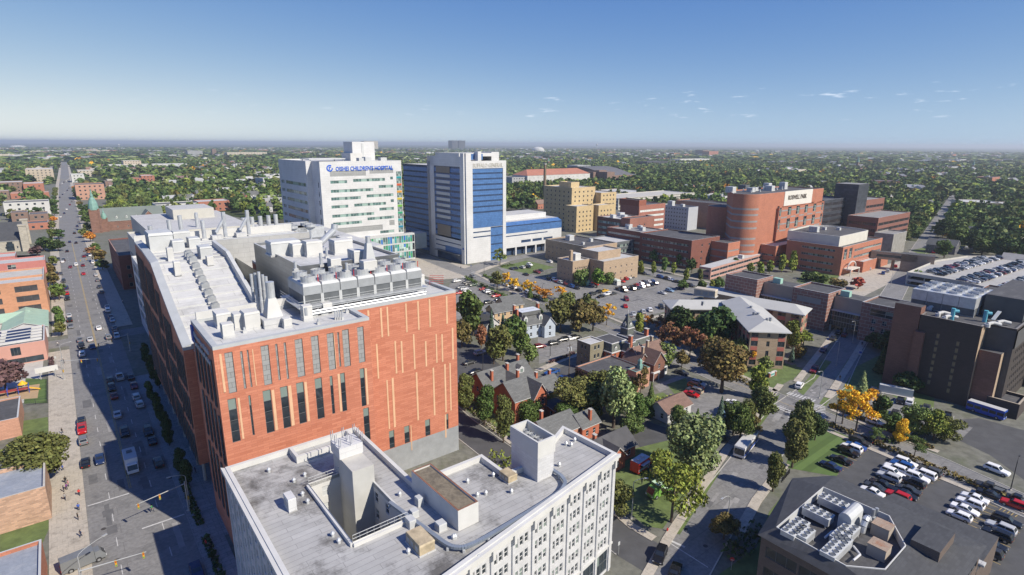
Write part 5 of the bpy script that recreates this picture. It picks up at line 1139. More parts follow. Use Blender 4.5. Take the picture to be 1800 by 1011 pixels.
def gable(R,F,L,W,ze,zr,wm,rm,ov=.45,win=True,rows=2,z0=0,hip=0,name='wall',glassm=None,nwin=None,fr=None):
    b=MB(); pl=[F.p(-L/2,-W/2),F.p(L/2,-W/2),F.p(L/2,W/2),F.p(-L/2,W/2)]
    for i in range(4):
        a,c=pl[i],pl[(i+1)%4]; LL=dist2(a,c); rr=[]
        if win:
            k=nwin or max(1,int(LL/2.8)); rr=grid(LL,z0,rows,(ze-z0)/rows,k,.95,min(1.5,(ze-z0)/rows*.55),(ze-z0)/rows*.28,.5); queue_win(R,a,c,rr,glassm or glass,fr or trim,1,2)
        b.wall(a,c,z0,ze,wm,rr,.18)
    if not hip:
        b.face([F.p(L/2,-W/2,ze),F.p(L/2,W/2,ze),F.p(L/2,0,zr)],wm); b.face([F.p(-L/2,W/2,ze),F.p(-L/2,-W/2,ze),F.p(-L/2,0,zr)],wm)
    b.build(name,R)
    r=MB(); s=(zr-ze)/(W/2); o=ov; t=.16; xo=L/2+o; x1=xo-hip-(o if hip else 0)
    for sg in (-1,1):
        A_=[F.p(-xo,sg*(W/2+o),ze-s*o+.05),F.p(xo,sg*(W/2+o),ze-s*o+.05),F.p(x1,0,zr+.05),F.p(-x1,0,zr+.05)]
        if sg>0: A_=[A_[1],A_[0],A_[3],A_[2]]
        r.face([q+V(0,0,t) for q in A_],rm); r.face(A_[::-1],trim); r.face([A_[0],A_[1],A_[1]+V(0,0,t),A_[0]+V(0,0,t)],trim)
    for sg in (-1,1):
        a,c,d=F.p(sg*xo,-(W/2+o),ze-s*o+.05),F.p(sg*xo,W/2+o,ze-s*o+.05),F.p(sg*x1,0,zr+.05)
        if hip: 
            q=[a,c,d] if sg>0 else [c,a,d]; r.face([x+V(0,0,t) for x in q],rm)
        else:
            for u_,v_ in ((a,d),(c,d)): q=[u_,v_,v_+V(0,0,t),u_+V(0,0,t)]; r.face(q,trim)
    r.build('roof',R)
def chimney(R,p,z0,z1,w=.8,m=None):
    b=MB(); q=V(p.x,p.y,z0); b.box(q,w,w*.8,z1-z0,m or vbrick,AZM); b.box(q+V(0,0,z1-z0+.001),w*1.25,w*1.05,.18,conc,AZM); b.build('chimney',R)
def dormer(R,F,x,y,zb,w,h,wm,rm,depth=2.2,sg=-1):
    """gabled dormer facing sg*y"""
    b=MB(); y0=y; y1=y-sg*depth
    f=[F.p(x-w/2,y0,zb),F.p(x+w/2,y0,zb),F.p(x+w/2,y0,zb+h),F.p(x,y0,zb+h*1.5),F.p(x-w/2,y0,zb+h)]
    g=[F.p(x-w/2,y1,zb),F.p(x+w/2,y1,zb),F.p(x+w/2,y1,zb+h),F.p(x,y1,zb+h*1.5),F.p(x-w/2,y1,zb+h)]
    b.mesh(f+g,[(0,1,2,3,4),(0,4,9,5),(1,6,7,2),(5,9,8,7,6)],wm); u=V(0,0,.1)
    b.mesh([q+u for q in (f[4],f[3],f[2],g[4],g[3],g[2])],[(0,1,4,3),(1,2,5,4)],rm); 
    n=F.y*sg*.04; b.mesh([F.p(x-w*.28,y0,zb+h*.2)+n,F.p(x+w*.28,y0,zb+h*.2)+n,F.p(x+w*.28,y0,zb+h*.9)+n,F.p(x-w*.28,y0,zb+h*.9)+n],[(0,1,2,3)],glass)
    b.build('dormer',R)
AE=math.atan2(EM.y,EM.x); AD=AZM
# 1 red brick gabled house by the terracotta block
R=root('brick_house','rambling red brick house with grey gables beside the terracotta block','house',ED(92,116))
F=Frame(ED(93.5,122.7),AE); gable(R,F,17,8.5,6.3,9.6,vbrick,shing,rows=2); dormer(R,F,5,-3.2,7.2,1.8,1.5,clap_w,shing)
F2=Frame(ED(94,118.5),AD); gable(R,F2,5,5,6,8.6,vbrick,shing,rows=2,z0=.01,win=False)
F=Frame(ED(90.2,111),AE); gable(R,F,9.5,9.5,7,10.6,vbrick,shing,rows=2)
F=Frame(ED(93,107.5),AD); gable(R,F,5.5,4.6,7,10.4,vbrick,shing,rows=2,nwin=2)
F=Frame(ED(99.5,111.5),AE); gable(R,F,8,7.5,5.5,8.3,M('ivy_brick',(.30,.24,.07),rough=.95,var=.5,scale=1.2),shing,rows=1)
F=Frame(ED(99,104.5),AE); gable(R,F,7,6,3,3.4,vbrick,shing_d,rows=1)
for e,d,z in ((88,120,10.4),(94.5,121.3,10.6),(92.5,114,11.4),(97.5,112,10.2),(102.5,112,9.6),(101,124.5,10.8)): chimney(R,ED(e,d),5,z)
flush_win(R)
# 2 mansard villa with turret
R=root('mansard_villa','orange brick mansard villa with white trim and a pointed turret','house',ED(138,118))
mans=M('grey_mansard',(.13,.145,.13),rough=.85,var=.15,scale=.4,kind='brick',bw=.6,bh=.3,mortar=.04,mcol=(.08,.085,.08)); tancl=M('khaki_clapboard',(.24,.215,.15),rough=.8,var=.06,kind='brick',bw=30,bh=.3,mortar=.03,mcol=(.18,.16,.11))
def mansard(e0,e1,d0,d1,ze,zt,wm,nw=2):
    pl=rect(e0,e1,d0,d1); b=MB()
    for i in range(4):
        a,c=pl[i],pl[(i+1)%4]; L=dist2(a,c); rr=grid(L,0,2,ze/2,max(1,int(L/2.6)),.9,1.5,.8,.5); b.wall(a,c,0,ze,wm,rr,.15); queue_win(R,a,c,rr,glass,trim,1,2)
    b.build('wall',R); b=MB(); b.prism(inset(pl,-.3),ze,ze+.35,trim,bottom=True); t=inset(pl,.8)
    for i in range(4): j=(i+1)%4; b.face([at_z(pl[i],ze+.35),at_z(pl[j],ze+.35),at_z(t[j],zt),at_z(t[i],zt)],mans)
    b.prism(inset(t,-.15),zt,zt+.25,trim); b.poly([at_z(p,zt+.26) for p in inset(t,.1)],shing_d if wm is not tancl else wroof); b.build('mansard_roof',R)
    a=pl[0]; L=e1-e0
    for k in range(max(1,int(L/3))): 
        x=e0+L*(k+.5)/max(1,int(L/3)); dormer(R,Frame(ED(x,d0),AE),0,.1,ze+.4,1.1,1.2,trim,mans,1.2)
mansard(134.5,143,117,126,5.6,8.4,vbrick); mansard(143.1,152,114.5,124,5.6,8.6,vbrick); mansard(139,143.5,113.5,117.0,5.6,8.6,vbrick)
edblock('','',128,134.3,120.5,126.5,9.2,tancl,wroof,S=G_(3,2,1,1.5,3,.8,g=glass,fr=trim),W=G_(3,2,1,1.5,3,.8,fr=trim),R=R,flush=False,par=.35,capm=trim)
b=MB(); c=ED(147,121.5); b.box(V(c.x,c.y,8.6),3.2,3.2,2.4,mans,AZM); b.box(V(c.x,c.y,11.01),3.6,3.6,.25,trim,AZM); b.box(V(c.x,c.y,11.27),3.3,3.3,4.6,mans,AZM,top=.06); b.tube(V(c.x,c.y,15.7),V(c.x,c.y,17.2),.12,trim,6); b.build('turret',R)
dormer(R,Frame(c,AE),0,-1.5,11.3,1.1,1.3,trim,mans,1.2); dormer(R,Frame(c,AD),0,1.5,11.3,1.1,1.3,trim,mans,1.2,1)
for e,d in ((140.5,114.5),(150.5,116)): chimney(R,ED(e,d),7,11.2,1.2)
flush_win(R)
# 3 brown gabled house
R=root('brown_house','dark brick house with a brown shingle roof and white bay window','house',ED(141,107)); brk=bmat('plum_brick',(.22,.105,.075),bw=.6,bh=.2)
F=Frame(ED(143,110),AE); gable(R,F,13,7.5,6,9.2,brk,shing_b); F=Frame(ED(140.3,105.8),AD); gable(R,F,7,5.5,6,9.2,brk,shing_b,nwin=1); F=Frame(ED(137,109),AD); gable(R,F,6,5,5.5,8.3,brk,shing_b,nwin=1)
b=MB(); c=ED(144.5,104.6); b.prism([ED(142.6,103.6),ED(146.4,103.6),ED(146.4,106),ED(142.6,106)],0,2.9,trim,shing_d); b.build('bay_window',R); b=MB(); b.wall(ED(142.9,103.56),ED(146.1,103.56),1.0,2.4,glass); b.build('bay_glazing',R)
b=MB(); b.prism([ED(137.2,101.9),ED(140.4,101.9),ED(140.4,103),ED(137.2,103)],2.6,3.1,trim,bottom=True); b.tube(ED(137.5,102.1),ED(137.5,102.1,2.6),.12,trim); b.tube(ED(140.1,102.1),ED(140.1,102.1,2.6),.12,trim); b.build('porch',R)
for e,d,z in ((141,108,11.2),(137,106.5,10.4),(147,111,10.6)): chimney(R,ED(e,d),7,z,.8,tanbrick)
flush_win(R)
# 4 flat roofed hall with ivy and copper cupola
R=root('flat_hall','low dark roofed hall with pink brick front ivy wall and green copper vent','building',ED(126,108))
edblock('','',117.5,133.5,104.5,116.5,5.6,salmon,dkroof,S=G_(1,4,.8,1.8,4,1.4),R=R,flush=False,par=.4,capm=dgrey); edblock('','',127.5,134,101,104.3,6.2,salmon,dkroof,R=R,par=.4,capm=greencu); edblock('','',119,127.2,99.5,104.3,4.2,salmon,shing_d,R=R,par=.3)
b=MB(); c=ED(131.5,103,5.8); b.box(c,1.3,1.3,1.2,greencu,AZM); b.box(c+V(0,0,1.201),1.0,1.0,1.2,greencu,AZM,top=.85); b.box(c+V(0,0,2.41),1.2,1.2,.8,greencu,AZM,top=.1); b.build('cupola',R)
iv=MB()
for k in range(900):
    d=random.uniform(104.5,116.5); z=random.uniform(.2,5.6)*random.random()**.3; p=ED(117.4-random.random()*.25,d,z); s=.22; a=Vector((random.gauss(0,1),random.gauss(0,1),random.gauss(0,1))).normalized()*s; c=a.orthogonal().normalized()*s; iv.face([p+a,p+c,p-a,p-c],leaf)
o=iv.build('ivy',R); o.color=(.04,.06,.015,1)
flush_win(R)
# 5 brown roofed garage, 6/7 grey roofed brick houses
R=root('garage','small white garage with a brown shingle roof beside the car court','garage',ED(124,86)); gable(R,Frame(ED(123.4,85.6),AE),10.5,6.5,2.8,4.9,clap_w,shing_b,rows=1); flush_win(R)
R=root('brick_house','brick house with plain grey roof hidden behind the white office building','house',ED(88,94)); gable(R,Frame(ED(88,94.3),AE),10.5,8,4.2,7,salmon,shing,rows=1); gable(R,Frame(ED(96.5,92.5),AE),6,6,3.8,6.2,vbrick,shing,rows=1); chimney(R,ED(97,90.5),3,7.4); chimney(R,ED(85.5,96),4,8.3); flush_win(R)
R=root('brick_house','single storey brick house with charcoal roof beside the event lawn','house',ED(96,79)); gable(R,Frame(ED(93.5,80.6),AE),10.5,7,3.4,6.2,vbrick,shing_d,rows=1); gable(R,Frame(ED(90.5,77.8),AD),5,5,3.4,5.9,vbrick,shing_d,rows=1,nwin=1); gable(R,Frame(ED(97.0,80.8),AE),5,4.6,3.2,5.0,vbrick,shing_d,rows=1); chimney(R,ED(89,81.3),3,7); flush_win(R)
# 8 pale blue mansard house, 9 peach house, 10 white house
R=root('mansard_house','pale blue house with grey mansard roof dormers and tall red chimneys','house',P(930,578)); c=P(927,570,4); F=Frame(c,AE-.12)
gable(R,F,13,10,5.6,9.8,clap_b,shing,hip=3.6); dormer(R,F,-3.4,-4.2,6.2,1.6,1.8,trim,shing); dormer(R,F,3.4,-4.2,6.2,1.6,1.8,trim,shing)
b=MB(); b.prism([F.p(-4.2,-2.6),F.p(4.4,-2.6),F.p(4.4,2.6),F.p(-4.2,2.6)],8.4,9.95,shing,M('silver_roof',(.55,.58,.62),rough=.6,var=.05)); b.build('flat_roof_top',R)
gable(R,Frame(F.p(5.5,-5),AD-.12),5,5,5,8,clap_b,shing,nwin=1)
for x,y in ((-6,-2),(-4,3.5),(5.5,1),(6.2,2.6)): chimney(R,F.p(x,y),4,11.4,.9)
flush_win(R)
R=root('clapboard_house','peach clapboard house with two joined grey roofs beside the street','house',P(893,555)); c=P(880,545,5); F=Frame(c,AE-.1); gable(R,F,10,7,5.4,8,clap_t,shing); gable(R,Frame(F.p(7.5,5),AE-.1),9,8,5.8,9,clap_t,shing); b=MB(); b.prism([F.p(-5.6,-3.2),F.p(-4.4,-3.2),F.p(-4.4,2.4),F.p(-5.6,2.4)],.2,4.6,trim,shing); b.build('bay_window',R); flush_win(R)
R=root('clapboard_house','small white clapboard house between tall trees at the block corner','house',P(856,582)); gable(R,Frame(P(856,570,4),AD),8,6,5,7.6,clap_w,shing); flush_win(R)
# ---- C: dark roofed office at bottom right ----
C_=root('slate_office','dark slate roofed office with a sunken plant deck full of condensers','building',ED(92,30))
zC=12.; brk=bmat('umber_brick',(.13,.10,.085),bw=.8,bh=.3)
oc=[ED(79.7,36.4),ED(79.7,20),ED(86,13),ED(103,13),ED(106,36.4),ED(99.3,40.6)]; oc=[ED(79.7,36.4),ED(79.7,14),ED(104.5,14),ED(106,36.4),ED(99.3,40.6)]
b=MB()
for i in range(5):
    a,c=oc[i],oc[(i+1)%5]; L=dist2(a,c); rr=ribbons(L,0,3,3.7,1.9,1.2,m=.8,k=max(1,int(L/5)))
    b.wall(a,c,0,zC,brk,rr,.3); queue_win(C_,a,c,rr,glass,dgrey,3,1)
b.build('wall',C_)
ic=[ED(81.2,35.0),ED(80.8,24.5),ED(84.5,20.7),ED(92.5,20.7),ED(98.6,25),ED(98.4,35.4)]
r=MB(); allp=[at_z(p,zC) for p in inset(oc,-.5)]; hol=[at_z(p,zC+.7) for p in ic]
hi=[at_z(p,zC+1.5) for p in inset(ic,-.1)]
r.poly(allp,slate,holes=[hi]); r.build('roof',C_)
b=MB(); ic2=ccw(ic); parapet(b,ic2,zC-.3,1.9,.15,lgrey,offw); b.build('roof_screen',C_); r=MB(); r.poly([at_z(p,zC+.2) for p in ic2],dkroof); r.build('plant_deck',C_)
b=MB(); b.prism(rect(93.4,100.5,16.8,20.5),zC+.2,zC+2.4,brk,slate); b.build('stair_house',C_)
def cond(px,py,nx,ny,rz=AE,h=1.5,s=1.05):
    p=P(px,py,zC+.25); b=MB(); Lx,Ly=nx*s,ny*s
    for x in (-.45,.45):
        for y in (-.4,.4): b.box(p+V(math.cos(rz)*Lx*x-math.sin(rz)*Ly*y,math.sin(rz)*Lx*x+math.cos(rz)*Ly*y,0),.15,.15,.45,lgrey,rz)
    b.box(p+V(0,0,.45),Lx,Ly,h-.3,galv,rz); b.box(p+V(0,0,.15+h+.001),Lx*1.03,Ly*1.03,.12,lgrey,rz)
    for i in range(nx):
        for j in range(ny):
            x,y=(i-(nx-1)/2)*s,(j-(ny-1)/2)*s; c=p+V(math.cos(rz)*x-math.sin(rz)*y,math.sin(rz)*x+math.cos(rz)*y,h+.27); b.tube(c,c+V(0,0,.12),s*.4,lgrey,12,caps=False); b.tube(c+V(0,0,.01),c+V(0,0,.03),s*.38,dgrey,12)
    b.build('condenser',C_)
for a in ((1463,895,2,4),(1436,915,2,4),(1396,942,2,5,AD),(1411,951,2,3,AD),(1490,945,2,3,AD),(1476,957,2,3,AD),(1468,976,2,6,AD)): cond(*a[:2],*a[2:4],rz=a[4] if len(a)>4 else AE)
b=MB(); p=P(1492,925,zC+.2); b.box(p,4.6,1.9,2.6,lgrey,AE); b.tube(p+EM*-2.3+V(0,0,2.4),p+EM*2.3+V(0,0,2.4),.95,lgrey,14); b.build('air_handler',C_)
b=MB(); q=P(1514,940,zC+.2); 
for k in range(6): a0,a1=math.pi*k/6,math.pi*(k+1)/6; b.tube(q+EM*(1.2-math.cos(a0)*1.2)+V(0,0,math.sin(a0)*2+.5),q+EM*(1.2-math.cos(a1)*1.2)+V(0,0,math.sin(a1)*2+.5),.5,galv,10)
b.build('duct',C_)
rust=M('rusty_top',(.33,.25,.19),rough=.8,var=.2,scale=.8,kind='stain',col2=(.30,.10,.03),bw=3,bh=3,mortar=.02)
for px,py in ((1549,940),(1543,976)): b=MB(); p=P(px,py,zC+.2); b.box(p,2.3,2.5,1.9,M('tan_casing',(.36,.31,.26),rough=.7,var=.1),AE); b.box(p+V(0,0,1.901),2.4,2.6,.1,rust,AE); b.build('rusty_unit',C_)
b=MB()
for pts in (((1420,893),(1440,905),(1462,912)),((1412,962),(1430,975),(1448,985),(1470,975)),((1450,945),(1462,935),(1480,930)),((1500,985),(1512,975),(1500,960))):
    b=MB(); w_=[P(x,y,zC+.9) for x,y in pts]
    for p,q in zip(w_,w_[1:]): b.tube(p,q,.16,white,8)
    b.build('pipework',C_)
for px,py in ((1533,912),(1539,910)): b=MB(); stack(b,P(px,py,zC+.2),.28,1.8,grey); b.build('roof_vent',C_)
b=MB(); an=[ED(104.8,14),ED(118,14),ED(118,30),ED(104.8,33)]; b.prism(an,0,7.0,brk,slate); b.build('annex',C_)
for px,py in ((1681,985),(1719,990),(1640,950)): b=MB(); p=P(px,py,7.0); b.box(V(p.x,p.y,7.01),1.3,1.8,.35,lgrey,AE); b.box(V(p.x,p.y,7.361),1.1,1.6,.06,wroof,AE); b.build('skylight',C_)
flush_win(C_)
# ================= left side of the avenue =================
edblock('corner_shop','grey roofed brick corner building at the bottom left junction',-40,-11,96,116.5,5.5,orbrick,M('blue_grey_roof',(.27,.30,.35),rough=.7,var=.1,scale=.3,kind='stain',col2=(.4,.42,.45),bw=9,bh=1.4),S=None)
edblock('brick_shop','weathered pink brick shop with blank side wall beside the bushy tree',-45,-10.3,132.4,145.4,7.2,M('weathered_brick',(.46,.29,.20),rough=.9,var=.25,scale=.25,kind='brick',bw=.9,bh=.3,mortar=.03,mcol=(.4,.3,.24)),M('blue_grey_roof',(.27,.30,.35)),S=None,par=.8,capm=conc)
edblock('low_shop','low shop with a stained black roof beside the playground',-50,-16,178.5,194.5,5,salmon,dkroof,W=None,par=.4)
R=edblock('daycare_centre','pink walled building topped by white roof beams and solar panels',-50,-10.8,240.3,262,7,M('pink_render',(.50,.27,.22),rough=.85,var=.06),dkroof,S=[(lambda L:[(L-15,.3,L-1,2.2),(L-9,3.2,L-6.5,6)],glass,dgrey,3,1,'window')],par=.4,capm=white)
for k in range(5): b=MB(); b.prism(rect(-40,-11.5,243+k*4,243.5+k*4),6.7,7.5,white); b.build('roof_beam',R)
for k in range(4):
    for j in range(3): b=MB(); q=[ED(-37+j*8,244.2+k*4,6.8),ED(-30.5+j*8,244.2+k*4,6.8),ED(-30.5+j*8,246.2+k*4,7.5),ED(-37+j*8,246.2+k*4,7.5)]; b.face(q,M('solar_glass',(.03,.045,.09),rough=.1,var=.3)); b.build('solar_panel',R)
R=root('green_roof_house','low building with a pale green metal roof and gabled wing','building',ED(-20,280)); grm=M('pale_green_metal',(.36,.50,.38),rough=.5,var=.05,kind='brick',bw=30,bh=.6,mortar=.04,mcol=(.3,.42,.32)); gable(R,Frame(ED(-17,283),AD),26,13,4.2,6.6,clap_w,grm,rows=1); gable(R,Frame(ED(-22,290),AE),12,9,4.2,6.5,clap_w,grm,rows=1); flush_win(R)
R=edblock('annex_block','flat black roofed annex with white skylights behind the green metal roof',-62,-25.5,263,296,4.8,tanbrick,dkroof); 
for e,d in ((-32,285),(-36,276),(-36,270)): b=MB(); b.prism(rect(e-3,e,d,d+1.6),4.11,4.6,wroof); b.build('skylight',R)
edblock('parking_structure','three storey orange brick parking structure with dark openings',-60,-10.2,311.5,325,14.5,M('bright_orange_brick',(.52,.26,.15),rough=.85,var=.1,scale=.3,kind='brick',bw=1,bh=.35,mortar=.03,mcol=(.45,.25,.16)),wroof,S=[(lambda L:[(L-10-i*12,1.5+k*4.3,L-2.5-i*12,4.0+k*4.3) for i in range(4) for k in range(3)],MATS['garage_gap'],dgrey,3,1,'window')],par=1,capm=wroof)
edblock('','',-60,-10.2,325.2,345,14.3,MATS['bright_orange_brick'],conc,R=bpy.data.objects['parking_structure'])
R=edblock('red_hotel','rose red brick block with paired windows beside the orange parking structure',-62,-11,402.5,419,8.5,M('rose_brick',(.42,.16,.14),rough=.85,var=.06),wroof,S=[(lambda L:[(L-8-x,z,L-4.5-x,z+2.4) for x in (8,20,26,38,44) for z in (1,5)],glass,trim,2,2,'window')]); edblock('','',-62,-24,420,436,9.5,MATS['rose_brick'],wroof,R=R)
# stone church hall
R=root('stone_church','pale stone gothic church hall with a large dark slate roof','church',ED(-40,520)); stone=M('pale_stone',(.42,.39,.33),rough=.9,var=.15,scale=.4,kind='brick',bw=1.2,bh=.5,mortar=.05,mcol=(.34,.31,.26)); F=Frame(ED(-50,520),AE)
gable(R,F,54,34,7.5,18,stone,slate,rows=1,nwin=9); 
for e,d in ((-22,502),(-22,538)): b=MB(); b.box(ED(e,d),4,4,17,stone,AZM); b.box(ED(e,d,17.001),4.6,4.6,1,stone,AZM); b.build('tower',R)
for k in range(5):
    b=MB(); p0=ED(-30-k*9,502.6); b.wall(p0-EM*2,p0+EM*2,1,5.5,glass); b.wall(p0-EM*1.4,p0+EM*1.4,5.5,6.8,glass); b.build('gothic_window',R)
flush_win(R)
# church with green spire right of the avenue
R=root('sandstone_church','red sandstone church with green copper roof and tall domed spire','church',ED(40,590)); ss=M('red_sandstone',(.22,.12,.09),rough=.9,var=.18,scale=.3,kind='brick',bw=1.6,bh=.6,mortar=.05,mcol=(.16,.09,.07)); cu=M('copper_slate',(.15,.175,.16),rough=.8,var=.1,scale=.1)
gable(R,Frame(ED(47,592),AE),46,26,8,17.5,ss,cu,rows=1,nwin=6); gable(R,Frame(ED(58,578),AD),18,14,8,15.5,ss,cu,rows=1,nwin=1)
def spire(e,d,w,zt,zs,dome=True):
    b=MB(); c=ED(e,d); b.box(c,w,w,zt,ss,AZM)
    for s in (-1,1): b.box(c+EM*s*w*.46-DM*w*.46,w*.2,w*.2,zt+1,ss,AZM)
    b.build('tower',R); b=MB(); z=zt; r=w*.56; prof=[(r,0),(r*.98,.12),(r*.86,.3),(r*.55,.5),(r*.3,.58),(r*.32,.66),(r*.2,.72),(.05,1)]
    for (r0,h0),(r1,h1) in zip(prof,prof[1:]): b.tube(V(c.x,c.y,z+h0*(zs-zt)+.01),V(c.x,c.y,z+h1*(zs-zt)),r0,greencu,10,r2=r1)
    b.build('spire',R)
spire(21,572,6.5,18.5,36); spire(27,575,4,10.5,19)
for k in range(3): dormer(R,Frame(ED(36+k*7,581),AE),0,0,9.6,1.3,1.5,trim,cu,2)
flush_win(R)
# conventus-type medical building between the church and the terracotta block
R=root('clinic_building','beige and white medical building with curved glass bays and rooftop pipes','building',ED(60,260)); bei=M('beige_panel',(.45,.44,.40),rough=.7,var=.05)
V_=[(lambda L:[(2+i*13,4+k*4.6,13.5+i*13,7.2+k*4.6) for i in range(int(L/13)) for k in range(5)],glass_b,offw,6,1,'window')]
edblock('','',19.3,60,215,268,28,M('white_frame',(.52,.53,.54),rough=.6,var=.04),wroof,W=V_,R=R,flush=False); edblock('','',21.5,76,268.2,300,33.5,bei,wroof,W=V_,S=None,R=R)
b=MB(); pl=rect(26,64,262,330); b.prism(pl,27.4,37.5,bei,wroof); b.build('plant_storey',R); b=MB(); b.prism(rect(40,57,300,322),37.5,42,bei,wroof); b.build('plant_storey',R)
b=MB(); b.prism(rect(64.2,112,235,335),0,27.5,offw,wmemb); b.build('rear_block',R); 
for e,d in ((66,285),(70,286),(74,287),(78,288),(82,290)): b=MB(); b.tube(ED(e,d,27.5),ED(e,d,38),1.0,galv,10); b.build('silver_flue',R)
for e,d in ((80,262),(88,262)):
    b=MB(); b.box(ED(e,d,28),7.5,12,7,galv,AZM); fan(b,ED(e,d-3,35),2.4,1.2); fan(b,ED(e,d+3,35),2.4,1.2); b.build('cooling_tower',R)
rub(R,[(70,250,3,3,2),(95,250,4,3,2),(100,270,3,3,3),(60,240,3,3,2)],27.6)
for e,d,h in ((44,268,10),(48,292,8),(30,268,5)): b=MB(); stack(b,ED(e,d,33),.7,h); b.build('silver_flue',R)
flush_win(R)
edblock('brick_warehouse','narrow dark brick warehouse with a shaded street front before the church',19,38,337,400,17.4,dkbrick,dkroof,W=G_(4,12,1.6,2,4.2,1.2),S=G_(3,4,1.6,2,4.4,1.4),capm=M('brick_pink_cap',(.36,.22,.18)))
# ================= trees =================
def quads_mesh(name,Q,mat,tint=None):
    """Q: (n,4,3) array of loose quads"""
    n=len(Q); me=bpy.data.meshes.new(name); me.vertices.add(n*4); me.vertices.foreach_set('co',Q.astype(np.float32).ravel())
    me.loops.add(n*4); me.loops.foreach_set('vertex_index',np.arange(n*4,dtype=np.int32)); me.polygons.add(n); me.polygons.foreach_set('loop_start',np.arange(0,n*4,4,dtype=np.int32))
    me.update(calc_edges=True); me.materials.append(mat)
    if tint is not None:
        a=me.color_attributes.new('tint','FLOAT_COLOR','CORNER'); c=np.ones((n,4,4),np.float32); c[:,:,:3]=tint[:,None,:]; a.data.foreach_set('color',c.ravel())
    return me
def leaf_quads(n,C,Rd,size,r,shell=.5,flat=.65):
    C=np.array(C,float); Rd=np.array(Rd,float); w=(Rd.prod(1))**.67; k=r.choice(len(C),n,p=w/w.sum())
    d=r.normal(size=(n,3)); d/=np.linalg.norm(d,axis=1)[:,None]; rad=1-shell*r.random(n)**2
    p=C[k]+d*Rd[k]*rad[:,None]; nn=d+r.normal(size=(n,3))*flat; nn/=np.linalg.norm(nn,axis=1)[:,None]
    t=np.cross(nn,r.normal(size=(n,3))); t/=np.linalg.norm(t,axis=1)[:,None]; bt=np.cross(nn,t); s=size*(.6+.8*r.random(n))[:,None]
    return np.stack([p-t*s-bt*s*.6,p+t*s*.7-bt*s*.8,p+t*s+bt*s*.7,p-t*s*.6+bt*s*.9],1)
def make_lobes(kind,r):
    C=[];R=[]
    if kind=='broad':
        for i in range(13):
            a=r.random()*6.28; q=r.random()**.6*2.7; z=3.3+r.random()*4.9-q*.22; C.append((math.cos(a)*q,math.sin(a)*q,z)); s=1.15+r.random()*.8; R.append((s,s,s*.85))
        C.append((0,0,8.3)); R.append((1.5,1.5,1.3)); C.append((0,0,5.2)); R.append((2.5,2.5,2.7))
    elif kind=='oval':
        for i in range(12):
            z=2.6+i*.55; q=r.random()*1.9*math.sin(math.pi*min(1,(z-1.2)/9.2)); a=r.random()*6.28; s=1.1+r.random()*.6; C.append((math.cos(a)*q,math.sin(a)*q,z)); R.append((s*1.2,s*1.2,s))
    elif kind=='loose':
        for i in range(16):
            a=r.random()*6.28; q=1.0+r.random()*2.9; z=4.2+r.random()*4.8-q*.3; s=.6+r.random()*.65; C.append((math.cos(a)*q,math.sin(a)*q,z)); R.append((s*1.25,s*1.25,s*.6))
    elif kind=='round':
        for i in range(22):
            d=r.normal(size=3); d/=np.linalg.norm(d); C.append((d[0]*2.6,d[1]*2.6,5.9+d[2]*2.7)); s=1.2+r.random()*.35; R.append((s,s,s))
        C.append((0,0,5.9)); R.append((2.9,2.9,2.9))
    elif kind=='shrub':
        for i in range(9):
            a=r.random()*6.28; q=r.random()*2.4; C.append((math.cos(a)*q,math.sin(a)*q,3+r.random()*3)); s=1.6+r.random(); R.append((s,s,s*1.5))
    return C,R
def limbs(kind,r,thin):
    b=MB(); h={'broad':5.5,'oval':7.5,'loose':5.,'round':5.,'spruce':9.4,'shrub':2}[kind]; r0=.28 if kind!='loose' else .2
    b.tube((0,0,-.05),(0,0,h*.45),r0,wood,7,r2=r0*.75); b.tube((0,0,h*.45),(0,0,h),r0*.75,wood,7,r2=r0*.25)
    if kind!='spruce':
        for i in range(8 if kind!='loose' else 14):
            a=i*2.4+r.random(); z=h*(.42+.45*r.random()); q=1.6+r.random()*1.6; e=(math.cos(a)*q,math.sin(a)*q,z+1.4+r.random()*1.6); m=(math.cos(a)*q*.45,math.sin(a)*q*.45,z+.5)
            b.tube((0,0,z-.1),m,r0*.38,wood,5,r2=r0*.26); b.tube(m,e,r0*.26,wood,5,r2=.03)
    return b.data('trunk',uv=False)
PROTO={}
def proto(kind,var,lod):
    k=(kind,var,lod)
    if k in PROTO: return PROTO[k]
    r=np.random.default_rng(hash(kind)%1000 if False else {'broad':11,'oval':23,'loose':37,'round':41,'spruce':53,'shrub':67}[kind]*10+var)
    n={0:5600,1:1500,2:420}[lod]; sz={0:.185,1:.35,2:.64}[lod]
    if kind=='spruce':
        m=int(n*.8); z=1+9*(1-np.sqrt(r.random(m))); a=r.random(m)*6.283; rr=(10.2-z)/9.2*2.5*(.72+.28*np.abs(np.sin(a*3.5+z*2.3)))*(.55+.45*np.sqrt(r.random(m))); layer=.35*np.sin(z*6)
        p=np.stack([np.cos(a)*rr,np.sin(a)*rr,z-rr*.28+layer*.3],1); d=np.stack([np.cos(a),np.sin(a),np.full(m,.9)],1)+r.normal(size=(m,3))*.45; d/=np.linalg.norm(d,axis=1)[:,None]
        t=np.cross(d,r.normal(size=(m,3))); t/=np.linalg.norm(t,axis=1)[:,None]; bt=np.cross(d,t); s=(sz*.95*(.6+.7*r.random(m)))[:,None]
        Q=np.stack([p-t*s-bt*s*.6,p+t*s-bt*s*.6,p+t*s*.5+bt*s,p-t*s*.6+bt*s*.8],1)
    else:
        C,R=make_lobes(kind,r); nn=int(n*(.5 if kind=='loose' else 1)); Q=leaf_quads(nn,C,R,sz*(.8 if kind=='loose' else 1),r,shell=.75 if kind=='loose' else .5)
    PROTO[k]=(quads_mesh('crown',Q,leaf),limbs(kind,r,0)); return PROTO[k]
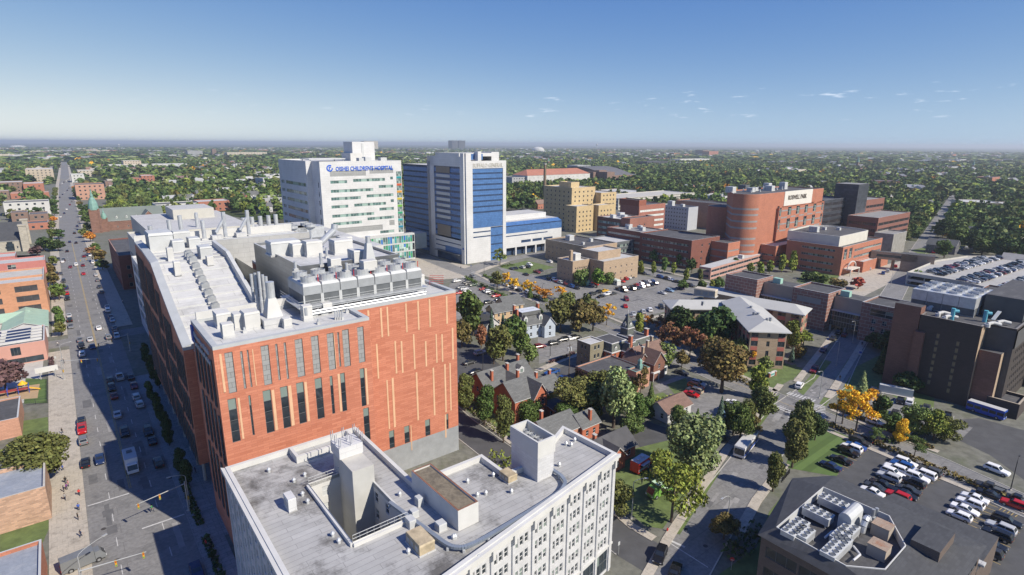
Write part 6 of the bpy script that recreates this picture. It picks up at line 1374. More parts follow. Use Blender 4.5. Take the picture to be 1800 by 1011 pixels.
COLR=dict(dg=(0.045,0.080,0.024),g=(0.080,0.128,0.032),yg=(0.180,0.220,0.040),y=(0.667,0.400,0.029),o=(0.480,0.227,0.033),rb=(0.200,0.106,0.053),pg=(0.207,0.246,0.099),br=(0.154,0.125,0.040),bg=(0.113,0.128,0.037),bs=(0.077,0.123,0.088),g2=(0.099,0.186,0.032),r=(0.400,0.094,0.053),pu=(0.099,0.056,0.056),mg=(0.133,0.180,0.051))
OCCT=[]
NTREE=[0]
def tree(c,h,w,kind,col,label,group=None,cat='tree',name=None,lod=None):
    NTREE[0]+=1; i=NTREE[0]; dist=math.hypot(c.x,c.y)
    lod=lod if lod is not None else (0 if dist<170 else 1 if dist<330 else 2)
    cr,tr=proto(kind,i%3,lod); o=root(name or {'spruce':'spruce_tree','shrub':'shrub'}.get(kind,'broadleaf_tree'),label,cat,c,group,rz=i*1.7%6.28)
    base=COLR[col] if isinstance(col,str) else col; j=random.Random(i); k=.85+.3*j.random(); t=.9+.2*j.random()
    f=1 if kind!='shrub' else 1.25
    for nm,me in (('trunk',tr),('crown',cr)):
        if kind=='shrub' and nm=='trunk': continue
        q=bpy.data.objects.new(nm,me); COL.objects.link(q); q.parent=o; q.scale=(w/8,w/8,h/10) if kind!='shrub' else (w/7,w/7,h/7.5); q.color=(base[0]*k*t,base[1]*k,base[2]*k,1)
    OCCT.append((c.x,c.y,w/2)); return o
TL=[ # px base x,y, height, width, kind, colour, label
(832,590,17,12,'oval','g','tall dark green tree against the right edge of the terracotta block'),(846,612,9,6,'oval','rb','reddish brown tree below the small white clapboard house'),(864,594,12,5.5,'spruce','bs','blue green spruce beside the white clapboard house'),(884,588,9,5.5,'spruce','bs','smaller spruce in front of the pale blue mansard house'),
(884,634,13,10,'broad','bg','wide olive tree left of the mansard house car park'),(915,625,13,8.5,'oval','g','green tree between the olive tree and the small car park'),(930,642,8,6.5,'broad','mg','small yellowish tree at the car park path'),
(985,584,14,11,'broad','bg','leftmost of the big olive trees lining the street by the hospital car park'),(1018,584,14,11,'broad','br','middle one of the big olive trees lining the street by the hospital car park'),(1042,582,13,10,'broad','br','rightmost of the big olive trees lining the street by the hospital car park'),(1066,572,10,7,'loose','y','golden tree behind the villa turret at the car park'),
(1124,588,9,6,'oval','yg','yellow green tree right of the villa turret'),(1140,578,7,5,'loose','o','orange tipped tree behind the yellow green tree by the villa'),(1194,595,13,11,'round','dg','round topped dark tree in front of the white hipped hall'),(1257,614,16.5,14.5,'round','dg','largest round dark tree before the middle wing of the hipped hall'),
(1180,622,13,10,'loose','rb','thin russet tree right of the brown gabled house'),(1212,632,13,9,'loose','rb','thin russet tree nearest the street behind the brown house'),(1198,648,7,5,'broad','br','small brown tree on the verge near the brown house'),(1268,690,17.5,17,'broad','br','huge bronze tree at the street corner beside the red cars'),(1318,642,8,5,'loose','y','bright yellow young tree at the hall end wall'),(1298,640,10,7,'broad','mg','olive green tree behind the huge bronze tree'),
(1078,752,18,13,'broad','pg','tall pale green tree between the brick houses and the garage'),(1015,742,13,13,'broad','bg','wide dark olive tree beside the grey roofed brick house'),(1045,735,11,9,'broad','g','green tree merging with the pale green tree'),(1142,730,10,7,'spruce','g','dark ragged conifer left of the brown roofed garage'),(1120,748,9,8,'broad','g','leafy tree in front of the ragged conifer'),(1125,700,12,6,'loose','br','thin greyish tree before the flat roofed hall'),
(852,748,11.5,8,'oval','g','street tree with rounded green crown by the red brick house'),(885,778,13,6.5,'oval','bg','slim olive street tree nearest the white stair tower'),(818,722,11,7,'oval','bg','street tree touching the terracotta block edge'),(895,735,5,4,'shrub','br','low bronze bush at the brick house corner'),
(1206,838,16,14,'broad','pg','broad silvery green tree above the food trucks'),(1180,918,19,13,'loose','yg','tall airy yellowish tree on the lawn verge by the food truck'),(1262,772,12,6.5,'spruce','bs','dark blue spruce at the edge of the car court'),(1085,906,8.5,6.5,'broad','bg','small bronze tree between the white office block and the lawn'),
(1300,778,11,7,'broad','g','green tree on the verge above the parked bus'),(1335,742,11,9,'broad','bg','bronze flecked tree at the crossing corner'),(1318,772,8,6,'loose','br','sparse brownish tree behind the bus'),(1330,700,11,7,'oval','yg','pale yellow green tree near the stop line'),
(1392,822,12,8,'oval','bg','nearest bronze tree of the clump beside the mown lawn'),(1402,798,12.5,8,'oval','bg','middle bronze tree of the clump beside the mown lawn'),(1412,778,12,7,'oval','bg','farthest bronze tree of the clump beside the mown lawn'),(1432,774,7.5,5.5,'round','dg','compact dark green tree at the mown lawn corner'),(1358,864,9.5,5.5,'oval','bg','single egg shaped tree by the bollards of the slate office'),(1272,948,6,5.5,'broad','br','little bronze street tree beside the lamp near the stop sign'),
(1504,758,14,9.5,'loose','y','bright golden street tree with bare forked trunk'),(1480,745,11,8,'loose','y','golden tree at the crossing corner beside the lawn'),(1513,696,8,7,'spruce','pg','rounded grey green pine beside the dark laboratory drive'),(1545,742,8,6.5,'oval','g','green street tree right of the golden trees'),(1600,765,9,7,'broad','mg','yellow tipped green tree along the street before the laboratory'),(1640,775,9,7.5,'broad','yg','yellow green street tree before the laboratory lawn'),(1541,780,5,4,'loose','mg','tiny sapling in the planting strip near the silver car'),(1607,802,6,5,'loose','g','young sapling in the middle of the planting strip'),(1580,780,7,5,'oval','y','narrow yellow tree between the street trees before the laboratory'),
(1373,640,5.5,3.6,'spruce','bs','left one of two small blue spruces at the hall corner'),(1391,636,6,3.6,'spruce','bs','right one of two small blue spruces at the hall corner'),(1392,612,11,7,'oval','yg','light green tree against the hall end wall'),(1412,606,6,6,'broad','yg','yellowing shrubby tree near the hall entrance sign'),(1405,628,4,5,'shrub','br','bronze bush beside the light green tree'),
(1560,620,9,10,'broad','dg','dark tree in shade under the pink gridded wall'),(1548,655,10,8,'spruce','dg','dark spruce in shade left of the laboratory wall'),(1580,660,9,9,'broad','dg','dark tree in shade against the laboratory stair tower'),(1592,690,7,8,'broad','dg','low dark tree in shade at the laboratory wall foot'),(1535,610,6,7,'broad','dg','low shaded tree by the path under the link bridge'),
(1132,452,13,9,'oval','g','large green tree at the left end of the dark red block'),(1112,452,10,7,'oval','dg','dark tree at the corner tower of the brown clinic'),(1110,470,8,6,'oval','mg','light green tree on the verge before the brown clinic'),(1172,462,10,7,'broad','g','left green tree in the row before the dark red block'),(1150,462,9,6.5,'broad','g','leftmost green tree before the dark red block windows'),(1193,470,9,7,'broad','g','middle green tree in the row before the dark red block'),(1216,480,9,7,'broad','dg','right green tree in the row before the dark red block'),(1126,482,8,5,'oval','yg','yellowish street tree left of the car park edge'),(1148,484,8,4.5,'oval','yg','second yellowish street tree left of the car park edge'),(1184,482,7,5,'oval','yg','narrow yellowish tree before the dark red block'),(1231,494,7,5,'oval','bg','small olive tree near the pink arcade end'),
(874,508,10,8,'broad','bg','olive tree at the hospital street corner'),(889,505,9,6,'loose','y','golden tree right of the olive tree at the hospital street corner'),(902,512,9,7,'loose','y','second golden tree along the car park planting strip'),(930,520,9,7,'loose','y','third golden tree along the car park planting strip'),(932,524,7,5,'spruce','g','small green conifer among the golden trees'),(947,522,7,7,'loose','o','orange tree near the ticket gate of the car park'),(962,530,7,7,'loose','o','orange tree in the planting strip beside the olive trees'),(985,528,8,6,'loose','y','golden tree by the car park lane end'),
(879,466,12.5,9.5,'loose','mg','airy tree standing before the blue hospital tower'),(1049,506,11,10,'broad','g2','bright green tree against the ivied tan block'),(1020,502,8,7,'shrub','mg','yellow ivy bush climbing the tan block corner'),(1071,500,6,5,'shrub','mg','leafy bush right of the bright green tree'),(1098,490,9,5,'oval','g2','green tree at the right end of the ivied tan block'),
(1318,486,8,6,'oval','yg','first yellow green tree along the arcade'),(1336,484,8,7,'oval','yg','second yellow green tree along the arcade'),(1352,481,8,6,'oval','yg','third yellow green tree along the arcade'),(1374,479,11,7,'oval','yg','fourth yellow green tree along the arcade'),(1393,479,13,7,'oval','yg','tallest yellow green tree beside the outpatient clinic'),(1508,508,6.5,9,'broad','r','scarlet bush tree on the clinic forecourt'),(1474,505,4,8,'shrub','br','bronze bushes left of the scarlet tree'),(1425,492,4,9,'shrub','dg','dark green hedge clump before the clinic'),(1232,520,8,7,'oval','g','green tree beside the low white roofed hall'),(1250,515,7,4,'oval','yg','slim yellow green tree at the gridded building end'),(1200,510,6,6,'broad','g','small tree at the car park corner by the beige plant box'),
(1650,540,6,6,'broad','yg','yellowish bushy tree between the gridded building and the deck'),(1612,496,7,7,'broad','g','dark bush tree against the parking deck wall'),
(70,850,11.5,13.5,'round','bg','big round bronze green tree behind the weathered brick shop'),(12,690,11,11,'broad','pu','dark purple tree beside the playground'),(105,528,8.5,7,'broad','g','street tree before the orange parking structure'),(108,573,8.5,6.5,'oval','g','rounded street tree beside the green roof'),(109,590,6,5.5,'broad','bg','ragged street tree by the daycare sign'),(78,442,10,13,'broad','dg','large dark tree in the churchyard'),(103,442,9,9,'broad','dg','dark tree at the churchyard kerb'),(66,450,7,9,'broad','pu','purple leaved tree before the stone church'),(103,420,8,8,'broad','dg','smaller dark tree behind the churchyard kerb'),
(150,418,8,8,'broad','bg','small round tree in front of the sandstone church'),(162,450,7,8,'loose','rb','russet street tree opposite the stone church'),(176,460,8,9,'broad','br','brown green street tree opposite the stone church'),(905, 606, 12, 9, 'broad', 'g', 'green tree before the blue mansard house garden'),(868, 640, 10, 8, 'broad', 'bg', 'olive tree over the dark yard by the terracotta block'),(820, 572, 15, 10, 'oval', 'g', 'tall tree behind the terracotta block corner beside the white house'),(812, 610, 11, 8, 'broad', 'br', 'brownish tree touching the terracotta block wall'),(945, 575, 9, 7, 'broad', 'g', 'green tree between the mansard house and the olive trees'),(1000, 560, 12, 9, 'broad', 'bg', 'rear olive tree behind the street line of big olive trees'),(1030, 562, 12, 9, 'broad', 'bg', 'rear bronze tree behind the street line of big olive trees'),(1095, 722, 10, 8, 'broad', 'g', 'leafy tree between the hall and the pale green tree'),(1058, 722, 12, 9, 'broad', 'bg', 'olive tree before the low annex of the hall'),(1108, 775, 8, 7, 'broad', 'mg', 'yellowish tree by the driveway above the charcoal roofed house'),(1165, 648, 7, 6, 'shrub', 'mg', 'garden shrubs beside the brown house bay'),(1238, 618, 12, 9, 'broad', 'g', 'green tree behind the russet trees by the hall'),(1228, 600, 11, 8, 'broad', 'mg', 'light green tree between the two dark round trees'),(1165, 585, 8, 7, 'loose', 'rb', 'russet tree at the end of the hall left wing'),(1285, 660, 11, 9, 'broad', 'bg', 'olive tree beside the huge bronze tree'),(1345, 655, 6, 5, 'broad', 'mg', 'small tree beside the entrance sign'),(1222, 775, 9, 7, 'spruce', 'g', 'ragged green conifer beside the car court'),(1288, 765, 10, 7, 'broad', 'g', 'second green tree on the verge by the car court'),(1310, 755, 9, 6, 'broad', 'bg', 'bronze tree on the verge before the crossing'),(1190, 760, 8, 7, 'broad', 'mg', 'light bush tree behind the brown roofed garage'),(1000, 755, 8, 7, 'broad', 'g', 'green bush tree between the grey roofed houses'),(930, 745, 6, 6, 'shrub', 'g', 'green shrubs at the back of the brick house'),(865, 700, 7, 5, 'broad', 'g', 'small street tree beside the gabled brick house'),(1260, 640, 10, 8, 'broad', 'br', 'brown tree across the street from the hall'),(1215, 560, 9, 7, 'broad', 'g', 'green tree behind the left dark round tree'),(1205, 497, 8, 5, 'oval', 'yg', 'young tree on the car park verge near the gridded building'),(1168, 478, 9, 6, 'oval', 'g', 'verge tree before the long dark red block'),(1262, 512, 8, 6, 'broad', 'g', 'tree at the arcade foot by the gridded building'),(1290, 476, 8, 6, 'oval', 'g', 'tree squeezed between arcade and rounded hospital'),(1440, 498, 5, 8, 'shrub', 'g', 'green hedge mound on the clinic lawn'),(1575, 600, 9, 8, 'broad', 'dg', 'shaded tree at the gridded building end'),(1665, 700, 6, 6, 'broad', 'dg', 'small dark tree at the laboratory corner lawn'),(1660, 775, 7, 7, 'broad', 'bg', 'bronze tree in the hedge before the forecourt'),(1570, 768, 7, 6, 'broad', 'g', 'green tree in the strip right of the golden trees'),
(90,478,4,5,'shrub','br','brown bush at the red block corner')]
for x,y,h,w_,k,c,l in TL: tree(P(x,y),h,w_,k,c,l)
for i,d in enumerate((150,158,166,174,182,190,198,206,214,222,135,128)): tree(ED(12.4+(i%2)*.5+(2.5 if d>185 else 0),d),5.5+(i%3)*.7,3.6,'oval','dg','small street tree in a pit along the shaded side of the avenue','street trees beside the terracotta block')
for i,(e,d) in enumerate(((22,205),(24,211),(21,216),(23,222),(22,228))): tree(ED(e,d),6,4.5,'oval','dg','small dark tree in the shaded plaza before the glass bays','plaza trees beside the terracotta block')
# hedges and planting strips
def hedge(line,w,h,col,label,n=14,name='hedge',cat='hedge'):
    r=np.random.default_rng(len(label)); Q=[]
    for a,c in zip(line,line[1:]):
        L=(c-a).length; m=max(3,int(L*n)); t=r.random(m); p=np.array(a)[None]*(1-t)[:,None]+np.array(c)[None]*t[:,None]; d=np.array((c-a)/L); nn=np.array((d[1],-d[0],0))
        bump=1+.25*np.sin(t*L*1.1)+.2*np.sin(t*L*2.7+1); p=p+nn*((r.random(m)-.5)*w)[:,None]; p[:,2]+=r.random(m)**.5*h*bump
        q=leaf_quads(m,np.zeros((1,3)),np.ones((1,3)),.24,r); q=q-q.mean(1,keepdims=True)+p[:,None,:]; Q.append(q)
    o=bpy.data.objects.new(name,quads_mesh(name,np.concatenate(Q),leaf)); COL.objects.link(o); o.color=(*COLR[col],1); tag(o,label,cat); return o
hedge([P(1446,744),P(1560,790),P(1690,845),P(1830,905)],1.6,1.0,'br','long strip of bronze grasses along the big right hand car park',26,'planting_strip','plants')
hedge([P(1462,716),P(1505,735),P(1560,757),P(1640,790)],1.4,.9,'br','short strip of bronze grasses before the laboratory side trees',26,'planting_strip','plants')
hedge([P(818,490),P(838,500)],1.8,1.4,'g','short clipped hedge at the hospital street corner',30); hedge([P(845,503),P(870,516),P(897,526)],1.8,1.4,'g','long clipped hedge between street and peach house car park',30)
hedge([P(850,486),P(890,502)],1.6,1.2,'g','clipped hedge across the street from the long hedge',30); hedge([P(930,520),P(962,532)],2.2,1.4,'mg','yellowish hedge along the car park strip',30); hedge([P(880,470),P(905,466)],2,1,'g','low hedge by the lawn before the hospital wing',20)
hedge([P(1190,700),P(1160,705),P(1140,712)],1.4,1,'yg','garden bed of yellow flowers before the brown house',20,'flower_bed','plants'); hedge([P(1300,668),P(1345,690)],1.8,1.,'br','brown hedge along the pavement near the hall sign',20)
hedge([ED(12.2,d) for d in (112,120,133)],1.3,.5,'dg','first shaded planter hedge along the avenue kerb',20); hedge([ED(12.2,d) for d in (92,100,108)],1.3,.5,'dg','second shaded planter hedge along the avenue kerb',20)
hedge([ED(-9.9,d) for d in (225,240)],1.2,1.,'pu','row of purple shrubs beside the daycare wall',30); hedge([P(810,700),P(880,765)],2.2,1.2,'bg','rough hedge in the verge of the service street',14); hedge([P(862,815),P(905,822)],3,3,'yg','yellow green bushes behind the white office block',25); hedge([P(1280,985),P(1315,960),P(1335,930)],4,1.6,'dg','dark shrubbery at the foot of the slate office',25); hedge([P(1555,780),P(1640,760),P(1655,775)],2.,1.,'dg','dark hedge at the laboratory forecourt',16)
hedge([P(965,640),P(1010,622)],1.3,.8,'pu','dark red hedge beside the small car park',24)
# ================= vehicles =================
cglass=M('car_glass',(.02,.025,.03),rough=.06,var=.2,spec=.7); lampw=M('headlamp_lens',(.75,.76,.78),rough=.15,var=.05); lampr=M('tail_lens',(.45,.015,.01),rough=.2,var=.1); hub=M('alloy_wheel',(.35,.36,.37),rough=.35,metal=.5)
CARS={'sedan':dict(L=4.75,W=1.82,hood=.86,deck=.98,top=1.45,x=(-2.05,-1.35,-.75,.30,1.15,2.15)),'hatchback':dict(L=4.2,W=1.76,hood=.9,deck=1.0,top=1.5,x=(-2.06,-2.0,-1.55,.25,1.0,1.9)),
'suv':dict(L=4.75,W=1.9,hood=1.05,deck=1.12,top=1.74,x=(-2.33,-2.28,-1.9,.25,.95,2.1)),'minivan':dict(L=5.0,W=1.95,hood=1.02,deck=1.1,top=1.78,x=(-2.46,-2.42,-2.15,.6,1.5,2.3)),'pickup':dict(L=5.6,W=1.98,hood=1.12,deck=1.15,top=1.85,x=(-2.7,-.75,-.6,.55,1.2,2.5))}
def car_parts(kind):
    s=CARS[kind]; L,W=s['L']/2,s['W']/2; xr,x1,x2,x3,x4,xf=s['x']; zd,zh,zt=s['deck'],s['hood'],s['top']; B=MB()
    def loft(sec,mat,mb):   # sec: list of (x, [(y,z)...]) closed rings
        n=len(sec[0][1]); vs=[(x,y,z) for x,r in sec for y,z in r]; fs=[]
        for i in range(len(sec)-1):
            for j in range(n): k=(j+1)%n; fs.append((i*n+j,i*n+k,(i+1)*n+k,(i+1)*n+j))
        fs.append(tuple(range(n-1,-1,-1))); fs.append(tuple(range((len(sec)-1)*n,len(sec)*n))); mb.mesh(vs,fs,mat)
    ring=lambda w,zb,zt_:[(w*.86,zb),(w,zb+.18),(w,zt_-.14),(w*.9,zt_),(-w*.9,zt_),(-w,zt_-.14),(-w,zb+.18),(-w*.86,zb)]
    zb=.26 if kind in('sedan','hatchback') else .34
    zq=zd if kind!='pickup' else zd
    loft([(-L,ring(W*.84,zb+.12,zq-.12)),(-L+.12,ring(W*.95,zb,zq-.02)),(-L*.6,ring(W,zb,zq)),(x4*.6,ring(W,zb,zd)),(x4,ring(W,zb,zd-.02)),(xf,ring(W*.95,zb,zh-.06)),(L-.12,ring(W*.9,zb,zh-.14)),(L,ring(W*.76,zb+.1,zh-.26))],paint,B)
    if kind=='pickup':
        B.box((-1.72,0,zd+.002),1.85,W*1.6,.01,dgrey)
        for y in (-1,1): B.box((-1.72,y*W*.9,zd),1.95,.12,.14,paint)
        B.box((-2.7,0,zd),.12,W*1.8,.14,paint)
    wt=W*.78; c=[(x1,-W*.9,zd-.02),(x1,W*.9,zd-.02),(x4,W*.9,zd-.03),(x4,-W*.9,zd-.03)]; t=[(x2,-wt,zt-.05),(x2,wt,zt-.05),(x3,wt,zt),(x3,-wt,zt)]
    B.mesh(c+t,[(7,6,5,4),(0,3,7,4),(1,5,6,2),(0,4,5,1),(2,6,7,3)],paint); B.mesh([(x2+.1,-wt+.1,zt+.012),(x3-.1,-wt+.1,zt+.03),(x3-.1,wt-.1,zt+.03),(x2+.1,wt-.1,zt+.012)],[(0,1,2,3)],paint)
    parts=[('body',B,None)]
    lerp=lambda a,b,k:tuple(a[i]+(b[i]-a[i])*k for i in range(3))
    def glassq(q,off,u0=.08,u1=.92,v0=.12,v1=.88):
        a,b_,c_,d=q; f=lambda u,v:lerp(lerp(a,b_,u),lerp(d,c_,u),v); n=(Vector(b_)-Vector(a)).cross(Vector(d)-Vector(a)).normalized()*off
        return [tuple(Vector(f(u,v))+n) for u,v in ((u0,v0),(u1,v0),(u1,v1),(u0,v1))]
    g=MB(); g.face(glassq((c[3],c[2],t[2],t[3])[0:4],.02),cglass); parts.append(('windscreen',g,None))
    g=MB(); g.face(glassq((c[1],c[0],t[0],t[1]),.02),cglass); parts.append(('rear_window',g,None))
    for sgn in (-1,1):
        g=MB(); q=(c[0],c[3],t[3],t[0]) if sgn<0 else (c[2],c[1],t[1],t[2])
        for u0,u1 in ((.06,.48),(.52,.94)): g.face(glassq(q,.02,u0,u1,.14,.86),cglass)
        parts.append(('side_window',g,None))
    for x in (-L*.60,L*.62):
        for y in (-1,1):
            g=MB(); r=.33 if zb<.3 else .38; g.tube((x,y*(W-.2),r),(x,y*(W+.015),r),r,black,14); g.tube((x,y*(W-.02),r),(x,y*(W+.03),r),r*.6,hub,10); parts.append(('wheel',g,None))
    for y in (-1,1):
        g=MB(); g.box((L-.07,y*W*.66,zh-.36),.12,W*.3,.15,lampw); parts.append(('headlight',g,None)); g=MB(); g.box((-L+.03,y*W*.72,zd-.42),.1,W*.22,.2,lampr); parts.append(('tail_light',g,None))
    return parts
STALL=[]; CP={}; CJ={}
for k in CARS:
    ps=car_parts(k); CP[k]=[(n,b.data(n,uv=False)) for n,b,_ in ps]; J=MB()
    for n,b,_ in ps:
        off=len(J.v); J.v+=b.v; 
        for f,m in zip(b.f,b.m): J.f.append(tuple(off+i for i in f)); J.m.append(J.mi(b.mats[m]))
    CJ[k]=J.data(k,uv=False)
CCOL={'white':(.75,.75,.75),'black':(.012,.012,.014),'silver':(.45,.46,.47),'grey':(.16,.165,.175),'dark blue':(.015,.03,.09),'blue':(.02,.08,.27),'red':(.42,.012,.012),'dark red':(.16,.012,.018),'beige':(.38,.33,.25),'orange':(.65,.12,.02),'yellow':(.65,.38,.02),'dark green':(.015,.05,.03),'pale blue':(.2,.3,.42),'charcoal':(.04,.042,.046),'dark grey':(.07,.073,.078)}
NC=[0]; ORD='first second third fourth fifth sixth seventh eighth ninth tenth eleventh twelfth thirteenth fourteenth fifteenth sixteenth seventeenth eighteenth nineteenth twentieth'.split()
def car(p,ang,col,kind,label,group=None,z=.022):
    NC[0]+=1; dist=math.hypot(p.x,p.y); nm={'sedan':'sedan_car','hatchback':'hatchback_car','suv':'suv_car','minivan':'minivan_car','pickup':'pickup_truck'}[kind]; cat='pickup' if kind=='pickup' else 'car'; loc=V(p.x,p.y,p.z+z)
    cc=(*CCOL[col],1)
    if dist<300:
        o=root(nm,label,cat,loc,group,rz=ang)
        for n,me in CP[kind]:
            q=bpy.data.objects.new(n,me); COL.objects.link(q); q.parent=o; q.color=cc
    else:
        o=bpy.data.objects.new(nm,CJ[kind]); COL.objects.link(o); o.location=loc; o.rotation_euler=(0,0,ang); o.color=cc; tag(o,label,cat,group)
    return o
K={'s':'sedan','h':'hatchback','u':'suv','m':'minivan','p':'pickup'}
CW={'w':'white','k':'black','s':'silver','g':'grey','n':'dark blue','b':'blue','r':'red','d':'dark red','t':'beige','o':'orange','y':'yellow','e':'dark green','l':'pale blue','c':'charcoal','a':'dark grey'}
def row(L,ang,where,group,z=.022,px=True):
    """L: 'x,y,ck' entries; the label counts along the row"""
    for i,e in enumerate(L.split()):
        x,y,ck=e.split(','); p=P(float(x),float(y)) if px else ED(float(x),float(y)); c,k=CW[ck[0]],K[ck[1]]
        if 'car park' in group or 'lot' in group: STALL.append((p,ang,'big right' in group))
        car(p,ang+(math.pi if (i*7+len(where))%3==0 else 0)+random.uniform(-.03,.03),c,k,f"{c} {k} {ORD[i]} {where}",group,z)
row('1517,775,ku 1511,781,cu 1503,788,bs 1496,792,wu 1491,799,ku 1477,812,ks 1459,823,ns',AD,'from the street in the row beside the mown lawn','cars in the big right hand car park')
row('1591,818,wu 1584,823,bu 1573,828,wu 1568,836,wu 1561,843,su 1548,855,ks 1540,862,cs 1532,869,ws',AD,'from the street in the left middle row of the car park','cars in the big right hand car park')
row('1633,833,au 1622,838,wm 1611,844,wu 1603,853,ku 1595,865,cs 1589,873,ks 1577,877,ru',AD,'from the street in the right middle row of the car park','cars in the big right hand car park')
row('1738,862,cp 1740,874,ks 1712,880,ws 1704,890,wu 1695,900,ws 1685,911,wh',AD,'from the street in the row behind the slate office','cars in the big right hand car park')
row('1786,884,kp 1782,892,ru 1768,921,ku 1758,933,su 1751,945,ku 1741,961,ks 1733,974,cu 1712,968,wh',AD,'from the street in the farthest right row of the big car park','cars in the big right hand car park')
row('1751,831,wu 1580,760,sp 1539,747,wu',-AD+math.pi+.0 if False else math.radians(-57),'on the street along the grass planting strip counting from the right','cars driving on the hospital street')
row('1541,694,cs 1535,690,ku 1582,707,ks 1598,710,wu 1628,719,as 1665,734,ks 1573,730,cu 1518,716,gs',AE+.2,'in the lot at the foot of the laboratory','cars in the laboratory side lot')
row('1405,681,wu 1431,653,dp 1447,618,ns 1464,597,cs 1473,587,ku 1484,591,ds 1508,582,wu',math.radians(51),'counting away from the crossing on the side street','cars on the side street by the laboratory')
row('1160,981,ku 1186,1009,ks',math.radians(62),'from the lawn corner in the crossing beside the white office block','cars at the near right crossing')
row('1228,678,su 1223,683,om 1221,690,tm 1215,696,rs 1198,658,cs 1279,723,ds 1276,735,lu 1290,712,ws',-.75,'around the court with the bronze tree','cars in the brown house court')
row('949,612,du 974,606,cu 990,600,ku 1002,598,ws 1012,596,ku 962,586,gu',AE-.2,'in the small lot left of the villa','cars beside the villa')
row('970,658,bp 989,668,bs 844,623,su 835,656,ks 825,640,cs',AE,'in the dark yards around the red brick gables','cars in the back yards')
row('1119,592,ws 1132,598,ku 1135,606,ws',AD,'parked on the street behind the brown house','cars on the hospital street')
EA=math.radians(-57)
row('831,488,gu 865,494,ks 877,498,ws 890,503,ws 902,507,wu 912,512,ks 928,517,wm 938,523,ku 955,529,su',EA,'from the hospital crossing along the hedged street','cars along the hedged street')
row('803,496,wu 820,498,cs 824,501,ks 832,503,es 810,507,gu 816,510,su 820,514,wu 808,517,rs',EA+1.57,'in the left rows of the peach house car park','cars in the peach house car park')
row('850,510,rs 855,513,cu 860,515,wu 866,517,ks 872,522,rs 878,528,cs 859,534,ku',EA+1.57,'behind the long clipped hedge','cars in the peach house car park')
row('900,474,cs 906,473,ks 918,472,su 928,471,ku 931,467,wu 924,484,ks 944,480,dp 950,477,cs 966,462,wu',EA,'in the small lot by the hospital lawn','cars in the small hospital lot')
row('967,492,ku 975,494,wu 980,497,rs 986,499,su 993,501,ds 1000,504,cs 1006,506,bu 1013,508,ks 1038,502,ss 1046,501,rs',EA,'along the foot of the ivied tan block','cars along the ivied block')
row('1093,496,rs 1098,492,ru 1104,490,su 1109,488,cs 1115,477,ku 1123,479,ns 1130,482,cu 1157,478,ss',EA,'near the right end of the ivied tan block','cars along the ivied block')
row('1087,510,ks 1094,508,cu 1103,507,gs 1111,506,ks 1119,503,rs 1126,501,wu 1133,499,cu 1140,497,ws 1147,496,bs',AE+1.2,'from the left in the far bank of the hospital car park','cars in the hospital car park')
row('1097,513,cu 1112,510,ku 1120,508,cs 1128,506,wu 1136,504,gu 1144,502,ks 1151,500,nu',AE+1.2,'from the left in the near bank of the hospital car park','cars in the hospital car park')
row('1042,519,cu 1051,516,ku 1057,523,ks 1063,513,ys 1068,519,wu 1078,518,cs',AE,'in the cluster nearest the olive trees','cars in the hospital car park')
row('1101,528,dm 1099,540,rs 1108,556,gs 1114,554,ss 1130,550,su 1142,547,wu 1162,542,ku',AE+.9,'strewn along the near edge of the hospital car park','cars in the hospital car park')
row('1161,489,bm 1170,491,cu 1178,493,wu 1190,497,cs 1200,501,gs 1214,504,cu 1177,513,lu 1195,509,nu 1164,517,ss',EA,'at the right end of the hospital car park','cars in the hospital car park')
# avenue
MA=AD
row('144,744,ku 145,758,rp 147,778,gu 151,817,ks 176,811,ns',MA,'from the far end by the brick shop kerb on the avenue','cars on the sunny side of the avenue')
row('194,671,cu 197,685,ku 201,699,ds 207,732,ss 220,764,ku',MA,'from the far end in the shaded middle lane of the avenue','cars in the avenue shade')
row('211,666,sp 230,666,ks 236,681,ds 240,701,su 246,714,su 261,762,ku 268,778,ks 279,817,cu 346,1008,ns',MA,'from the far end along the shaded kerb of the avenue','cars at the shaded avenue kerb')
row('112,496,cu 117,508,nu 118,518,ru 119,527,ku 122,557,ss 123,565,ku 125,576,gs',MA,'from the far end at the kerb by the orange parking structure','cars at the avenue kerb')
row('141,600,gs 144,611,ku 145,625,wu 159,599,ss 163,612,ns 174,579,ws 191,595,gu',MA,'around the middle signal of the avenue','cars waiting at the avenue signal')
row('189,542,ss 190,548,wu 195,559,gs 198,565,ss 202,579,gs 204,587,ds 206,594,su',MA,'from the far end at the kerb beside the plaza','cars at the plaza kerb')
row('169,485,ss 172,494,gs 175,506,cs 179,515,gu 164,463,wu 158,450,ws',MA,'along the kerb before the dark brick warehouse','cars at the warehouse kerb')
row('147,483,rs 146,468,ds 134,467,wm 124,471,ds 148,452,ds 134,428,ks 103,458,cu 112,459,ku 100,483,ku 107,483,as',MA,'around the far crossing before the sandstone church','cars at the far avenue crossing')
def avepos(t,off):
    pts=AVE; acc=0
    for a,c in zip(pts,pts[1:]):
        L=(c-a).length
        if acc+L>=t or c is pts[-1]:
            d=(c-a)/L; return a+d*(t-acc)+V(d.y,-d.x)*off
        acc+=L
for i in range(24):
    c=random.choice(['white','silver','black','grey','dark red','dark blue','white']); car(avepos(500+i*44+random.uniform(-8,8),(-6.6,-3.5,-1.2,2.4,5.0,6.8)[i%6]),MA,c,random.choice(['sedan','suv','suv','minivan']),'tiny car far up the avenue beyond the sandstone church','cars far up the avenue')
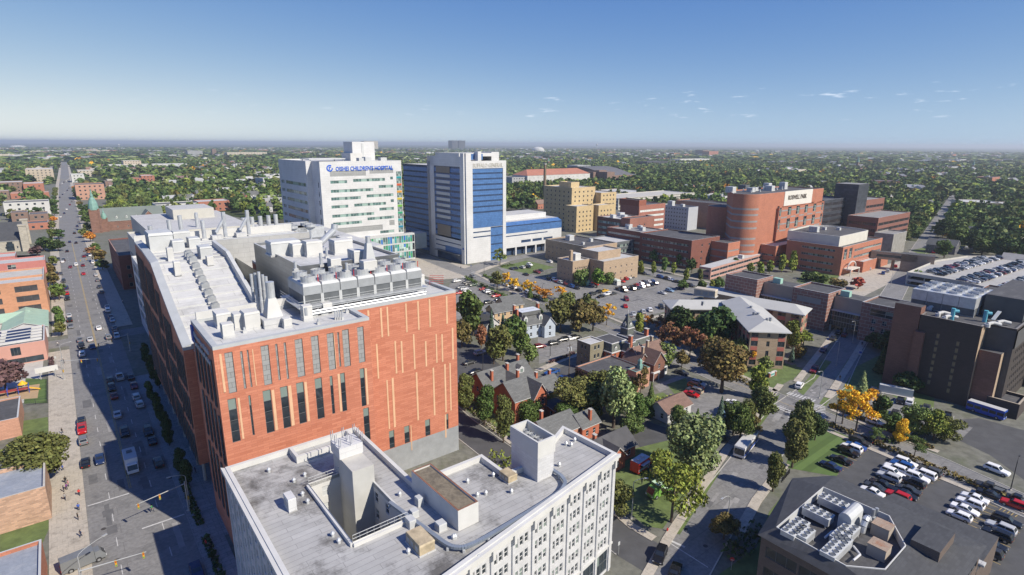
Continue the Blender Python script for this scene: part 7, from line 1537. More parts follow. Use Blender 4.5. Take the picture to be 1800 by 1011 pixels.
# crowded parking deck: the nearest cars one by one, the rest as one mass
rr_=random.Random(4); DC=[]
d0=(P(1690,455,zQ)-P(1640,468,zQ)).normalized(); n0=V(-d0.y,d0.x); o0=P(1600,490,zQ)
def inside(p): return all((PQ[(i+1)%len(PQ)]-PQ[i]).cross(p-PQ[i]).z>3.2*(PQ[(i+1)%len(PQ)]-PQ[i]).length for i in range(len(PQ)))
for r_i in range(-16,17):
    off=(r_i//2)*16.5+(r_i%2)*5.2
    for k in range(-60,80):
        p=o0+d0*k*2.75-n0*off
        if inside(V(p.x,p.y)) and rr_.random()<.88 and p.y>0 and abs(p.x/p.y)<.95: DC.append(p)
DC.sort(key=lambda p:p.length); RB=MB()
for i,p in enumerate(DC):
    c=rr_.choice(['white','silver','black','grey','charcoal','dark blue','white','silver','dark red','grey']); k=rr_.choice(['sedan','suv','suv','hatchback']); an=math.atan2(n0.y,n0.x)+rr_.choice((0,math.pi)); p=V(p.x,p.y,zQ)
    if i<46: car(p,an,c,k,f'{c} {k} among the packed rows on the parking deck roof',f'{c} {k} cars on the parking deck')
    else:
        me=CJ[k]; mm=Matrix.Translation(p+V(0,0,.022))@Matrix.Rotation(an,4,'Z'); base=len(RB.v); RB.v+=[tuple(mm@v.co) for v in me.vertices]; cm_=M('deck_paint_'+c.replace(' ','_'),CCOL[c],rough=.3,var=.02)
        for pl in me.polygons: m=me.materials[pl.material_index]; RB.f.append(tuple(base+j for j in pl.vertices)); RB.m.append(RB.mi(cm_ if m is paint else m))
o=RB.build('parked_cars'); tag(o,'packed mass of parked cars farther back on the parking deck roof','cars',kind='stuff')
for i,(x,y,c) in enumerate(((1690,440,'silver'),(1698,437,'white'),(1706,435,'black'),(1640,445,'red'),(1655,442,'grey'),(1670,442,'white'),(1605,452,'dark blue'),(1574,470,'red'),(1560,478,'silver'),(1552,482,'blue'),(1528,474,'white'))): car(P(x,y),AE+.3,c,'suv',f'{c} suv standing {["beside the twin grey houses, nearest","beside the twin grey houses, middle","beside the twin grey houses, farthest","left of the twin grey houses","between the twin houses and the street","before the twin grey houses","on the street under the twin houses","on the clinic forecourt, farthest","on the clinic forecourt, middle","near the scarlet tree","by the clinic entrance arch"][i]}','cars around the outpatient clinic')
b=MB()
for p,ang,yl in STALL:
    d=V(math.cos(ang),math.sin(ang)); n=V(-d.y,d.x)
    for k in (-1.35,1.35): q=p+n*k-d*2.4; dash(b,q,q+d*4.8,.13,marky if yl else markw,.019,on=99)
for (x0,y0,x1,y1,n,m_) in ((1120,540,1215,512,16,markw),(1110,532,1200,507,15,markw),(1050,530,1090,545,6,markw),(1765,890,1800,905,5,marky),(1735,870,1700,930,9,marky)):
    p0,p1=P(x0,y0),P(x1,y1); d=(p1-p0).normalized(); nn=V(-d.y,d.x)
    for k in range(n): q=p0.lerp(p1,k/n); dash(b,q-nn*2.4,q+nn*2.4,.13,m_,.0195,on=99)
b.build('road_markings',kind='structure')
# large vehicles
def longveh(name,label,cat,p,ang,L,W,H,col,cabin=None,stripe=None,win=True,roofm=white):
    o=root(name,label,cat,V(p.x,p.y,.022),rz=ang); bm_=M('veh_'+name+str(len(label)),col,rough=.4,var=.04)
    def pt(b,n): me=b.data(n,uv=False); q=bpy.data.objects.new(n,me); COL.objects.link(q); q.parent=o; return q
    b=MB(); x1=L/2-(1.6 if cabin else .0)
    b.box(((-L/2+x1)/2,0,.42),x1+L/2,W,H-.42,bm_,top=.985); b.box(((-L/2+x1)/2,0,H+.002),(x1+L/2)*.97,W*.95,.06,roofm); 
    if stripe: 
        for s in (-1,1): b.box(((-L/2+x1)/2,s*(W/2+.006),.8),(x1+L/2)*.98,.012,.55,stripe)
    pt(b,'body')
    if cabin:
        b=MB(); b.mesh([(x1+.03,-W*.46,.45),(L/2,-W*.44,.45),(L/2,W*.44,.45),(x1+.03,W*.46,.45),(x1+.03,-W*.46,1.1),(L/2,-W*.44,1.05),(L/2,W*.44,1.05),(x1+.03,W*.46,1.1),(x1+.03,-W*.43,cabin),(L/2-.75,-W*.4,cabin),(L/2-.75,W*.4,cabin),(x1+.03,W*.43,cabin)],[(0,1,5,4),(1,2,6,5),(2,3,7,6),(4,5,9,8),(6,7,11,10),(8,9,10,11),(5,6,10,9)],bm_); pt(b,'cab')
        b=MB(); b.mesh([(L/2-.03,-W*.4,1.15),(L/2-.03,W*.4,1.15),(L/2-.68,W*.37,cabin-.12),(L/2-.68,-W*.37,cabin-.12)],[(0,1,2,3)],cglass); pt(b,'windscreen')
    else:
        b=MB(); b.mesh([(L/2+.012,-W*.44,1.0),(L/2+.012,W*.44,1.0),(L/2-.0,W*.44,H-.45),(L/2-.0,-W*.44,H-.45)],[(0,1,2,3)],cglass); pt(b,'windscreen')
    if win:
        for s in (-1,1):
            b=MB(); n=int(L/1.5)
            for i in range(n): b.box((-L/2+L*(i+.5)/n,s*(W/2+.012),1.35),L/n*.85,.02,H*.3,cglass)
            pt(b,'side_window')
    for x in (-L*.3,L*.32):
        for s in (-1,1): b=MB(); b.tube((x,s*(W/2-.25),.45),(x,s*(W/2+.02),.45),.45,black,14); b.tube((x,s*(W/2),.45),(x,s*(W/2+.03),.45),.24,hub,10); pt(b,'wheel')
    for s in (-1,1): b=MB(); b.box((L/2+.02,s*W*.36,.7),.06,.3,.2,lampw); pt(b,'headlight'); b=MB(); b.box((-L/2-.02,s*W*.4,.8),.06,.18,.35,lampr); pt(b,'tail_light')
    return o,pt
o,pt=longveh('box_truck','white box truck in the shaded middle of the avenue','truck',P(232,822),AD+math.pi,7.6,2.45,3.2,(.72,.73,.74),cabin=2.3,win=False); b=MB(); b.box((-1.6,.0,3.27),1.2,1.1,.18,dgrey); pt(b,'roof_hatch')
o,pt=longveh('city_bus','white city bus with red and blue rear waiting on the side street','bus',P(1311,790),math.radians(51)+math.pi,11,2.55,3.0,(.70,.70,.69),stripe=M('bus_blue',(.02,.07,.35),rough=.4)); b=MB(); b.box((-4,0,3.08),2,1.8,.25,lgrey); b.box((-5.52,0,.8),.05,2.4,1.8,redpaint); pt(b,'engine_bay')
o,pt=longveh('shuttle_bus','blue shuttle bus with white roof beside the dark laboratory','bus',P(1732,729),EA,8.5,2.4,2.9,(.01,.06,.35))
o,pt=longveh('food_truck','red and white food truck on the event lawn','truck',P(1128,824),AE+.1,6.2,2.3,2.9,(.50,.03,.025),cabin=2.3,stripe=white,win=False,roofm=white)
b=MB(); b.box((-.8,-1.17,1.4),3,.03,.9,cglass); b.box((-.8,-1.5,2.35),3.1,.7,.05,white); pt(b,'serving_hatch')
for x in (-1.8,0): b=MB(); b.box((x,0,2.97),.7,.7,.3,galv); pt(b,'roof_vent')
o,pt=longveh('food_truck','lime green food truck under the airy tree on the lawn','truck',P(1160,868),AE-.1+math.pi,6.6,2.3,2.9,(.15,.31,.06),cabin=2.4,win=False,roofm=M('pale_green',(.45,.6,.4)))
b=MB(); b.box((-.8,1.17,1.4),3,.03,.9,cglass); b.box((-.8,1.5,2.35),3.1,.7,.05,M('pale_green',(.45,.6,.4))); pt(b,'serving_hatch')
o,pt=longveh('cargo_van','grey cargo van turning at the bottom left junction','van',P(148,993),AE+.12,6.4,2.1,2.5,(.16,.17,.18),cabin=2.1,win=False,roofm=M('van_grey',(.16,.17,.18),rough=.4))
# ================= street furniture =================
lampm=M('lamp_grey',(.42,.43,.43),rough=.5,var=.05,metal=.3); sigy=M('signal_yellow',(.42,.25,.03),rough=.5,var=.08); darkm=M('dark_pole',(.035,.037,.04),rough=.6)
def rel(o,b,n): me=b.data(n,off=WL[o],uv=False); q=bpy.data.objects.new(n,me); COL.objects.link(q); q.parent=o; return q
def lamp(p,d,label,h=9,arm=2.8,m=None,group='street lamps'):
    m=m or lampm; o=root('street_lamp',label,'street lamp',p,group); b=MB(); b.box(p,.4,.4,.3,conc); b.tube(p+V(0,0,.3),p+V(0,0,h-1),.11,m,8,r2=.075); rel(o,b,'pole'); b=MB(); pr=p+V(0,0,h-1)
    for k in range(1,6): a=k/5*math.pi/2; q=p+d*(arm*(1-math.cos(a)))+V(0,0,h-1+math.sin(a)*1.0); b.tube(pr,q,.05,m,6); pr=q
    rel(o,b,'arm'); b=MB(); b.box(pr+V(0,0,-.06),.75,.28,.14,m,math.atan2(d.y,d.x)); b.box(pr+V(0,0,-.1),.5,.2,.04,lampw,math.atan2(d.y,d.x)); rel(o,b,'lamp_head')
def signal(p,q,label,h=6.2,nh=2):
    o=root('traffic_signal',label,'traffic signal',p); b=MB(); b.box(p,.6,.6,.3,conc); b.tube(p,p+V(0,0,h+.5),.15,lampm,8,r2=.1); rel(o,b,'pole'); b=MB(); e=V(q.x,q.y,h); b.tube(p+V(0,0,h),e,.11,lampm,8,r2=.06); rel(o,b,'mast_arm')
    for i in range(nh):
        c=(p+V(0,0,h)).lerp(e,.95-.42*i); b=MB(); b.box(c+V(0,0,-1.0),.36,.3,1.05,sigy,AD); 
        for k,mm in enumerate((lampr,M('amber',(.6,.3,.02)),M('green_lens',(.02,.3,.1)))): b.tube(c-DM*.16+V(0,0,-.15-k*.33),c-DM*.2+V(0,0,-.15-k*.33),.12,mm,8)
        rel(o,b,'signal_head')
    b=MB(); b.box(p+V(.25,0,2.6),.3,.3,.8,sigy,AD); rel(o,b,'pedestrian_head')
z6=lambda x,y:P(x,y,6.2)
signal(P(151,1062),z6(257,970),'signal mast at the bottom left junction beside the grey van'); signal(P(332,898),z6(238,888),'signal mast reaching over the avenue behind the box truck'); signal(P(113,668),z6(174,630),'signal mast on the left pavement beside the playground'); signal(P(229,617),z6(170,605),'signal mast reaching out from the shaded plaza kerb'); signal(P(167,470),z6(140,457),'distant signal mast at the far crossing by the warehouse')
lamp(P(153,1058),EM*.9+DM*.45,'cobra head lamp over the grey van',9.5,4.2); lamp(P(334,892),-EM,'cobra head lamp beside the shaded signal mast',8); lamp(P(113,650),EM,'cobra head lamp beside the playground signal'); lamp(P(1110,912),-DM*.5+EM*.7,'curved lamp at the lawn corner'); lamp(P(1276,940),-EM,'curved lamp over the near crossing road'); lamp(P(1388,800),-EM,'curved lamp before the bronze tree clump'); lamp(P(1440,700),-EM,'tall curved lamp at the crossing by the golden trees'); lamp(P(1470,642),-EM,'curved lamp halfway along the laboratory verge'); lamp(P(1498,603),-EM,'curved lamp nearest the link bridge'); lamp(P(849,655),V(0,1,0),'dark lamp post in the yard by the terracotta block',6,.6,darkm); lamp(P(967,628),V(0,1,0),'dark lamp post in the small villa lot',6,.6,darkm)
for x,y,l in ((1468,745,'dark pole in the planting strip nearest the crossing'),(1625,772,'dark pole between the yellow street trees'),(1776,862,'dark pole with camera beside the right hand street'),(868,516,'slim dark pole among the hedges'),(953,528,'slim dark pole by the ticket gate'),(851,484,'dark pole at the hospital crossing')): lamp(P(x,y),EM,l,8,.9,darkm)
lamp(P(1565,505),-EM,'curved lamp on the clinic street',9); lamp(P(1625,500),-EM,'curved lamp beside the parking deck wall',9)
p=P(1000,661); o=root('utility_pole','wooden utility pole with grey transformers by the villa','utility pole',p); b=MB(); b.tube(p,p+V(0,0,11),.16,wood,8,r2=.11); rel(o,b,'pole')
for s in (-1,1): b=MB(); b.tube(p+EM*.5*s+V(0,0,8.6),p+EM*.5*s+V(0,0,9.7),.3,lgrey,10); rel(o,b,'transformer')
b=MB(); b.bar(p-EM*1.2+V(0,0,10.3),p+EM*1.2+V(0,0,10.3),.12,.12,wood); rel(o,b,'crossarm')
# signs
p=P(1357,662); o=root('entrance_sign','white curved entrance sign between brick piers on the corner lawn','sign',p)
for s in (-1,1): b=MB(); b.box(p+V(.83,.55,0)*s*1.6,.6,.6,1.5,vbrick,.6); b.box(p+V(.83,.55,0)*s*1.6+V(0,0,1.501),.75,.75,.15,trim,.6); rel(o,b,'pier')
b=MB(); b.box(p+V(0,0,.2),2.4,.25,1.4,trim,.6); b.box(p+V(0,0,1.601),1.6,.25,.25,trim,.6); b.box(p+V(.083,-.12,0)*1.2+V(0,0,.5),1.9,.03,.7,M('sign_teal',(.10,.3,.28)),.6); rel(o,b,'sign_panel')
p=P(1512,624); o=root('map_sign','small white and blue sign panel on the laboratory lawn','sign',p); b=MB(); b.box(p,.15,1.1,1.8,trim,.9); b.box(p+V(-.07,-.06,.6),.05,.8,.8,M('sign_blue',(.01,.09,.42)),.9); rel(o,b,'sign_panel'); b=MB(); b.box(p,.3,1.3,.12,conc,.9); rel(o,b,'plinth')
p=P(893,498); o=root('parking_sign','blue and red parking sign among the golden trees','sign',p); b=MB(); b.box(p+V(0,0,1.0),1.6,.2,2.2,sb,EA); b.box(p+V(0,0,3.201),1.6,.2,.5,redpaint,EA); rel(o,b,'sign_panel'); b=MB(); b.tube(p,p+V(0,0,1),.1,lampm); rel(o,b,'post')
p=P(85,665); o=root('roadside_sign','large white lettered sign board by the daycare yard','sign',p)
for s in (-1,1): b=MB(); b.tube(p+EM*s*1.8,p+EM*s*1.8+V(0,0,2.2),.12,lampm); rel(o,b,'post')
b=MB(); b.box(p+V(0,0,2.2),5.6,.3,1.7,trim,AE); rel(o,b,'sign_panel')
p=P(1285,1002); o=root('stop_sign','red stop sign on the kerb at the near crossing','sign',p); b=MB(); b.tube(p,p+V(0,0,2.2),.04,lampm,6); rel(o,b,'post'); b=MB(); a=(P(1200,900)-p).normalized(); a=V(-.3,-1,0).normalized(); b.tube(p+V(0,0,2.2)-a*.02,p+V(0,0,2.2)+a*.02,.4,redpaint,8); rel(o,b,'sign_panel'); text_part(o,'STOP',p+V(-.3,-.03,0),V(1,-.3,0),.24,2.1,white,depth=.01,width=.58)
for x,y,l in ((1087,975,'small grey kerb sign beside the office building'),(1345,690,'blue street name sign at the crossing'),(99,640,'small sign post on the daycare pavement')):
    p=P(x,y); o=root('kerb_sign',l,'sign',p); b=MB(); b.tube(p,p+V(0,0,2.6),.05,lampm,6); rel(o,b,'post'); b=MB(); b.box(p+V(0,0,2.0),.5,.06,.7,lgrey,AE); rel(o,b,'sign_panel')
p=P(1173,934); o=root('fire_hydrant','red fire hydrant on the grass verge at the lawn corner','hydrant',p); b=MB(); b.tube(p,p+V(0,0,.6),.13,redpaint,8); b.tube(p+V(0,0,.6),p+V(0,0,.8),.15,redpaint,8,r2=.05); b.tube(p+V(-.25,0,.45),p+V(.25,0,.45),.07,redpaint,6); rel(o,b,'body'); b=MB(); b.tube(p+V(0,0,.01),p+V(0,0,.06),.2,redpaint,8); rel(o,b,'flange')
p=P(1574,693); o=root('generator_box','long grey generator enclosure on a concrete pad by the laboratory','generator',p); b=MB(); b.prism([p+V(*q) for q in ((-4,2.6),(-3,3.6),(4.2,-1.2),(3.2,-2.6))][::-1] if False else ccw([p+V(-4,1.6),p+V(-3.2,3),p+V(4,-1.4),p+V(3.2,-2.8)]),.16,2.4,lgrey); rel(o,b,'enclosure'); b=MB(); b.prism(ccw([p+V(-4.6,1.2),p+V(-3.3,3.6),p+V(4.6,-1.2),p+V(3.3,-3.6)]),.0,.15,conc); rel(o,b,'pad')
p=P(1028,501); o=root('skip_container','mint green container beside the ivied tan block','container',p); b=MB(); b.box(p+V(0,0,.2),4.6,2.4,2.6,M('mint_green_metal',(.3,.5,.42)),EA); rel(o,b,'box'); b=MB(); b.box(p+V(0,0,2.801),4.7,2.5,.12,M('mint_green_metal',(.3,.5,.42)),EA); rel(o,b,'lid')
p=P(1082,500); o=root('booth','small white booth with lean-to roof by the ivied block','booth',p); b=MB(); b.box(p,5,2.6,2.4,offw,EA); rel(o,b,'wall'); b=MB(); b.box(p+V(0,0,2.401),5.4,3,.5,M('glass_green_roof',(.5,.56,.52)),EA,top=.7); rel(o,b,'roof'); b=MB(); q=p-DM*1.33; b.wall(q-EM*2,q+EM*1,.9,1.9,glass); rel(o,b,'window')
# bollards and fence
for i in range(7): p=P(1374+i*2.2,848-i*2.6); o=root('bollard','black bollard in the row before the slate office lawn','bollard',p,'bollards by the slate office'); b=MB(); b.tube(p,p+V(0,0,1.1),.12,black,8); rel(o,b,'post'); b=MB(); b.tube(p+V(0,0,1.1),p+V(0,0,1.2),.15,black,8,r2=.08); rel(o,b,'cap')
def fence(line,h,label,m):
    o=root('wire_fence',label,'fence',line[0])
    b=MB()
    for a,c in zip(line,line[1:]):
        for z in (.15,h*.5,h): b.bar(a+V(0,0,z),c+V(0,0,z),.04,.05,m)
        n=int((c-a).length/.3)
        for k in range(n): q=a.lerp(c,k/n); b.bar(q,q+V(.01,0,0),.02,h,m)
    rel(o,b,'mesh_panel')
    for a,c in zip(line,line[1:]):
        n=int((c-a).length/3)+1
        for k in range(n): b=MB(); q=a.lerp(c,k/n); b.tube(q,q+V(0,0,h+.15),.05,m,6); rel(o,b,'post')
fence([P(84,668),P(84,709),P(42,713)],1.5,'dark wire fence round the playground lawn',darkm); fence([P(1262,772),P(1288,783)],1.4,'black fence along the path beside the blue spruce',darkm)
# playground
p=P(52,690); o=root('climbing_frame','blue and red climbing frame with yellow slides in the playground','playground equipment',p); pb=M('play_blue',(.03,.08,.42),rough=.4); pr_=M('play_red',(.35,.06,.05),rough=.5); py_=M('play_yellow',(.75,.42,.02),rough=.4)
for k in range(4):
    for s in (0,1): b=MB(); q=p+EM*(-k*2.4)+DM*s*1.8; b.tube(q,q+V(0,0,2.6),.09,pb,8); rel(o,b,'post')
for k in range(3): b=MB(); q=p+EM*(-k*2.4-1.2)+DM*.9+V(0,0,1.2+.1*k); b.box(q,2.3,1.8,.12,pr_,AE); rel(o,b,'platform')
b=MB(); q=p+EM*.9+DM*.9; b.bar(q+EM*-.9+V(0,0,1.3),q+EM*1.6+V(0,0,.15),.8,.14,py_); rel(o,b,'slide'); b=MB(); b.tube(p+EM*-1.2+DM*.9+V(0,0,2.7),p+EM*-1.2+DM*.9+V(0,0,3.8),1.2,py_,10,r2=.1); rel(o,b,'canopy'); b=MB(); q=p+EM*-8; b.bar(q+V(0,0,1.2),q-EM*2.2-DM*1+V(0,0,.15),.8,.14,py_); rel(o,b,'slide')
# ================= people =================
skin=M('skin_tone',(.42,.25,.17),rough=.6,var=.1); jeans=M('dark_trousers',(.03,.035,.06),rough=.9,var=.2); hairm=M('dark_hair',(.025,.018,.014),rough=.8)
def person_mesh(pose,tall=1.72):
    J={'pelvis':(0,0,.93),'waist':(0,0,1.08),'chest':(0,0,1.3),'neck':(0,0,1.47),'head':(.02,0,1.56),'top':(.03,0,1.68)}
    st=.26 if pose=='walk' else .04
    for s,n in ((1,'l'),(-1,'r')):
        f=s*st
        J['hip'+n]=(0,.1*s,.88); J['knee'+n]=(f*.55+.03,.105*s,.49); J['ankle'+n]=(f*1.0-.03,.11*s,.09); J['toe'+n]=(f*1.0+.13,.12*s,.04)
        J['sh'+n]=(0,.19*s,1.4); J['elb'+n]=(-f*.5-.02,.24*s,1.13); J['wr'+n]=(-f*.7+.1,.25*s,.9); J['hand'+n]=(-f*.75+.14,.25*s,.8)
        J['thumb'+n]=(-f*.7+.17,.22*s,.86)
        for k in range(4): J['fin%d'%k+n]=(-f*.75+.17-.02*k,.25*s+.0,.73+.006*k)
    E=[('pelvis','waist'),('waist','chest'),('chest','neck'),('neck','head'),('head','top')]
    for n in 'lr': E+=[('pelvis','hip'+n),('hip'+n,'knee'+n),('knee'+n,'ankle'+n),('ankle'+n,'toe'+n),('chest','sh'+n),('sh'+n,'elb'+n),('elb'+n,'wr'+n),('wr'+n,'hand'+n),('wr'+n,'thumb'+n)]+[('hand'+n,'fin%d'%k+n) for k in range(4)]
    rad={'pelvis':.15,'waist':.135,'chest':.155,'neck':.055,'head':.095,'top':.075,'hip':.095,'knee':.06,'ankle':.042,'toe':.04,'sh':.07,'elb':.042,'wr':.03,'hand':.034,'thumb':.012,'fin':.010}
    nm=list(J); me=bpy.data.meshes.new('person'); me.from_pydata([J[k] for k in nm],[(nm.index(a),nm.index(c)) for a,c in E],[]); o=bpy.data.objects.new('tmp',me); COL.objects.link(o)
    md=o.modifiers.new('skin','SKIN'); md.use_smooth_shade=True
    for i,k in enumerate(nm):
        r=[v for q,v in rad.items() if k.startswith(q)][0]; me.skin_vertices[0].data[i].radius=(r,r*(1.25 if k in('pelvis','waist','chest') else 1)); me.skin_vertices[0].data[i].use_root=(k=='pelvis')
    su=o.modifiers.new('sub','SUBSURF'); su.levels=1; su.render_levels=1; dg=bpy.context.evaluated_depsgraph_get(); m2=bpy.data.meshes.new_from_object(o.evaluated_get(dg)); bpy.data.objects.remove(o)
    m2.materials.clear()
    for m in (skin,hued,jeans): m2.materials.append(m)
    for p in m2.polygons:
        z=p.center.z; y=abs(p.center.y); p.material_index=2 if z<.95 and y<.2 else 1 if z<1.47 and not (y>.2 and z<1.1) else 0
    return m2
PM={k:person_mesh(k) for k in ('walk','stand')}
hb=MB()
for k in range(6):
    a0,a1=math.pi/2*k/6,math.pi/2*(k+1)/6
    hb.tube((.0,0,1.60+math.sin(a0)*.125),(.0,0,1.60+math.sin(a1)*.125),.112*math.cos(a0)+.004,hairm,10,r2=.112*math.cos(a1)+.004,caps=k==5)
HM=hb.data('hair',uv=False)
fb=MB()
for y in (-.035,.035): fb.box((.112,y,1.585),.012,.018,.012,black)
fb.box((.118,0,1.545),.03,.022,.035,skin,top=.5); fb.box((.108,0,1.515),.012,.045,.01,redpaint)
FM=fb.data('face',uv=False)
PC={'red':(.5,.03,.03),'white':(.7,.7,.7),'black':(.02,.02,.02),'blue':(.04,.1,.4),'grey':(.25,.25,.26),'yellow':(.6,.4,.05),'green':(.05,.25,.08),'pink':(.6,.25,.3),'navy':(.015,.025,.08),'purple':(.15,.05,.2)}
def person(p,ang,col,pose,where):
    o=root('person',f'person in {col} top {where}','person',V(p.x,p.y,p.z),'people in the street',rz=ang)
    for n,me in (('body',PM[pose]),('hair',HM),('face',FM)):
        q=bpy.data.objects.new(n,me); COL.objects.link(q); q.parent=o; q.color=(*PC[col],1)
    return o
for x,y,a,c,po,wh in ((110,763,1,'black','walk','on the pavement beside the bushy tree, ahead'),(111,775,1,'navy','walk','on the pavement beside the bushy tree, behind'),(111,828,1,'blue','walk','walking by the weathered brick shop'),(116,850,2,'black','stand','in the group by the brick shop, farthest'),(121,856,4,'pink','stand','in the group by the brick shop, nearest the kerb'),(113,866,1,'navy','stand','in the group by the brick shop, nearest the wall'),(118,862,3,'purple','stand','in the middle of the group by the brick shop'),(115,880,2,'grey','walk','just past the group by the brick shop'),(140,872,2,'red','walk','alone near the avenue kerb'),(139,898,2,'blue','stand','beside the signal pole, farthest'),(138,915,1,'black','stand','beside the signal pole, middle'),(143,945,1,'navy','walk','stepping off at the avenue corner'),(268,900,0,'green','walk','crossing the avenue in sunlight'),(338,835,1,'black','walk','in the shade by the terracotta block, left'),(344,833,1,'navy','walk','in the shade by the terracotta block, right'),(363,962,1,'red','stand','near the bench by the white office wall'),(371,968,2,'black','stand','farther along by the white office wall'),(110,635,1,'white','walk','under the playground signal'),(113,640,1,'black','walk','walking with the white topped person under the signal'),(97,532,0,'black','walk','by the orange parking structure'),(102,608,1,'white','walk','by the daycare shrubs'),(216,533,0,'white','walk','at the plaza crossing'),(1145,838,1,'navy','stand','between the two food trucks, farthest'),(1139,829,2,'grey','stand','alone on the event lawn'),(1128,852,1,'black','walk','left of the green food truck'),(1145,842,3,'black','stand','queueing by the green food truck, first'),(1148,840,2,'white','stand','queueing by the green food truck, second'),(1163,800,0,'green','stand','under the silvery tree, left'),(1168,808,0,'blue','stand','under the silvery tree, right'),(1165,815,2,'black','stand','under the silvery tree, nearest'),(1476,668,1,'black','walk','on the path along the laboratory lawn'),(1515,608,1,'navy','walk','by the path under the shaded trees'),(967,497,1,'blue','walk','near the cars by the ivied block'),(810,473,1,'black','walk','at the hospital entrance kerb'),(828,470,2,'blue','walk','crossing before the blue hospital')): person(P(x,y),a,c,po,wh)
# ================= the town beyond the campus =================
TW={k:M('town_'+k,c,rough=.85,var=.1,scale=.1) for k,c in dict(white=(.52,.52,.505),cream=(.47,.42,.34),brick=(.36,.15,.10),brown=(.21,.14,.11),beige=(.44,.375,.29),grey=(.33,.34,.35),dark=(.055,.055,.065),pink=(.44,.25,.18),slate=(.12,.12,.13),tile=(.36,.15,.10),roofw=(.46,.46,.45),roofd=(.10,.10,.105)).items()}
def fb(xL,xR,yb,yt,dep,wall,roofm,label,name='town_building',win=True,cat='building'):
    p0=P(xL,yb); p1=along(p0,EM if xL<1300 else V(.94,-.34),xR,yb); z=max(3,ztop((xL,yb),(xL,yt))); R=root(name,label,cat,(p0+p1)/2)
    L=dist2(p0,p1); rows=max(1,int(z/4.2)); wins={}
    if win: wins={0:[(lambda L_:grid(L_,0,rows,z/rows,max(2,min(14,int(L_/6))),2.0,1.9,1.2,2),glass,TW['white'],1,1,'window')]}
    q_=(p1-p0).normalized(); q_=V(-q_.y,q_.x); pl=[p0,p1,p1+q_*dep,p0+q_*dep]; block(R,pl,0,z,TW[wall],TW[roofm],wins,.6); flush_win(R); return R
for a in ((10,91,381,357,26,'white','roofd','white walled store with a dark roof left of the avenue'),(0,88,408,396,20,'brick','roofd','long low red brick row with dark roof left of the avenue'),(55,88,397,377,22,'brown','slate','brown brick shop with dark sloping roof by the white store'),(22,52,392,374,18,'brown','slate','brown brick house with cream dormers beside the white store'),
(43,79,338,323,40,'brick','roofw','red brick block with window rows left of the avenue'),(0,42,339,321,40,'brown','roofw','long brown brick block beside the red brick block'),(20,88,350,340,18,'brick','roofw','low brick row with white roof edge left of the avenue'),(0,18,352,336,20,'brown','roofw','brown brick corner block at the left picture edge'),(48,97,320,298,70,'beige','roofw','large windowless beige theatre left of the avenue end'),
(127,150,321,307,40,'white','roofw','white block right of the avenue end'),(138,167,311,300,50,'cream','roofw','cream warehouse behind the white block at the avenue end'),(136,187,352,325,35,'pink','roofd','pink brick block with a painted side wall right of the avenue'),(186,235,328,319,30,'brown','roofd','brown low mill beside the pink brick block'),(236,250,329,313,25,'brick','slate','small brick mill with grey roof beside the red mill'),(251,274,328,309,35,'brick','roofw','tall red brick mill at the end of the brown mill'),
(190,220,326,316,20,'cream','roofw','cream low shop behind the brown mill'),(219,250,298,283,60,'beige','roofw','stepped beige building rising over the far white sheds'),(193,330,299,290,50,'white','roofw','very long white shed row in the far town'),(160,190,304,297,40,'cream','roofw','cream sheds beyond the avenue end'),(331,357,276,265,60,'grey','roofd','grey slab block on the far left skyline'),(374,381,274,262,30,'brown','roofd','narrow brown tower on the far left skyline'),(400,470,276,268,60,'cream','roofw','cream cluster on the skyline behind the white hospital'),
(350,406,373,355,26,'brick','roofw','long red brick block with white cornice before the far houses'),(276,349,377,360,26,'white','roofd','low white workshop beside the long red brick block'),
(900,926,332,312,40,'grey','slate','grey annex left of the red roofed school'),(1015,1038,303,291,40,'grey','roofw','pale grey box behind the red roofed school'),(1137,1174,294,284,45,'dark','roofd','dark low block beyond the armoury'),(1195,1248,288,280,40,'white','roofw','long white depot beyond the tree belt'),(795,805,263,247,90,'dark','roofd','left of the twin dark towers on the skyline'),(807,818,263,247,90,'dark','roofd','right of the twin dark towers on the skyline'),(641,665,264,248,90,'cream','roofw','cream tower cluster on the skyline above the white hospital'),(1235,1246,274,264,60,'brown','roofd','brown tower on the right skyline'),(1246,1262,276,266,50,'brick','roofw','brick block beside the brown skyline tower'),
(1692,1757,373,355,40,'beige','roofw','long beige school with a white flat roof among the right hand trees'),(1759,1830,372,358,30,'beige','roofw','lower beige school wing at the right picture edge'),(1426,1470,327,319,30,'white','roofw','white shed with blue trim above the rounded hospital'),(1535,1580,330,318,35,'brick','roofd','dark roofed brick block above the slate clinic'),(1060,1140,352,342,60,'beige','roofw','pale low medical block before the armoury'),(820,870,300,290,60,'cream','roofw','cream block behind the blue hospital tower')): fb(*a)
# red roofed school
R=root('school_building','long white school with a red hipped roof beyond the hospital lawn','building',P(965,331)); p0=P(927,331); p1=along(p0,EM,1036,331); zz=ztop((927,331),(927,309))
L=dist2(p0,p1); F=Frame((p0+p1)/2+DM*20,AE); gable(R,F,L,40,zz,zz+9,TW['white'],TW['tile'],rows=3,hip=14,nwin=16); flush_win(R)
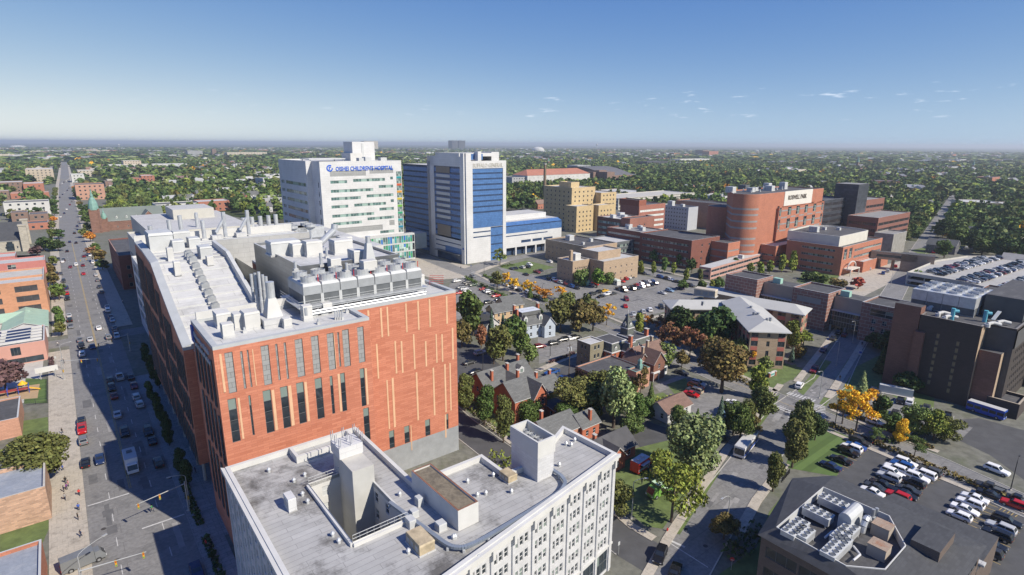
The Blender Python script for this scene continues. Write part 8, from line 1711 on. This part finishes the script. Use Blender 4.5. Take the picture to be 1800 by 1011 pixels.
# armoury with barrel roof
R=root('armoury_hall','brown armoury with a broad grey barrel roof and square brick towers','building',P(1090,322)); p0=P(1066,324); p1=along(p0,EM,1112,324); L=dist2(p0,p1); zz=ztop((1066,324),(1066,309)); dp=dist2(p1,along(p1,DM,1066,324)) if False else 150
b=MB(); q=[p0,p1,p1+DM*dp,p0+DM*dp]; b.prism(ccw([V(x.x,x.y) for x in q]),0,zz,TW['brown']); b.build('wall',R); b=MB(); n=10
for i in range(n):
    t0,t1=i/n,(i+1)/n; h=lambda t:zz+.05+math.sin(math.pi*t)*14
    a0,a1=p0+DM*dp*t0,p0+DM*dp*t1; b.face([at_z(a0,h(t0)),at_z(p1+DM*dp*t0,h(t0)),at_z(p1+DM*dp*t1,h(t1)),at_z(a1,h(t1))],TW['slate'])
b.poly([at_z(p0+DM*dp*i/n,h(i/n)) for i in range(n+1)][::-1],TW['brown']); b.poly([at_z(p1+DM*dp*i/n,h(i/n)) for i in range(n+1)],TW['brown']); b.build('barrel_roof',R)
for x,y,t in ((1042,322,302),(1052,322,299),(1066,324,302),(1040,318,300)): b=MB(); c=P(x,y); b.box(V(c.x,c.y),20,20,ztop((x,y),(x,t)),TW['brown'],AZM); b.build('tower',R)
# skyline landmarks
def landmark(name,label,x,yb,yt,cat,kind,mat):
    p=P(x,yb); h=ztop((x,yb),(x,yt)); R=root(name,label,cat,p)
    if kind=='tank':
        b=MB(); b.tube(p,p+V(0,0,h*.75),h*.05,mat,8); b.build('leg',R); b=MB(); b.tube(p+V(0,0,h*.7),p+V(0,0,h*.85),h*.1,mat,12,r2=h*.2); b.tube(p+V(0,0,h*.851),p+V(0,0,h),h*.2,mat,12,r2=h*.1); b.build('tank',R)
    elif kind=='spire':
        b=MB(); b.box(p,h*.16,h*.16,h*.55,mat,AZM); b.build('tower',R); b=MB(); b.box(p+V(0,0,h*.551),h*.17,h*.17,h*.45,greencu,AZM,top=.04); b.build('spire',R); b=MB(); F=Frame(p+EM*h*.5,AE); gable(R,F,h*.9,h*.4,h*.2,h*.38,mat,TW['slate'],win=False)
    elif kind=='dome':
        b=MB(); w_=10*p.y/1000; b.tube(p,p+V(0,0,h*.5),w_*1.1,mat,20); b.build('wall',R); b=MB()
        for k in range(4): a0,a1=math.pi/2*k/4,math.pi/2*(k+1)/4; b.tube(p+V(0,0,h*.501+math.sin(a0)*h*.5),p+V(0,0,h*.501+math.sin(a1)*h*.5),w_*math.cos(a0),mat,20,r2=w_*math.cos(a1)+.01)
        b.build('dome',R)
    elif kind=='mast':
        b=MB(); b.tube(p,p+V(0,0,h),h*.03,mat,5,r2=h*.008); b.build('mast',R); b=MB(); b.box(p,h*.1,h*.1,h*.04,mat); b.build('base',R)
landmark('water_tower','white water tower on the far left horizon',210,262,254,'water tower','tank',TW['white']); landmark('water_tower','white water tower on the horizon above the armoury',1049,263,253,'water tower','tank',TW['white']); landmark('church','green spired church far among the trees on the right',1506,298,274,'church','spire',TW['brown']); landmark('church','left spire of the twin spired church near the right edge',1709,300,281,'church','spire',TW['brown']); landmark('church','right spire of the twin spired church near the right edge',1750,300,284,'church','spire',TW['brown']); landmark('arena_dome','white domed hall far behind the red roofed school',946,268,258,'building','dome',TW['white']); landmark('arena_dome','white domed roof on the far left horizon',31,259,255.5,'building','dome',TW['white']); landmark('lattice_mast','grey lattice mast at the left horizon',8,272,256,'mast','mast',TW['grey']); landmark('church','red brick church with dark spire beyond the brick chimney',964,292,277,'church','spire',TW['brick']); landmark('light_mast','tall light mast beyond the armoury',1177,298,274,'mast','mast',TW['grey'])
# neighbourhood houses by hand
def house(p,ang,L,W,ze,zr,wm,rm,label,group=None):
    R=root('wooden_house',label,'house',p,group); gable(R,Frame(p,ang),L,W,ze,zr,wm,rm,rows=2); flush_win(R); return R
for x,y,a,l,wm,rm in ((1580,421,AD,'tall white house with steep grey gable beside the slate clinic',clap_w,shing),(1646,444,AD,'left of the twin dark grey gabled houses by the small lot',TW['slate'],shing),(1664,445,AD,'right of the twin dark grey gabled houses by the small lot',TW['slate'],shing),(1780,474,AD,'white house with green trim at the far corner of the parking deck',clap_w,M('pale_shingles',(.36,.35,.33),rough=.9)),(1632,366,AE,'white house with a long roof beside the straight tree lined street',clap_w,shing),(1612,385,AD,'grey roofed house under the trees behind the slate clinic',clap_w,shing),(1792,442,AE,'tan roofed house at the right picture edge',TW['beige'],TW['beige']),(1762,432,AD,'white gabled house half hidden by dark trees at the right',clap_w,shing),(1715,420,AD,'white house peeping from the dark woods on the right',clap_w,shing)):
    house(P(x,y),a,11,8.5,6,9.5,wm,rm,l)
for i,(x,y) in enumerate(((299,360),(312,361),(326,358),(340,357),(355,349),(380,346),(395,344),(427,353),(445,351),(300,343),(268,345))): house(P(x,y),AD if i%2 else AE,13,9,7,11,clap_w,shing if i%3 else TW['grey'],f'{ORD[i]} white frame house from the left in the far row beyond the long brick block','white houses beyond the long brick block')
# small shared house and shed meshes for the far town
def simple(L,W,ze,zr,wm,rm):
    b=MB(); v=[(-L/2,-W/2,0),(L/2,-W/2,0),(L/2,W/2,0),(-L/2,W/2,0),(-L/2,-W/2,ze),(L/2,-W/2,ze),(L/2,W/2,ze),(-L/2,W/2,ze),(-L/2,0,zr),(L/2,0,zr)]
    b.mesh(v,[(0,1,5,4),(2,3,7,6),(1,2,6,9,5),(3,0,4,8,7)],wm); o=.4; s=(zr-ze)/(W/2)
    for sg in (-1,1):
        q=[(-L/2-o,sg*(W/2+o),ze-s*o+.06),(L/2+o,sg*(W/2+o),ze-s*o+.06),(L/2+o,0,zr+.06),(-L/2-o,0,zr+.06)]; b.face(q if sg<0 else q[::-1],rm)
    for k in range(3): b.mesh([(-L/2+L*(k+.5)/3-.6,-W/2-.03,1),(-L/2+L*(k+.5)/3+.6,-W/2-.03,1),(-L/2+L*(k+.5)/3+.6,-W/2-.03,2.6),(-L/2+L*(k+.5)/3-.6,-W/2-.03,2.6)],[(0,1,2,3)],glass)
    b.box((L*.2,W*.12,zr-1.2),.8,.8,2.2,TW['brick']); return b.data('wooden_house',uv=False)
HMS=[('white',simple(12,8.5,6,10,clap_w,TW['slate'])),('cream',simple(11,8,6,9.5,TW['cream'],TW['grey'])),('grey',simple(12,8,5.5,9.5,TW['grey'],TW['slate'])),('brick',simple(12,9,6,10,TW['brick'],TW['brown'])),('white',simple(14,9,6.5,11,clap_w,TW['grey']))]
def flat_mesh(L,W,h,wm,rm):
    b=MB(); pl=[V(-L/2,-W/2),V(L/2,-W/2),V(L/2,W/2),V(-L/2,W/2)]; b.prism(pl,0,h-.5,wm,top=False); parapet(b,pl,h-.5,.5,.4,wm,TW['roofw']); b.poly([at_z(p,h-.5) for p in inset(pl,.4)],rm); b.box((L*.2,W*.1,h-.5),4,3,2,TW['grey']); b.box((-L*.25,-W*.1,h-.5),2.5,2.5,1.6,TW['roofw'])
    for k in range(int(L/5)): b.mesh([(-L/2+k*5+1.2,-W/2-.03,1.2),(-L/2+k*5+3.8,-W/2-.03,1.2),(-L/2+k*5+3.8,-W/2-.03,3),(-L/2+k*5+1.2,-W/2-.03,3)],[(0,1,2,3)],glass)
    return b.data('town_building',uv=False)
FMS=[('white',flat_mesh(38,24,7,TW['white'],TW['roofw'])),('cream',flat_mesh(30,22,9,TW['cream'],TW['roofw'])),('brick',flat_mesh(34,18,10,TW['brick'],TW['roofd'])),('brown',flat_mesh(26,20,8,TW['brown'],TW['roofw'])),('white',flat_mesh(60,30,8,TW['white'],TW['roofw'])),('grey',flat_mesh(40,26,8,TW['grey'],TW['roofd']))]
rs=np.random.default_rng(21)
def in_poly(x,y,poly,pad=0):
    n=len(poly); cx=sum(p[0] for p in poly)/n; cy=sum(p[1] for p in poly)/n; k=1+pad/(max(math.hypot(p[0]-cx,p[1]-cy) for p in poly)+1e-6); x=cx+(x-cx)/k; y=cy+(y-cy)/k
    inside=np.zeros(np.shape(x),bool)
    for i in range(n):
        x0,y0=poly[i][0],poly[i][1]; x1,y1=poly[(i+1)%n][0],poly[(i+1)%n][1]
        c=((y0>y)!=(y1>y)); 
        with np.errstate(divide='ignore',invalid='ignore'): xi=(x1-x0)*(y-y0)/(y1-y0)+x0
        inside^=c&(x<xi)
    return inside
for r_ in list(bpy.data.objects):
    if r_.get('category') in('building','house','church') and r_.location.length>250:
        pass
def seg_dist(x,y,line):
    d=np.full(np.shape(x),1e9)
    for a,c in zip(line,line[1:]):
        vx,vy=c.x-a.x,c.y-a.y; t=np.clip(((x-a.x)*vx+(y-a.y)*vy)/(vx*vx+vy*vy),0,1); d=np.minimum(d,np.hypot(x-a.x-t*vx,y-a.y-t*vy))
    return d
CAMPUS=[V(p[0],p[1]) for p in (ED(-70,-200),ED(-70,640),ED(130,640),ED(175,420),ED(330,480),ED(500,500),ED(520,130),ED(460,60),ED(520,-60),ED(400,-200))]
def far_ok(x,y,road=11,pad=6):
    ok=~in_poly(x,y,CAMPUS); 
    for q in OCC: ok&=~in_poly(x,y,q,pad)
    ok&=seg_dist(x,y,AVE)>road+6; ok&=seg_dist(x,y,cross[4:])>road-2
    return ok
def fov_pts(n,r0,r1,amin=-44,amax=44):
    a=np.radians(rs.uniform(amin,amax,n)); r=np.sqrt(rs.uniform(r0*r0,r1*r1,n)); return r*np.sin(a),r*np.cos(a)
def town(x,y):   # slow pattern of denser built-up patches
    return np.sin(x*.0031+1.3)*np.sin(y*.0027+.4)+.6*np.sin(x*.0083+y*.005)+.5*np.sin(y*.011-x*.004)+np.where((x<-150)&(y>800)&(y<2000),.5,0)
x,y=fov_pts(900,520,2300); ok=far_ok(x,y,14,12); x,y=x[ok],y[ok]; t=town(x,y); k=0; HP=[]
for i in np.argsort(-t+rs.random(len(t))*1.2):
    if k>=235: break
    if any(abs(x[i]-a)<17 and abs(y[i]-c)<17 for a,c in HP): continue
    HP.append((x[i],y[i])); c,me=HMS[k%5]; o=bpy.data.objects.new('wooden_house',me); COL.objects.link(o); o.location=(x[i],y[i],0); o.rotation_euler=(0,0,(AE,AD)[k%2]+rs.uniform(-.1,.1)); tag(o,f'little {c} house half hidden in the far tree canopy','house',f'far {c} houses'); k+=1
x,y=fov_pts(700,700,5200); ok=far_ok(x,y,30,30); x,y=x[ok],y[ok]; t=town(x,y); k=0; FP=[]
for i in np.argsort(-t+rs.random(len(t))*1.3):
    if k>=120: break
    if any(abs(x[i]-a)<50 and abs(y[i]-c)<50 for a,c in FP): continue
    FP.append((x[i],y[i])); c,me=FMS[k%6]; o=bpy.data.objects.new('town_building',me); COL.objects.link(o); o.location=(x[i],y[i],0); o.rotation_euler=(0,0,AE+rs.uniform(-.1,.1)); s=1+min(1.2,math.hypot(x[i],y[i])/3500); o.scale=(s,s,1+.4*s*rs.random()); tag(o,f'far flat roofed {c} building in the town beyond the campus','building',f'far {c} flat buildings'); k+=1
HXY=np.array(HP+FP)
# beyond those, the countless roofs of the far town as one mass
n=2600; x,y=fov_pts(n,900,7500); ok=far_ok(x,y,16,12)&(town(x,y)+rs.random(n)*1.6>.9); x,y=x[ok],y[ok]; QQ=[];TT=[]
wc=np.array([(.52,.52,.51),(.46,.43,.37),(.36,.37,.38),(.30,.17,.13)]); rc=np.array([(.13,.13,.14),(.24,.24,.25),(.42,.42,.42),(.2,.13,.11)])
for i in range(len(x)):
    s=rs.uniform(.9,1.5)*(1+math.hypot(x[i],y[i])/6000); L,W,h,g=7*s,4.6*s,6.5*s**.5,10*s**.5; a=(AE,AD)[i%2]; ca,sa=math.cos(a),math.sin(a); f=lambda u,v,z:(x[i]+ca*u-sa*v,y[i]+sa*u+ca*v,z)
    a0,b0,c0,d0_=f(-L,-W,0),f(L,-W,0),f(L,W,0),f(-L,W,0); a1,b1,c1,d1_=f(-L,-W,h),f(L,-W,h),f(L,W,h),f(-L,W,h); r0,r1=f(-L,0,g),f(L,0,g)
    QQ+=[(a0,b0,b1,a1),(c0,d0_,d1_,c1),(b0,c0,c1,b1),(d0_,a0,a1,d1_),(b1,c1,r1,r1),(d1_,a1,r0,r0),(a1,b1,r1,r0),(c1,d1_,r0,r1)]; w_=wc[rs.integers(0,4)]; k_=rc[rs.integers(0,4)]; TT+=[w_]*6+[k_]*2
QQ=np.array(QQ); QQ[4::8,3]=QQ[4::8,2]*.999+QQ[4::8,1]*.001; QQ[5::8,3]=QQ[5::8,2]*.999+QQ[5::8,1]*.001
mt=bpy.data.materials.new('far_roofs'); mt.use_nodes=True; at_=mt.node_tree.nodes.new('ShaderNodeAttribute'); at_.attribute_name='tint'; mt.node_tree.links.new(at_.outputs[0],mt.node_tree.nodes['Principled BSDF'].inputs['Base Color'])
o=bpy.data.objects.new('far_houses',quads_mesh('far_houses',QQ,mt,np.array(TT))); COL.objects.link(o); tag(o,'countless pale roofs of the far town among the canopy','houses',kind='stuff')
# trees one can tell apart: woods on the right and behind the stone church
WOOD=[(1585,455,1800,392,46,'dark wood tree right of the straight street'),(1560,392,1800,350,40,'mid distance tree in the right hand woods'),(188,395,300,345,34,'tree in the green belt behind the sandstone church'),(60,372,100,350,8,'tree among the low shops left of the avenue'),(1150,345,1300,318,30,'tree in the belt behind the rounded hospital'),(905,352,1040,334,14,'tree on the slope below the red roofed school')]
DECK=[V(p.x,p.y) for p in PQ]
for x0,y0,x1,y1,n,l in WOOD:
    k=0; tries=0; got=[]
    while k<n and tries<n*30:
        tries+=1; p=P(random.uniform(x0,x1),random.uniform(y0,y1)); 
        if any((p.x-a)**2+(p.y-c)**2<49 for a,c in got): continue
        if any(in_poly(np.array(p.x),np.array(p.y),q,4) for q in OCC[:]+[DECK]) or seg_dist(np.array(p.x),np.array(p.y),cross)<8 or seg_dist(np.array(p.x),np.array(p.y),AVE)<12: continue
        got.append((p.x,p.y)); col=random.choice(['dg','g','g','bg','mg','dg'] if x0!=188 else ['mg','yg','g','bg','mg']); tree(p,random.uniform(11,17),random.uniform(10,15),random.choice(['broad','broad','round','oval']),col,l+', one of many crowns',l+'s',lod=1); k+=1
for i in range(26):
    t_=430+i*30; side=(-1,1)[i%2]; p=avepos(t_,side*11.2); tree(p,random.uniform(6,9),random.uniform(6,9),random.choice(['broad','round']),random.choice(['dg','g','bg','br','o'] if i%5==0 else ['dg','g','bg']),'street tree lining the far avenue beyond the stone church','street trees along the far avenue',lod=2)
# the far canopy: one mass of trees out towards the horizon
def canopy(n,r0,r1,K,size,h0,h1,w0,w1,sd):
    r=np.random.default_rng(sd); x,y=fov_pts(n,r0,r1,-46,46); ok=far_ok(x,y,9 if r1<3000 else 12,3)
    t=town(x,y); ok&=(r.random(n)>np.clip(.22+.3*t,0.02,.6))
    av=seg_dist(x,y,AVE); ok&=~((y<1500)&(av<62)&(r.random(n)<.88))
    if r1<1000:
        for a,c in HXY: ok&=(np.abs(x-a)+np.abs(y-c)>8)
    x,y=x[ok],y[ok]; n=len(x); T=[]
    for v in range(4):
        C,R=make_lobes('broad',np.random.default_rng(v+5)); T.append(leaf_quads(K,C,R,size,np.random.default_rng(v+50),shell=.35)/np.array([8,8,10.]))
    T=np.array(T); v=r.integers(0,4,n); a=r.uniform(0,6.28,n); w=r.uniform(w0,w1,n); h=r.uniform(h0,h1,n); Q=T[v]; ca,sa=np.cos(a)[:,None,None],np.sin(a)[:,None,None]
    X=(Q[...,0]*ca-Q[...,1]*sa)*w[:,None,None]+x[:,None,None]; Y=(Q[...,0]*sa+Q[...,1]*ca)*w[:,None,None]+y[:,None,None]; Z=Q[...,2]*h[:,None,None]
    pal=np.array([COLR[c] for c in ('dg','g','g','bg','mg','mg','yg','pg','br','y','o')]); pr=np.array([.2,.2,.14,.13,.11,.08,.075,.045,.018,.004,.003]); ci=r.choice(len(pal),n,p=pr/pr.sum()); tint=pal[ci]*r.uniform(.75,1.3,n)[:,None]
    return np.stack([X,Y,Z],-1).reshape(-1,4,3),np.repeat(tint,K,axis=0)
leafa=M('canopy_leaves',(1,1,1),rough=.8,kind='attr',spec=.2)
parts=[canopy(5200,430,1000,95,.95,9,16,9,15,1),canopy(17000,1000,2500,30,1.7,9,16,11,19,2),canopy(26000,2500,8000,11,2.6,10,17,26,55,3)]
Q=np.concatenate([p[0] for p in parts]); T=np.concatenate([p[1] for p in parts])
o=bpy.data.objects.new('woodland',quads_mesh('woodland',Q,leafa,T)); COL.objects.link(o); tag(o,'dense tree canopy covering the town out to the horizon','woodland',kind='stuff')
# ================= haze =================
hm=bpy.data.materials.new('haze'); hm.use_nodes=True; t=hm.node_tree; t.nodes.remove(t.nodes['Principled BSDF']); pv=t.nodes.new('ShaderNodeVolumePrincipled'); pv.inputs['Color'].default_value=(.84,.92,1,1); pv.inputs['Density'].default_value=1.0e-4; pv.inputs['Anisotropy'].default_value=.2
t.links.new(pv.outputs[0],[n for n in t.nodes if n.type=='OUTPUT_MATERIAL'][0].inputs['Volume'])
bpy.context.view_layer.update(); ZH=max(max((o.matrix_world@Vector(c)).z for c in o.bound_box) for o in bpy.data.objects if o.type=='MESH')+4
b=MB(); b.mesh([(x,y,z) for z in (-1,ZH) for x,y in ((-46000,-2100),(46000,-2100),(46000,46000),(-46000,46000))],[(3,2,1,0),(4,5,6,7),(0,1,5,4),(1,2,6,5),(2,3,7,6),(3,0,4,7)],hm); o=b.build('haze',kind='stuff')
